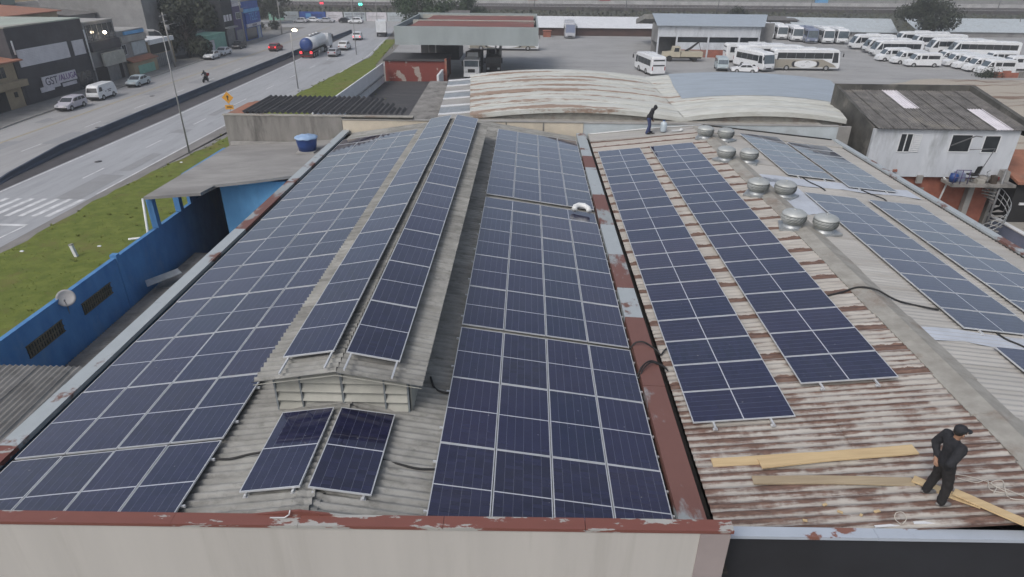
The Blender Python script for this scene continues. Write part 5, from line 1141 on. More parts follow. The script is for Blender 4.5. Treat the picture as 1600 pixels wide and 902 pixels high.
lamp_post(-33.2, 94.7, 7.55, 'lamp post with its lamp lit at the grass edge', .35, True)
lamp_post(-33.6, 131.4, 9.6, 'farther thin lamp post at the grass edge near the small silver car', -.7)
lamp_post(-36.2, 164, 9.5, 'farthest lamp post at the grass edge beside the box truck', -.7)
sg = thing('road_sign', 'amber diamond warning sign with a small plate under it, on a pole by the verge', 'sign', (-31.9, 69.0, .05))
b = MB(); b.tube([(0, .04, 0), (0, .04, 4.3)], .045, 8); b.build('pole', M['pole'], sg, True)
b = MB(); b.hexa([(0, -.012, 2.95), (.62, -.012, 3.57), (.62, .012, 3.57), (0, .012, 2.95), (-.62, -.012, 3.57), (0, -.012, 4.19), (0, .012, 4.19), (-.62, .012, 3.57)]); b.build('diamond_plate', M['yellow_sign'], sg, True)
b = MB(); b.box(-.45, .45, -.012, .012, 2.35, 2.8); b.build('small_plate', M['yellow_sign'], sg, True)
b = MB(); b.box(-.05, .05, -.022, -.014, 3.3, 3.6); b.add([(-.17, -.022, 3.6), (.17, -.022, 3.6), (0, -.022, 3.85)], [(0, 1, 2)]); b.build('symbol', M['black'], sg, True)
b = MB(); b.box(-.3, .3, -.022, -.014, 2.5, 2.56); b.box(-.25, .25, -.022, -.014, 2.62, 2.67); b.build('plate_lines', M['black'], sg, True)
mk = thing('marker_post', 'short leaning white marker post standing in the grass', 'post', (-22.6, 29.6, .04)); p = at(120, 402, .0); mk.location = (p.x, p.y, .04); mk.rotation_euler = (0, -.15, 0)
b = MB(); b.box(-.09, .09, -.09, .09, 0, .8); b.build('post_body', M['white'], mk, True); b = MB(); b.prism([(-.11, -.11), (.11, -.11), (.11, .11), (-.11, .11)], .8, .86); b.build('post_cap', M['concrete_lt'], mk, True)
for i, (px, py) in enumerate([(155, 385), (34, 393), (283, 254), (549, 101), (573, 88), (590, 72)]):
    p = at(px, py, .06); b = MB(); b.hexa([(-.12, -.06, 0), (.13, -.08, 0), (.14, .06, 0), (-.13, .06, 0), (-.06, -.04, .07), (.09, -.03, .04), (.08, .04, .07), (-.08, .03, .035)]); o = b.build('litter', M['white']); o.location = p; tag(o, ['scrap of white litter on the grass by the drain pipe', 'tiny white litter on the grass near the left edge of the view', 'pale litter on the grass strip by the annexe roof', 'pale litter on the grass below the small silver car', 'pale litter on the grass beside the farther lamp post', 'pale litter high on the grass strip by the canopy'][i], 'litter')
# ================================================================== BUILDINGS ACROSS THE ROAD  (street front at x = -62.8, facing +x)
FX = -62.8
def fbox(parent, name, y0, y1, z0, z1, mm, d=.0, dep=.15):
    """a slab on the street front: from d-dep to d in front of it"""
    b = MB(); b.box(FX+d-dep, FX+d, y0, y1, z0, z1); return b.build(name, mm, parent)
def bldg(name, label, y0, y1, h, mm, depth=14, roofm=None, cat='building'):
    t = thing(name, label, cat, (FX-depth/2, (y0+y1)/2, 0))
    b = MB(); b.box(FX-depth, FX, y0, y1, 0, h); b.build('walls', mm, t)
    b = MB(); b.box(FX-depth-.1, FX+.1, y0+.01, y1-.01, h+.003, h+.16); b.build('roof', roofm or M['concrete_lt'], t)
    return t
def win2(parent, y0, y1, z0, z1, fm=None, gm=None, bars=1):
    w = fbox(parent, 'window', y0-.06, y1+.06, z0-.06, z1+.06, fm or M['white'], .03, .04)
    b = MB()
    for k in range(bars+1):
        a, c = y0+(y1-y0)*k/(bars+1)+.03, y0+(y1-y0)*(k+1)/(bars+1)-.03; b.box(FX+.031, FX+.045, a, c, z0, z1)
    b.build('pane', gm or M['glass'], w); return w
def text(parent, s, size, loc, rot, mm, ext=.015):
    c = bpy.data.curves.new('lettering', 'FONT'); c.body = s; c.size = size; c.extrude = ext; c.align_x = 'CENTER'; c.align_y = 'CENTER'
    o = bpy.data.objects.new('lettering', c); COL.objects.link(o); dg = bpy.context.evaluated_depsgraph_get(); dg.update()
    me = bpy.data.meshes.new_from_object(o.evaluated_get(dg)); bpy.data.objects.remove(o); me.materials.clear(); me.materials.append(mm)
    r = bpy.data.objects.new('lettering', me); link(r, parent); r.location = Vector(loc)-(worldloc(parent) if parent else Vector()); r.rotation_euler = rot; return r
ROTX = (pi/2, 0, pi/2)      # lettering that faces +x
t = bldg('tan_house', 'tan two-storey house with a clay tile roof at the left edge of the view', 66, 80.3, 5.4, M['tan'], 9)
b = MB(); b.prism([(FX-9.5, 65.5), (FX+.7, 65.5), (FX+.7, 81.2), (FX-9.5, 81.2)], [6.9, 5.42, 5.42, 6.9], [7.05, 5.58, 5.58, 7.05]); b.build('tile_roof', M['tile'], t)
fbox(t, 'balcony_band', 66, 81.0, 2.55, 3.3, M['tan'], .65, .65)
win2(t, 77.2, 78.6, 3.8, 5.0, M['tan']); win2(t, 72, 73.5, 3.8, 5.0, M['tan']); fbox(t, 'doorway', 75.2, 77.6, .13, 2.3, M['dark'], .03, .03); fbox(t, 'meter_box', 78.9, 79.4, 1.4, 2.0, M['dark'], .08, .08)
t = bldg('black_showroom', 'wide dark building with two white shutter bands and a painted sign over its entrance', 80.5, 95.2, 9.1, M['dark_panel'], 22, M['pale_green'])
fbox(t, 'shop_front', 80.9, 94.6, .14, 2.9, M['dark_panel'], .04, .04)
def shutter(y0, y1, z0, z1, n):
    s = fbox(t, 'shutter_band', y0, y1, z0, z1, M['alu_dull'], .05, .05)
    for k in range(n):
        b = MB(); za, zb = z0+(z1-z0)*k/n, z0+(z1-z0)*(k+.86)/n; b.hexa([(FX+.051, y0, za), (FX+.10, y0, za), (FX+.10, y1, za), (FX+.051, y1, za), (FX+.051, y0, zb), (FX+.07, y0, zb), (FX+.07, y1, zb), (FX+.051, y1, zb)]); b.build('shutter_slat', M['panel_white'], s)
shutter(81.4, 91.0, 4.55, 6.55, 11); shutter(92.0, 94.5, 4.6, 6.5, 11)
for y, z0, z1 in ((95.1, 2.2, 7.65), (81.0, 6.1, 7.7)):
    b = MB(); b.tube([(FX+.16, y, z0), (FX+.16, y, z1)], .1, 8); b.build('white_pipe', M['pvc'], t)
s = fbox(t, 'sign_board', 84.0, 87.1, 1.4, 2.95, M['sign_white'], .28, .12)
b = MB(); b.box(FX+.14, FX+.27, 83.3, 85.8, 1.15, 1.75); b.box(FX+.15, FX+.28, 87.101, 90.8, 1.75, 2.95); b.build('sign_plate', M['sign_white'], s)
text(s, 'GST', 1.35, (FX+.30, 85.6, 2.25), ROTX, M['sign_ink']); text(s, '/ALUGA', 1.05, (FX+.30, 88.95, 2.35), ROTX, M['sign_violet'])
fbox(t, 'lower_sign', 87.6, 90.6, 1.15, 1.6, M['sign_white'], .2, .06)
fbox(t, 'entrance_glass', 91.3, 94.3, .14, 2.4, M['glass'], .06, .02)
t = bldg('glass_fronted_building', 'grey building with a glazed upper floor and a lit lamp over a balcony', 95.35, 102.6, 8.4, M['grey_wall'], 14)
g = fbox(t, 'glazing', 95.7, 102.4, 6.0, 8.1, M['glass'], .05, .05)
for k in range(6):
    b = MB(); y = 95.8+k*1.28; b.box(FX+.051, FX+.1, y-.05, y+.05, 6.0, 8.1); b.build('mullion', M['steel'], g)
fbox(t, 'balcony_front', 95.4, 102.5, 4.6, 5.9, M['dark_panel'], .5, .5)
fbox(t, 'white_signboard', 96.9, 102.2, 2.45, 4.25, M['louvre'], .9, .35)
fbox(t, 'dark_entrance', 95.6, 102.3, .14, 2.4, M['dark'], .03, .03); fbox(t, 'roller_door', 98.4, 101.4, .14, 2.3, M['steel'], .06, .02)
b = MB(); ellipsoid(b, (FX+1.0, 98.5, 7.0), (.2, .3, .2)); lm = thing('wall_lamp', 'lit lamp above the balcony of the glass fronted building', 'lamp', (FX+.1, 98.5, 7)); b.build('lamp_glass', M['lamp_on'], lm); b = MB(); b.tube([(FX+.1, 98.5, 7.1), (FX+.9, 98.5, 7.18)], .03); b.build('bracket', M['steel'], lm)
t = bldg('grey_terrace_house', 'pale grey upper floor house behind a low garage with a tiled canopy', 102.8, 110.2, 6.5, M['grey_wall'], 12)
fbox(t, 'parapet_band', 102.9, 110.0, 5.0, 5.9, M['concrete_lt'], .5, .5); fbox(t, 'light_band', 104.5, 110.0, 6.0, 6.45, M['sky_blue'], .3, .3)
win2(t, 103.3, 104.4, 3.2, 4.6); fbox(t, 'render_panel', 106, 109.9, 2.9, 4.8, M['pale_wall'], .1, .1)
gr = thing('low_garage', 'low garage with a roller door in front of the pale grey terrace house', 'garage', (FX+1, 106.5, 0))
b = MB(); b.box(FX+.2, FX+1.2, 103.2, 110.3, .13, 2.0); b.build('garage_wall', M['tan'], gr); b = MB(); b.box(FX+1.21, FX+1.25, 104.4, 109.2, .2, 1.5); b.build('roller_door', M['mint'], gr); b = MB(); b.prism([(FX+.1, 103.0), (FX+1.5, 103.0), (FX+1.5, 110.4), (FX+.1, 110.4)], [2.6, 2.1, 2.1, 2.6], [2.7, 2.2, 2.2, 2.7]); b.build('garage_roof', M['tile'], gr)
t = bldg('white_roofed_house', 'low house with a bright white roof edge beside the wooden pole', 110.6, 118.5, 4.3, M['tan'], 12, M['white'])
fbox(t, 'roof_edge', 110.6, 118.4, 3.9, 4.6, M['white'], .5, .4); fbox(t, 'gate', 110.8, 118, .14, 2.2, M['steel'], .05, .05); fbox(t, 'dark_porch', 111, 118, 2.3, 3.8, M['dark'], .02, .02)
for k in range(12): b = MB(); y = 111+k*.6; b.box(FX+.055, FX+.09, y, y+.06, .15, 2.3); b.build('gate_bar', M['pole'], t)
t = bldg('mint_shop', 'small mint green shop with a pale shutter by the two white cars', 131.6, 140.2, 2.95, M['mint'], 5, M['mint'])
fbox(t, 'shutter', 132.2, 134.6, .4, 2.2, M['sign_white'], .06, .06); fbox(t, 'awning', 131.6, 135.2, 2.3, 2.5, M['mint'], .5, .5)
t = bldg('tall_grey_building', 'tall blank grey building behind the street tree', 118.8, 140.0, 11.5, M['grey_wall'], 18); t.location.x -= 4
t = bldg('narrow_black_building', 'narrow tall black building with a row of small bright windows', 140.6, 145.4, 10.5, M['charcoal'], 14)
for k in range(3): win2(t, 141.0+k*1.4, 141.9+k*1.4, 5.0, 6.1, None, M['sign_white'], 0)
fbox(t, 'lower_shutter', 141.2, 144.8, .14, 3.4, M['steel'], .05, .05); fbox(t, 'canopy', 140.7, 145.2, 3.6, 3.9, M['pole'], .9, .9)
t = bldg('purple_building', 'purple and white building between the black one and the blue shop', 145.6, 150.4, 9.5, M['purple'], 14)
fbox(t, 'white_top', 145.8, 150.2, 7.5, 9.2, M['sign_white'], .12, .12); win2(t, 147, 149.2, 5.0, 6.2); fbox(t, 'entrance', 146, 150, .14, 2.8, M['grey_wall'], .05, .05)
t = bldg('blue_shop', 'bright blue shop with large pale lettering on its front', 150.6, 160.0, 8.2, M['royal'], 16)
fbox(t, 'fascia_board', 150.9, 159.6, 5.9, 6.6, M['sky_blue'], .3, .3); s = fbox(t, 'sign_panel', 151.2, 159.4, 3.6, 5.8, M['royal'], .4, .3)
text(s, 'TELE', 2.3, (FX+.43, 155.3, 4.9), ROTX, M['sky_blue']); fbox(t, 'sign_strip', 151.5, 159.2, 2.9, 3.55, M['sign_white'], .42, .3); text(s, 'CELULAR', .62, (FX+.45, 155.3, 3.2), ROTX, M['sign_ink'])
fbox(t, 'shop_window', 151.3, 157.2, .3, 2.7, M['glass'], .05, .05); fbox(t, 'shop_door', 157.8, 159.3, .14, 2.7, M['pale_wall'], .05, .05)
# roofs and buildings standing behind the first row
for i, (x, y, sx, sy, h, mm, rm, nm, lab) in enumerate([
    (-90, 84, 26, 26, 8.6, 'pale_wall', 'pale_green', 'flat_roofed_hall', 'long pale flat roofed hall behind the black showroom'), (-84, 104, 16, 12, 8.9, 'tan', 'tile', 'tiled_house', 'house with an orange tile roof behind the glass fronted building'),
    (-83, 119, 15, 14, 8.0, 'grey_wall', 'fibre_dark', 'grey_roofed_house', 'grey sheet roofed house behind the white roofed house'), (-96, 112, 14, 14, 11.5, 'pale_green', 'pale_green', 'mint_block', 'pale mint block far behind the tiled house'),
    (-112, 90, 16, 30, 10.5, 'pale_green', 'pale_green', 'mint_warehouse', 'mint walled warehouse at the upper left corner'), (-86, 140, 18, 24, 9, 'grey_wall', 'concrete_lt', 'grey_block', 'grey block behind the mint shop'), (-90, 168, 24, 18, 8, 'purple', 'fibre_dark', 'dark_block', 'dark block behind the blue shop'),
    (-120, 130, 22, 22, 12, 'pale_wall', 'fibre', 'pale_block', 'pale block far behind the grey houses'), (-112, 160, 20, 24, 11, 'tan', 'tile', 'tan_block', 'tan block far behind the blue shop'), (-145, 100, 26, 30, 13, 'grey_wall', 'fibre', 'far_grey_hall', 'farthest grey hall at the upper left'), (-150, 150, 30, 30, 14, 'pale_wall', 'fibre_dark', 'far_pale_hall', 'farthest pale hall above the street tree')]):
    t = thing(nm, lab, 'building', (x, y, 0)); b = MB(); b.box(x-sx/2, x+sx/2, y-sy/2, y+sy/2, 0, h); b.build('walls', M[mm], t)
    b = MB(); e = .5; zr = h+(1.3 if rm in ('tile', 'fibre', 'fibre_dark', 'pale_sheet') else .15)
    if zr > h+1: b.prism([(x-sx/2-e, y-sy/2-e), (x+sx/2+e, y-sy/2-e), (x+sx/2+e, y+sy/2+e), (x-sx/2-e, y+sy/2+e)], [zr, h+.02, h+.02, zr], [zr+.15, h+.17, h+.17, zr+.15])
    else: b.box(x-sx/2-.1, x+sx/2+.1, y-sy/2-.1, y+sy/2+.1, h+.004, zr)
    b.build('roof', M[rm], t)
    for k in range(3):
        b = MB(); yy = y-sy/2+sy*(k+.7)/3.8; b.box(x+sx/2+.002, x+sx/2+.05, yy-.6, yy+.6, h-2.6, h-1.3); b.build('window', M['glass'], t)
# utility poles
for i, (x, y, h, lab, tilt) in enumerate([(-60.2, 113, 8.6, 'leaning wooden utility pole beside the street tree', .06), (-61.2, 146, 9, 'dark utility pole by the narrow black building', 0.), (-60.6, 167, 9, 'dark utility pole beyond the blue shop', 0.)]):
    t = thing('utility_pole', lab, 'pole', (x, y, .1), 0, 'utility poles'); t.rotation_euler = (tilt, 0, 0)
    b = MB(); b.tube([(0, 0, 0), (0, 0, h)], [.16, .11], 8); b.build('pole_shaft', M['concrete_lt'], t, True)
    for z in (h-.5, h-1.4): b = MB(); b.box(-.06, .06, -1.0, 1.0, z, z+.12); b.build('cross_arm', M['pole'], t, True)
    b = MB(); b.lathe([(.25, 0), (.25, .7), (.1, .75)], 10, (.35, 0, h-2.6)); b.build('transformer', M['pole'], t, True)
    b = MB(); b.tube([(0, 0, h-2), (1.6, 0, h-1.6)], .035); b.build('lamp_arm', M['pole'], t, True)
ws = thing('wire_span', 'thin dark overhead wires along the far pavement', 'wires', (-60.5, 130, 9)); b = MB()
for dy in (0, .8, -.8):
    b.tube([(-60.5+dy, 113+.0, 8.3), (-60.9+dy, 129, 7.9), (-61.2+dy, 146, 8.7)], .02, 4); b.tube([(-61.2+dy, 146, 8.7), (-60.9+dy, 157, 8.3), (-60.6+dy, 167, 8.7)], .02, 4)
b.build('wire', M['black'], ws)
# ================================================================== TREES
def tree(name, x, y, h, r, lab, lm, n=2600, trunk=.25, low=.28, seed=1, ls=.42, squash=.8, group=None):
    rg = random.Random(seed); t = thing(name, lab, 'tree', (x, y, 0), 0, group)
    b = MB(); b.tube([(0, 0, -.1), (.1, .05, h*.25), (0, .1, h*.5), (.1, 0, h*.8)], [trunk, trunk*.8, trunk*.6, trunk*.2], 8)
    cl = []
    for k in range(15):
        a = rg.random()*6.28; q = rg.uniform(.25, .85); zz = h*(low+rg.random()*(.92-low)); f = 1-abs((zz/h-.55))*1.1
        c = Vector((r*q*f*cos(a), r*q*f*sin(a), zz)); cl.append((c, r*rg.uniform(.28, .46)))
        b.tube([(0, .05, h*.3+.2*k/15*h), tuple(c*.5+Vector((0, 0, h*.2))), tuple(c)], [trunk*.4, trunk*.25, .03], 5)
    b.build('trunk', M['bark'], t, True)
    m = MB()
    for _ in range(n):
        c, rr = rg.choice(cl); d = Vector((rg.gauss(0, 1), rg.gauss(0, 1), rg.gauss(0, 1))).normalized()*rr*rg.random()**.4; d.z *= squash; p = c+d
        nn = (d.normalized()+Vector((rg.gauss(0, .6), rg.gauss(0, .6), rg.gauss(.4, .6)))).normalized(); u = nn.orthogonal().normalized(); v = nn.cross(u); a = rg.random()*6.28; u, v = u*cos(a)+v*sin(a), v*cos(a)-u*sin(a)
        s = ls*rg.uniform(.5, 1.25); m.add([tuple(p-u*s*.5), tuple(p+v*s*.32), tuple(p+u*s*.5+nn*s*.1), tuple(p-v*s*.32)], [(0, 1, 2, 3)])
    m.build('crown', lm, t, True); return t
tree('street_tree', -63.2, 124.5, 10.2, 6.4, 'dense dark street tree between the wooden pole and the mint shop', M['leaf_dark'], 9000, .3, .2, 11, .7)
tree('dark_tree', -27.5, 171, 11.5, 8.0, 'large dark green tree behind the canopy and the box truck', M['leaf'], 7500, .35, .12, 12, .6)
tree('green_tree', -17.5, 196, 9.5, 6.5, 'smaller green tree behind the red roofed canopy', M['leaf'], 5000, .3, .15, 13, .6)
tree('corner_tree', -73, 196, 9.5, 6.5, 'dull green tree at the far street corner left of the adverts', M['leaf_dark'], 4500, .3, .2, 14, .6)
tree('yard_tree', 96.5, 171, 9.2, 7.2, 'dull olive tree at the back wall of the bus yard', M['leaf_dark'], 6000, .35, .3, 15, .6)
tree('yard_sapling', 58.5, 196, 5, 4.5, 'low dusky tree behind the brown shed in the yard', M['leaf_dark'], 2500, .2, .1, 16, .5)
tree('corner_shrub', -69.5, 176, 2.2, 1.8, 'small shrub on the far pavement corner, left one', M['leaf_dark'], 800, .08, .1, 17, .35, group='corner shrubs')
tree('corner_shrub', -66.3, 178, 2.0, 1.8, 'small shrub on the far pavement corner, right one', M['leaf_dark'], 800, .08, .1, 18, .35, group='corner shrubs')
# ================================================================== THE BUS YARD
sheet('yard_paving', [(-29, 158), (-26, 118), (-8, 100), (-4, 61), (30, 61), (46, 96), (88, 100), (150, 120), (165, 196), (-30, 184)], .02, M['yard'])
sheet('asphalt_lot', [(-21.9, 50), (-12.5, 50), (-12.5, 102), (-21.9, 102)], .03, M['asphalt'])
b = MB(); rg = random.Random(5); nx, ny = 40, 22      # rough bare dirt between the house and the parked vans
for j in range(ny+1):
    for i in range(nx+1):
        x = 26+i*2.4; y0, y1 = 54+max(0, (40-x))*1.2, (100 if x < 48 else 100+(x-48)*.55 if x < 66 else 110); y = y0+(y1-y0)*j/ny
        e = min(i, nx-i, j, ny-j); b.v.append((x+rg.uniform(-.5, .5), y, .03+(0 if e == 0 else .25+.3*rg.random()+.3*sin(y*.35+x*.05))))
for j in range(ny):
    for i in range(nx): a = j*(nx+1)+i; b.sm.add(len(b.f)); b.f.append((a, a+1, a+nx+2, a+nx+1))
tag(b.build('bare_dirt', M['roof_beige']), kind='structure')
ww = thing('white_boundary_wall', 'white painted boundary wall with a grey ledge beside the grass and the asphalt lot', 'wall', (-22, 80, 0))
b = MB(); b.box(-22.12, -21.95, 66, 101.3, 0, 2.8); b.build('wall_face', M['white'], ww)
b = MB(); b.box(-21.948, -21.7, 66, 100.4, 1.12, 1.24); b.build('ledge', M['grey_wall'], ww)
b = MB(); b.box(-22.15, -21.9, 50, 65.95, 0, 2.5); b.build('grey_section', M['concrete'], ww)
for k in range(5): b = MB(); y = 66.5-3*k; b.box(-22.2, -21.85, y-.15, y+.15, 0, 2.75); b.build('pier', M['concrete'], ww)
kw = thing('low_white_wall', 'low wall with a white painted top along the right side of the asphalt lot', 'wall', (-12.6, 80, 0))
b = MB(); b.box(-12.75, -12.45, 50, 95, 0, .9); b.build('wall_body', M['grey_wall'], kw); b = MB(); b.box(-12.9, -12.3, 50, 95.02, .902, 1.0); b.build('white_top', M['white'], kw)
ht = thing('red_hut', 'flat roofed hut with a flaking dark red wall below the big canopy', 'hut', (-17.2, 106, 0))
b = MB(); b.box(-21.9, -12.7, 102.1, 110, 0, 3.0); b.build('hut_wall', M['red_flake'], ht)
b = MB(); b.box(-22.1, -12.5, 101.9, 110.2, 3.002, 3.2); b.build('hut_roof', M['asphalt'], ht)
b = MB(); b.box(-12.69, -12.4, 101.8, 102.3, 0, 3.4); b.build('corner_post', M['brick'], ht)
b = MB(); b.box(-13.2, -12.9, 96, 101.7, 0, 1.9); tag(b.build('white_wall_stub', M['white']), 'short white wall running from the red hut corner', 'wall')
# canopy
cn = thing('forecourt_canopy', 'big flat forecourt canopy with a grey fascia and a red-brown roof', 'canopy', (-9.2, 112, 0))
b = MB(); b.box(-20.0, 1.45, 101.5, 101.75, 5.4, 7.98); b.build('fascia', M['fascia'], cn)
for x0, x1 in ((-20.0, -19.75), (1.2, 1.45)):
    b = MB(); b.box(x0, x1, 101.76, 125, 5.4, 7.97); b.build('fascia', M['fascia'], cn)
b = MB(); b.box(-20.0, 1.45, 125.01, 125.2, 5.4, 8.2); b.build('fascia', M['fascia'], cn)
b = MB(); b.box(-19.74, 1.19, 101.76, 125, 5.5, 7.3); b.build('deck', M['dark'], cn)
for k in range(2):
    b = MB(); y0, y1 = 103.2+11*k, 112.8+11*k; b.hexa([(-18.6+.8*k, y0, 7.31), (.8, y0, 7.31), (.8, y1, 7.6), (-18+.9*k, y1, 7.6), (-18.6+.8*k, y0, 7.5), (.8, y0, 7.5), (.8, y1, 7.85), (-18+.9*k, y1, 7.85)]); b.build('roof_panel', M['red_sheet'], cn)
for y in (112.9, 124): b = MB(); b.box(-19, 1.0, y, y+.7, 7.32, 7.95); b.build('roof_gutter', M['louvre'], cn)
for x, y in ((-5.3, 110), (-4.6, 110), (-17, 124), (-5, 124), (-16.5, 112)):
    b = MB(); b.box(x-.12, x+.12, y-.12, y+.12, 0, 5.45); b.build('column', M['pole'], cn)
b = MB(); b.box(-20, -12.9, 126, 134, 0, 3.4); tag(b.build('canopy_store', M['dark']), 'dark store room behind the red hut under the canopy', 'store')
# -- lorries and coaches
def lorry(label, x, y, rz, mm, dark):
    t = thing('lorry', label, 'truck', (x, y, .02), rz)
    b = MB(); b.prism([(-2.2, -1.2), (-.2, -1.2), (-.2, 1.2), (-2.2, 1.2)], .8, [3.0, 2.9, 2.9, 3.0]); b.build('cab', mm, t, True)
    b = MB(); b.box(-.198, -.18, -1.08, 1.08, 1.85, 2.75); b.build('windscreen', M['glass_lt'] if not dark else M['glass'], t, True)
    b = MB(); b.box(-.19, -.1, -.55, .55, 1.0, 1.5); b.build('grille', M['black'], t, True)
    for s in (-1, 1):
        b = MB(); b.box(-.19, -.1, s*.85-.2, s*.85+.2, .95, 1.25); b.build('headlight', M['head'], t, True)
        b = MB(); b.box(-.4, -.2, s*1.25-.05, s*1.25+.22*s, 1.9, 2.7) if s > 0 else b.box(-.4, -.2, -1.5, -1.22, 1.9, 2.7); b.build('mirror', M['black'], t, True)
        for wx in (-1.1, -5.6, -6.8): b = MB(); b.lathe([(.48, -.16), (.5, 0), (.48, .16)], 14, (wx, s*1.0, .5), 'y', False); b.build('wheel', M['tyre'], t, True)
    b = MB(); b.box(-.2, .05, -1.2, 1.2, .35, .85); b.build('bumper', M['car_white'] if not dark else M['black'], t, True)
    b = MB(); b.hexa([(-7.8, -1.2, 1.1), (-2.4, -1.2, 1.1), (-2.4, 1.2, 1.1), (-7.8, 1.2, 1.1), (-7.8, -1.15, 3.4), (-2.6, -1.15, 3.8), (-2.6, 1.15, 3.8), (-7.8, 1.15, 3.4)]); b.build('cargo_body', M['car_black'] if dark else M['fibre_dark'], t, True)
    b = MB(); b.hexa([(-2.3, -.9, 2.95), (-.9, -.9, 2.95), (-.9, .9, 2.95), (-2.3, .9, 2.95), (-2.3, -.85, 3.75), (-1.9, -.7, 3.2), (-1.9, .7, 3.2), (-2.3, .85, 3.75)]); b.build('wind_deflector', mm, t, True)
lorry('white cabbed lorry with a dark load standing under the canopy, facing the camera', -8.9, 104.6, R(-92), M['car_white'], False)
lorry('dark lorry beside the white one, half behind the canopy posts', -5.6, 108.2, R(-88), M['car_black'], True)
def bus(label, x, y, rz, L, H=3.3, Wd=2.5, mm=None, nose=.5, wins=True, livery=None, group=None, rake=.35, glass=None, stripe=None, ac=True, roofm=None):
    """origin at the middle of the front bumper on the ground, x forward"""
    mm = mm or M['car_white']; t = thing('bus', label, 'bus', (x, y, .02), rz, group); w = Wd/2
    pr = [(-L, .35), (-.15, .35), (0, .7), (-.05, 1.25), (-rake, H-.35), (-rake-.35, H-.05), (-rake-1.0, H), (-L+.35, H), (-L+.05, H-.25), (-L, H-1)]
    b = MB(); n = len(pr); cz = 1.7; cx = -L/2
    for s, di, dy in ((-1, .09, 0), (-1, 0, .12), (1, 0, .12), (1, .09, 0)):
        for p in pr:
            q = (p[0]+(di if p[0] < cx else -di), p[1]-(di if p[1] > cz else -di)); b.v.append((q[0], s*(w-dy-.05*max(0, q[1]-1.2)/2), q[1]))
    for r in range(3):
        for i in range(n): j = (i+1) % n; b.f.append((r*n+i, (r+1)*n+i, (r+1)*n+j, r*n+j))
    b.f.append(tuple(range(n))); b.f.append(tuple(range(4*n-1, 3*n-1, -1))); b.build('body', mm, t, True)
    yw = lambda z: w-.05*max(0, z-1.2)/2+.008
    gm = glass or M['glass']
    if wins:
        m = max(3, int((L-2.2)/1.45)); x0 = -1.35-.2; seg = (L-2.2)/m
        for s in (-1, 1):
            for k in range(m):
                xa, xb = x0-seg*k-.012, x0-seg*(k+1)+.012; b = MB(); zt, zb = H-.55, H-1.5; b.add([(xa, s*yw(zb), zb), (xb, s*yw(zb), zb), (xb, s*yw(zt), zt), (xa, s*yw(zt), zt)], [(0, 1, 2, 3)]); b.build('side_window', M['glass'], t, True)
            b = MB(); b.add([(-.42, s*yw(1.5), 1.35), (-1.45, s*yw(1.5), 1.35), (-1.45, s*yw(H-.5), H-.5), (-rake-.3, s*yw(H-.5), H-.5)], [(0, 1, 2, 3)]); b.build('driver_window', M['glass'], t, True)
    p0, p1 = Vector((-.05, 0, 1.25)), Vector((-rake, 0, H-.35)); d = p1-p0
    b = MB(); a, c = p0+d*.05, p0+d*.98; b.add([(a.x+.012, -w+.14, a.z), (a.x+.012, w-.14, a.z), (c.x+.012, w-.2, c.z), (c.x+.012, -w+.2, c.z)], [(0, 1, 2, 3)]); b.build('windscreen', glass or M['glass_lt'], t, True)
    b = MB(); b.add([(-L-.008, -w+.25, H-1.45), (-L-.008, w-.25, H-1.45), (-L+.03, w-.3, H-.45), (-L+.03, -w+.3, H-.45)], [(0, 1, 2, 3)]); b.build('rear_window', M['glass'], t, True)
    for s in (-1, 1):
        for wx in (-2.3, -L+2.5):
            b = MB(); b.lathe([(.46, -.13), (.48, 0), (.46, .13)], 16, (wx, s*(w-.12), .46), 'y', False); q = b.build('wheel', M['tyre'], t, True)
            b = MB(); b.lathe([(.27, .132*s), (.2, .15*s), (.08, .12*s)], 12, (wx, s*(w-.12), .46), 'y', False); b.build('rim', M['rim'], q, True)
            b = MB(); b.add([(wx+.56*cos(pi*k/10), s*(w+.004), .42+.56*sin(pi*k/10)) for k in range(11)], [tuple(range(11))]); b.build('wheel_arch', M['black'], t, True)
        b = MB(); b.box(-.1, .02, s*(w-.38)-.2, s*(w-.38)+.2, .72, .95); b.build('headlight', M['head'], t, True)
        b = MB(); b.box(-L-.02, -L+.05, s*(w-.2)-.08, s*(w-.2)+.08, .9, 1.5); b.build('taillight', M['tail'], t, True)
        b = MB(); b.tube([(-rake-.1, s*(w-.1), H-.3), (.12, s*(w+.22), H-.35), (.12, s*(w+.25), H-.6)], .025, 5); b.box(.05, .17, s*(w+.25)-.1, s*(w+.25)+.1, H-1.15, H-.6); b.build('mirror', M['black'], t, True)
    b = MB(); b.box(-.02, .05, -.5, .5, .5, .68); b.build('grille', M['black'], t, True)
    b = MB(); b.box(-L-.05, .06, -w+.04, w-.04, .28, .42); b.build('skirt', M['steel'], t, True)
    if ac:
        b = MB(); b.prism([(-L*.62, -.8), (-L*.36, -.8), (-L*.36, .8), (-L*.62, .8)], H, H+.2); b.build('air_unit', mm, t, True)
        b = MB(); b.box(-L*.82, -L*.74, -.4, .4, H, H+.07); b.box(-L*.26, -L*.2, -.4, .4, H, H+.07); b.build('roof_hatch', mm, t, True)
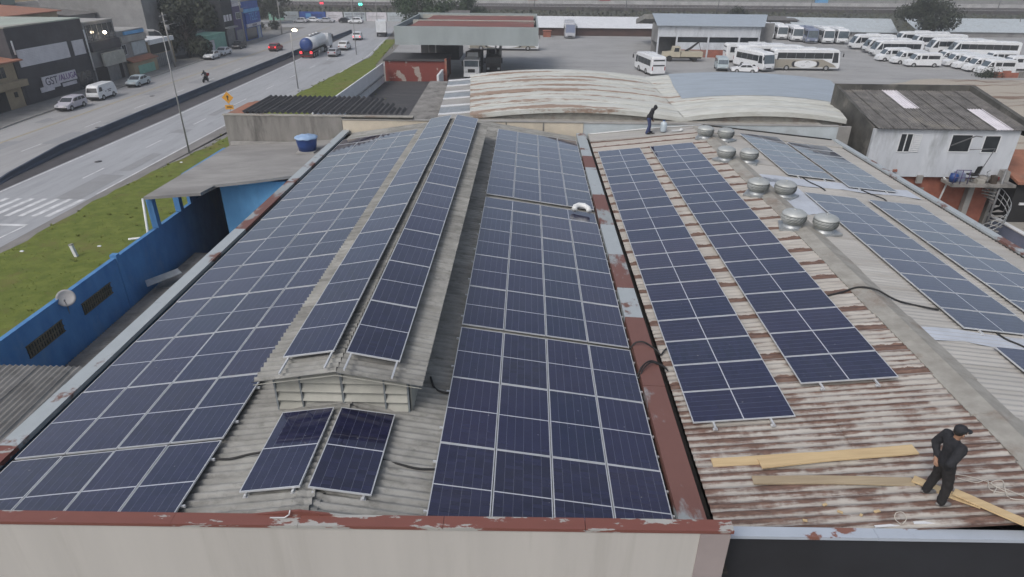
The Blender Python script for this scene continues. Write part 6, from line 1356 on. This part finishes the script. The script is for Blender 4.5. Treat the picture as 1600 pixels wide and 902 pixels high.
    if livery:
        for s in (-1, 1):
            b = MB(); z0, z1 = .45, H-1.6
            b.add([(-.5, s*(w+.006), .6), (-L+.1, s*(w+.006), z0), (-L+.1, s*(w+.006), z1), (-3.2, s*(w+.006), z1), (-1.2, s*(w+.006), 1.1)], [(0, 1, 2, 3, 4)]); b.build('livery_panel', M['livery'], t, True)
            b = MB(); x0, x1 = -3.9, -L+3.6
            n = 14; pts = [((x0+x1)/2+(x0-x1)/2*.98*cos(2*pi*k/28), 1.12+.62*sin(2*pi*k/28)) for k in range(28)]
            b.add([(p[0], s*(w+.012), p[1]) for p in pts], [tuple(range(28))]); b.build('livery_oval', mm, t, True)
            for (cx_, r0, r1, a0, a1, nm) in ((x1+.55, .74, .34, R(105), R(258), 'livery_swirl'), (x0-.55, .72, .36, R(-78), R(75), 'livery_swirl'), ((x0+x1)/2+.3, .42, .36, R(20), R(170), 'livery_scroll'), ((x0+x1)/2-.4, .36, .31, R(200), R(340), 'livery_scroll')):
                b = MB(); q = 12; vs = []
                for k in range(q+1):
                    a = a0+(a1-a0)*k/q; f = sin(pi*k/q); rm = (r0+r1)/2; h = (r0-r1)/2*f; vs += [(cx_+(rm+h)*1.2*cos(a), s*(w+.018), 1.12+(rm+h)*sin(a)), (cx_+(rm-h)*1.2*cos(a), s*(w+.018), 1.12+(rm-h)*sin(a))]
                b.add(vs, [(2*k, 2*k+1, 2*k+3, 2*k+2) for k in range(q)]); b.build(nm, M['livery_dark'], t, True)
    return t
GB = 'buses parked in the yard'
bus('white minibus seen from behind, parked alone left of the tow truck', 19.7, 117.6, R(101), 8.2, 3.0, 2.5, group=GB)
bus('white midibus facing the camera, nearest the vaulted roof', 41.1, 115.4, R(-68), 8.0, 3.1, 2.45, group=GB)
bus('white coach with a beige swirl on its side, broadside in the middle of the yard', 53.9, 118.6, R(0), 11.6, 3.5, 2.55, livery=True, group=GB)
bus('white coach parked behind the swirl painted coach, its roof showing above it', 49.8, 123.4, R(0), 12.2, 3.5, 2.55, livery=True, group=GB)
bus('white coach in the third rank behind the swirl painted coach', 48.2, 127.6, R(0), 11.5, 3.3, 2.5, group=GB)
bus('coach half hidden under the canopy, only its wheels and lower side showing', 2.2, 141.5, R(0), 14.5, 3.5, 2.55, livery=True, group=GB)
bus('blue-grey fronted coach standing alone before the long white shed, facing the camera', 9.9, 163.5, R(-91), 11, 3.5, 2.5, M['car_silver'], glass=M['car_blue'], group=GB)
for i, (px, py, mm, lab) in enumerate([(1200, 62, None, 'leftmost bus of the row that faces the camera beside the depot'), (1221, 63, None, 'second bus from the left of the row facing the camera'), (1245, 66, None, 'third bus of the row, with a big blue-tinted windscreen'), (1268, 69, 'car_blue', 'blue-grey bus in the row of white ones'), (1293, 69.5, None, 'white bus just right of the blue-grey bus'), (1315, 70, None, 'rightmost bus of the row facing the camera')]):
    q = at(px, py, 0); bus(lab, q.x, q.y, R(-97), 10, 3.2, 2.45, M[mm] if mm else None, group=GB, rake=.15)
q = at(1331, 78, 0); bus('white bus facing left at the end of the row, its front wheel showing', q.x, q.y+1.2, pi, 9, 3.0, 2.4, group=GB, rake=.8)
q = at(1354, 84, 0); bus('white bus facing left, mostly hidden behind the one with the long dark windows', q.x, q.y+1.6, pi, 9, 2.9, 2.4, group=GB, rake=.8)
q = at(1364, 89, 0); bus('white bus with long dark windows and a beige curve, facing left', q.x, q.y+1.2, pi, 9.6, 3.0, 2.4, group=GB, rake=.9)
bus('white bus behind the vans at the right, roof and windscreen showing', 84.6, 138.5, R(172), 12.5, 3.1, 2.45, group=GB, rake=.9)
bus('white bus at the right whose windscreen is nearest the long windowed bus', 82.5, 142.5, R(176), 11, 3.1, 2.45, group=GB, rake=.9)
bus('white bus in the back rank at the right of the yard', 84, 151.5, R(178), 11, 3.0, 2.45, group=GB, rake=.7)
bus('farther white bus in the back rank at the right of the yard', 83.4, 157, R(178), 11, 3.0, 2.45, group=GB, rake=.7)
GV = 'white vans parked in the yard'
for i, (x, y, lab) in enumerate([(71.6, 124.0, 'white van side-on in front of two others, its three side windows showing'), (70.8, 127.4, 'white van just behind the side-on van with three windows'), (69.7, 131.0, 'white van third back behind the side-on van, its nose farthest left'),
                                 (79.5, 115.9, 'nearest white van at the right with a long dark window'), (79.2, 118.8, 'white van second from the front of the right-hand group'), (79.0, 121.6, 'white van third from the front of the right-hand group'), (78.8, 124.6, 'white van fourth from the front of the right-hand group'), (79.1, 128.2, 'white van fifth back in the right-hand group'), (86.5, 121.0, 'white van behind the right-hand group at the edge of the view'), (87, 127, 'farther white van at the right edge of the view')]):
    vehicle('parked_van', lab, 'van', (x, y), pi+rg.uniform(-.04, .04), 5.9, 2.0, SPR, M['car_white'], (1.85, -1.75), SPR_S, ((4, 5),), k=.03, wr=.36, group=GV, glassm=M['glass_lt'], fz=.75)
# jeep and white car near the midibus
vehicle('light_blue_van', 'pale blue high van facing the camera left of the midibus', 'van', (33.6, 117.6), R(-98), 4.6, 1.9, [(-2.2, .35), (2.1, .35), (2.2, .7), (2.15, 1.1), (1.9, 1.9), (1.6, 2.1), (-2.0, 2.1), (-2.2, 1.2), (-2.2, .5)], M['car_teal'], (1.4, -1.3), [[(1.8, 1.2), (1.6, 1.8), (.5, 1.8), (.5, 1.2)], [(.3, 1.2), (.3, 1.8), (-1.9, 1.8), (-1.9, 1.2)]], ((3, 4),), k=.04, glassm=M['glass_lt'])
vehicle('parked_car', 'white car tucked between the pale blue van and the midibus', 'car', (36.7, 114.6), R(172), 4.2, 1.7, SEDAN, M['car_white'], (1.27, -1.27), S_S, ((4, 5), (7, 8)))
# tow truck
tt = thing('tow_truck', 'old beige tow truck with a dark crane jib in front of the depot', 'truck', (25.6, 127.9, .02), pi)
tt.location.x = 25.2
b = MB(); b.hexa([(-2.3, -1.05, .8), (0, -1.0, .8), (0, 1.0, .8), (-2.3, 1.05, .8), (-2.3, -1.05, 1.7), (-.15, -.95, 1.6), (-.15, .95, 1.6), (-2.3, 1.05, 1.7)]); b.build('bonnet', M['beige'], tt, True)
b = MB(); b.hexa([(-3.2, -1.1, .8), (-1.6, -1.1, .8), (-1.6, 1.1, .8), (-3.2, 1.1, .8), (-3.1, -1.0, 2.6), (-1.9, -1.0, 2.55), (-1.9, 1.0, 2.55), (-3.1, 1.0, 2.6)]); b.build('cab', M['beige'], tt, True)
for s in (-1, 1): b = MB(); b.add([(-2.9, s*1.065, 1.75), (-1.95, s*1.065, 1.75), (-2.05, s*1.025, 2.4), (-2.9, s*1.025, 2.4)], [(0, 1, 2, 3)]); b.build('side_window', M['glass'], tt, True)
b = MB(); b.box(-7.3, -3.3, -1.15, 1.15, .85, 1.75); b.build('flat_bed', M['beige'], tt, True)
b = MB(); b.tube([(-4.2, 0, 1.7), (-5.2, 0, 2.3), (-6.6, 0, 3.4)], [.2, .22, .16], 8); b.tube([(-6.6, 0, 3.4), (-7.1, 0, 1.9)], .05); b.build('crane_jib', M['black'], tt, True)
b = MB(); b.box(-7.3, -.1, -.45, .45, .5, .84); b.build('chassis', M['black'], tt, True)
for s in (-1, 1):
    for x in (-1.2, -5.9):
        b = MB(); b.lathe([(.52, -.17), (.55, 0), (.52, .17)], 16, (x, s*.95, .54), 'y', False); q = b.build('wheel', M['tyre'], tt, True)
# depot
dp = thing('bus_depot', 'white depot with an open bay, dark window bands and a pale sheet roof', 'depot', (35, 139, 0))
b = MB(); b.hexa([(24.6, 132.4, 5.74), (45, 132.4, 5.70), (49.8, 146, 6.86), (25.8, 146, 6.9), (24.6, 132.4, 5.86), (45, 132.4, 5.82), (49.8, 146, 6.98), (25.8, 146, 7.02)]); b.build('roof', M['blue_sheet'], dp)
b = MB(); b.hexa([(24.2, 146, 5.9), (50, 146, 5.9), (50, 158, 4), (24.4, 158, 4), (24.2, 146.1, 6.84), (50, 146.1, 6.84), (50, 158, 5), (24.4, 158, 5)]); b.build('rear_roof', M['fibre'], dp)
b = MB(); b.box(25.0, 44.6, 133.0, 133.25, 3.75, 5.66); b.build('upper_wall', M['white_wall'], dp)
for x in (25.0, 28.6, 34.7, 40.6, 44.35): b = MB(); b.box(x, x+.28, 132.97, 133.3, 0, 3.74); b.build('column', M['white_wall'], dp)
for k, (x0, x1) in enumerate(((28.9, 34.68), (35.0, 40.58), (40.9, 44.33))):
    b = MB(); b.box(x0, x1, 133.1, 133.3, 1.45, 2.75); b.build('panel', M['white_wall'], dp)
    b = MB(); b.box(x0, x1, 133.1, 133.3, 0, 1.445); b.build('plinth', M['brick'] if k < 2 else M['dark'], dp)
    b = MB(); b.box(x0+.06, x1-.06, 133.35, 133.38, 2.75, 3.7); b.build('window_band', M['glass'], dp)
b = MB(); b.box(25.1, 49.5, 140, 140.2, 0, 5.8); b.box(44.6, 44.8, 133.3, 140, 0, 5.6); b.build('inner_wall', M['grey_wall'], dp)
b = MB(); b.box(25.0, 25.2, 133.3, 140, 2.6, 5.6); b.build('side_wall', M['grey_wall'], dp)
ls = thing('long_white_shed', 'long low shed with a white sloping roof over a dark brown wall', 'shed', (17, 176, 0))
b = MB(); b.hexa([(-4, 170, 1.85), (31.2, 170, 1.85), (34, 184, 3.4), (-4, 184, 3.4), (-4, 170, 1.95), (31.2, 170, 1.95), (34, 184, 3.5), (-4, 184, 3.5)]); b.build('roof', M['white'], ls)
b = MB(); b.box(-3.8, 31, 170.5, 170.7, 0, 1.84); b.build('front_wall', M['brown_wall'], ls); b = MB(); b.box(-3.8, 33, 183.5, 183.8, 0, 3.38); b.build('rear_wall', M['brick'], ls)
b = MB(); b.box(3.6, 5.4, 166.8, 168.2, 0, 1.4); b.box(3.4, 5.6, 166.6, 168.4, 1.4, 1.5); tag(b.build('brown_crate', M['brick']), 'brown crate-like bin by the end of the long white shed', 'bin')
bs = thing('brown_shed', 'dark brown sheet shed behind the row of buses', 'shed', (66, 184, 0))
b = MB(); b.box(61.9, 70, 182, 188, 0, 3.1); b.build('walls', M['fibre_dark'], bs); b = MB(); b.hexa([(61.6, 181.6, 3.11), (70.3, 181.6, 3.11), (70.3, 188.4, 3.6), (61.6, 188.4, 3.6), (61.6, 181.6, 3.25), (70.3, 181.6, 3.25), (70.3, 188.4, 3.75), (61.6, 188.4, 3.75)]); b.build('roof', M['fibre_dark'], bs)
for (x0, x1, y0, y1, lab) in ((67.5, 93, 175, 186, 'pale sloping shed roof behind the row of buses, left of the olive tree'), (99, 165, 177, 188, 'pale sloping shed roof at the back right of the yard, right of the olive tree')):
    t = thing('back_shed', lab, 'shed', (x0, y0, 0)); b = MB(); b.hexa([(x0, y0, 1.2), (x1, y0, 1.0), (x1+3, y1, 3.4), (x0+1, y1, 3.6), (x0, y0, 1.3), (x1, y0, 1.1), (x1+3, y1, 3.5), (x0+1, y1, 3.7)]); b.build('roof', M['pale_wall'], t)
    b = MB(); b.box(x0, x1, y0+.3, y0+.5, 0, 1.1); b.build('front_wall', M['grey_wall'], t)
q = at(1555, 57, 0)
vehicle('parked_car', 'dark car with a bright glint at the far right of the yard', 'car', (q.x, q.y), pi, 4.6, 1.9, SUV, M['car_black'], (1.3, -1.3), U_S, ((4, 5), (7, 8)))
for i, (px, py, a, lab) in enumerate([(1535, 52, .5, 'leaning dark scrap beam at the back right of the yard'), (1575, 52, .2, 'dark thin post at the back right of the yard'), (1590, 54, -.2, 'dark leaning post at the right edge of the yard')]):
    q = at(px, py, 0); b = MB(); b.tube([(0, 0, 0), (3*sin(a), 0, 4*cos(a))], .14, 6); o = b.build('scrap_post', M['steel']); o.location = q; tag(o, lab, 'post')
bk = thing('broken_brick_wall', 'broken stretch of red brick wall in front of the nearest right-hand van', 'wall', (81, 112.3, 0))
for k in range(9): b = MB(); x = 77.2+k*1.3; b.box(x, x+1.28, 112.2, 112.45, 0, [.9, 1.1, .8, 1.0, 1.2, 1.0, 1.4, 1.1, 1.3][k]); b.build('wall_section', M['brick'] if k < 3 else M['concrete'], bk)
t = thing('dark_bush', 'dark reddish bush in front of the nearest right-hand van', 'bush', (76.6, 112.6, 0)); b = MB(); rb = random.Random(8)
for _ in range(700):
    p = Vector((rb.gauss(0, 1), rb.gauss(0, .6), abs(rb.gauss(0, .55)))); u = Vector((rb.gauss(0, 1), rb.gauss(0, 1), rb.gauss(0, 1))).normalized(); v = u.orthogonal().normalized(); b.add([tuple(p-u*.16), tuple(p+v*.1), tuple(p+u*.16), tuple(p-v*.1)], [(0, 1, 2, 3)])
b.build('foliage', M['leaf_dark'], t, True)

# ================================================================== ADVERT WALL, RAILWAY, FAR BACKGROUND
aw = thing('advert_wall', 'long low wall of painted advert panels across the end of the road', 'wall', (-55, 206, 0))
panels = [(-78, -73.6, 'mint'), (-73.4, -69, 'pale_wall'), (-68.7, -60.8, 'royal'), (-60.6, -55.7, 'sign_white'), (-55.3, -48.8, 'pale_wall'), (-48.6, -42.5, 'sign_white'), (-42.3, -34, 'pale_wall'), (-33.8, -24, 'grey_wall')]
for x0, x1, mm in panels:
    b = MB(); b.box(x0, x1, 205.9, 206.1, 0, 2.45); p_ = b.build('advert_panel', M[mm], aw)
    if mm == 'royal':
        text(p_, 'PNEUS', 1.2, (-63.6, 205.88, 1.35), (pi/2, 0, 0), M['charcoal']); b = MB(); b.box(-67.8, -61.5, 205.86, 205.895, .3, .75); b.box(-66.8, -65.2, 205.86, 205.895, 1.0, 2.0); b.build('painted_band', M['sky_blue'], p_)
    elif x0 == -55.3: text(p_, 'AUTO CENTER', .85, (-52.0, 205.88, 1.85), (pi/2, 0, 0), M['sign_ink']); b = MB(); b.box(-54.8, -49.4, 205.86, 205.895, 1.05, 1.2); b.build('painted_band', M['sign_ink'], p_)
    else: b = MB(); b.box(x0+.6, x1-.8, 205.86, 205.895, 1.3, 1.42); b.box(x0+.6, x1-1.6, 205.86, 205.895, .85, .95); b.build('painted_band', M['pole'], p_)
for x, mm, lab in ((-61.1, 'red_on', 'traffic signal showing red at the far junction'), (-49.65, 'green_on', 'traffic signal showing green at the far junction')):
    t = thing('traffic_signal', lab, 'traffic signal', (x, 204.5, 0), 0); b = MB(); b.tube([(0, 0, 0), (0, 0, 4.4)], .08, 6); b.build('pole', M['steel'], t, True)
    b = MB(); b.box(-.55, .55, -.15, .15, 4.3, 5.6); b.build('signal_box', M['steel'] if mm == 'red_on' else M['mint'], t, True)
    for s in (-.28, .28): b = MB(); b.lathe([(.3, 0), (.2, -.1), (.02, -.12)], 12, (s, -.16, 4.9 if mm == 'red_on' else 4.7), 'y'); b.build('lens', M[mm], t, True)
sheet('embankment', [(-260, 208), (-20, 208), (-20, 190), (170, 190), (420, 190), (420, 262), (-260, 262)], .03, M['bush'])
sheet('railway_ballast', [(-400, 262), (450, 262), (450, 330), (-400, 330)], .04, M['ballast'])
sheet('far_platform_ground', [(-600, 330), (700, 330), (700, 420), (-600, 420)], .05, M['cap_stone'])
b = MB(); rb = random.Random(21)
for _ in range(5200):
    x = rb.uniform(-90, 190); y = rb.uniform(208 if x < -20 else 196, 256); hh = rb.uniform(.3, 1.5)*(1.5 if rb.random() > .9 else 1); p = Vector((x, y, rb.random()*hh)); u = Vector((rb.gauss(0, 1), rb.gauss(0, 1), rb.gauss(0, .8))).normalized(); v = u.orthogonal().normalized(); s = rb.uniform(.25, .8); b.add([tuple(p-u*s), tuple(p+v*s*.6), tuple(p+u*s), tuple(p-v*s*.6)], [(0, 1, 2, 3)])
tag(b.build('scrub', M['bush']), kind='stuff')
for i, (y, z, h, mm, nm, lab) in enumerate([(258, 0, 1.1, 'rail', 'dark_fence', 'dark low fence line in front of the railway'), (297, 0, 1.3, 'pale_barrier', 'pale_barrier_wall', 'pale barrier wall beyond the railway tracks'), (324, 0, 2.0, 'grey_wall', 'platform_wall', 'grey wall at the top edge of the view')]):
    t = thing(nm, lab, 'wall' if i else 'fence', (0, y, 0))
    for k in range(28): b = MB(); x = -140+k*14; b.box(x, x+13.9, y-.15, y+.15, z, z+h+.04*(k % 2)); b.build('wall_panel', M[mm], t)
for i, y in enumerate((265, 272, 281, 289, 304, 312)):
    t = thing('railway_track', f"railway track, {ORD[i]} one beyond the scrub", 'railway track', (0, y, .05), 0, 'tracks of the railway')
    for dy in (-.8, .8): b = MB(); b.box(-300, 350, dy-.06, dy+.06, .18, .36); b.build('rail', M['rail'], t, True)
    b = MB()
    for k in range(430): b.box(-300+k*1.5, -299.7+k*1.5, -1.3, 1.3, 0, .17)
    tag(b.build('sleepers', M['concrete'], t, True), kind='stuff')
for k in range(17):
    x = -100+k*17; t = thing('catenary_mast', f"railway mast, {ORD[k]} from the left", 'mast', (x, 260+(k % 2)*40, 0), 0, 'masts along the railway')
    b = MB(); b.tube([(0, 0, 0), (0, 0, 7.5)], .14, 6); b.build('mast_post', M['steel'], t, True); b = MB(); b.tube([(0, 0, 7), (0, 4.5, 7.3)], .06, 5); b.tube([(0, 0, 5.8), (0, 4.5, 7.2)], .05, 5); b.build('mast_arm', M['steel'], t, True)
for k, (px, py, lab) in enumerate([(945, 3, 'small red shed front beyond the railway, right of centre'), (1285, 3, 'small blue shed front beyond the railway on the right'), (832, 2, 'small dull red shed beyond the railway above the canopy')]):
    q = at(px, py+3, 0); t = thing('trackside_hut', lab, 'hut', (q.x, q.y, 0)); b = MB(); b.box(-2.3, 2.3, 0, 3, 0, 2.2); b.build('hut_wall', M[['brake', 'sky_blue', 'brick'][k]] if k else M['car_red'], t, True); b = MB(); b.box(-2.5, 2.5, -.2, 3.2, 2.2, 2.4); b.build('hut_roof', M['fibre_dark'], t, True)
for k in range(14):
    x = -300+k*55+random.uniform(-8, 8); y = 440+random.uniform(0, 120); w = random.uniform(18, 26); h = random.uniform(6, 13)
    t = thing('far_warehouse', f"low warehouse beyond the railway, {ORD[k]} from the left", 'warehouse', (x, y, 0), 0, 'warehouses beyond the railway'); b = MB(); b.box(-w, w, 0, 30, 0, h); b.build('walls', M[['tan', 'grey_wall', 'pale_wall', 'brick'][k % 4]], t, True)
    b = MB(); b.hexa([(-w-.5, -.5, h), (w+.5, -.5, h), (w+.5, 31, h+.1), (-w-.5, 31, h+.1), (-w-.5, 15, h+2), (w+.5, 15, h+2), (w+.5, 16, h+2), (-w-.5, 16, h+2)]); b.build('roof', M['fibre'], t, True)
t = thing('small_white_house', 'small white house with a brown roof between the two trees behind the canopy', 'house', (-21, 183, 0))
b = MB(); b.box(-4.5, 4.5, 0, 6, 0, 2.8); b.build('house_wall', M['white'], t, True); b = MB(); b.hexa([(-5, -.8, 2.7), (5, -.8, 2.7), (5, 6.5, 4.2), (-5, 6.5, 4.2), (-5, -.8, 2.85), (5, -.8, 2.85), (5, 6.5, 4.35), (-5, 6.5, 4.35)]); b.build('house_roof', M['fibre_dark'], t, True)
# ================================================================== DAMP AIR
hz = MB(); hz.box(-620, 720, -58, 640, -1, 26)
m, nt, bs_, L = newmat('damp_air'); nt.nodes.remove(bs_)
pv = N(nt, 'ShaderNodeVolumePrincipled', Density=.00075); pv.inputs['Color'].default_value = (.93, .96, 1, 1); pv.inputs['Anisotropy'].default_value = .2
L(pv.outputs[0], nt.nodes['Material Output'].inputs['Volume'])
tag(hz.build('haze', m), kind='stuff')
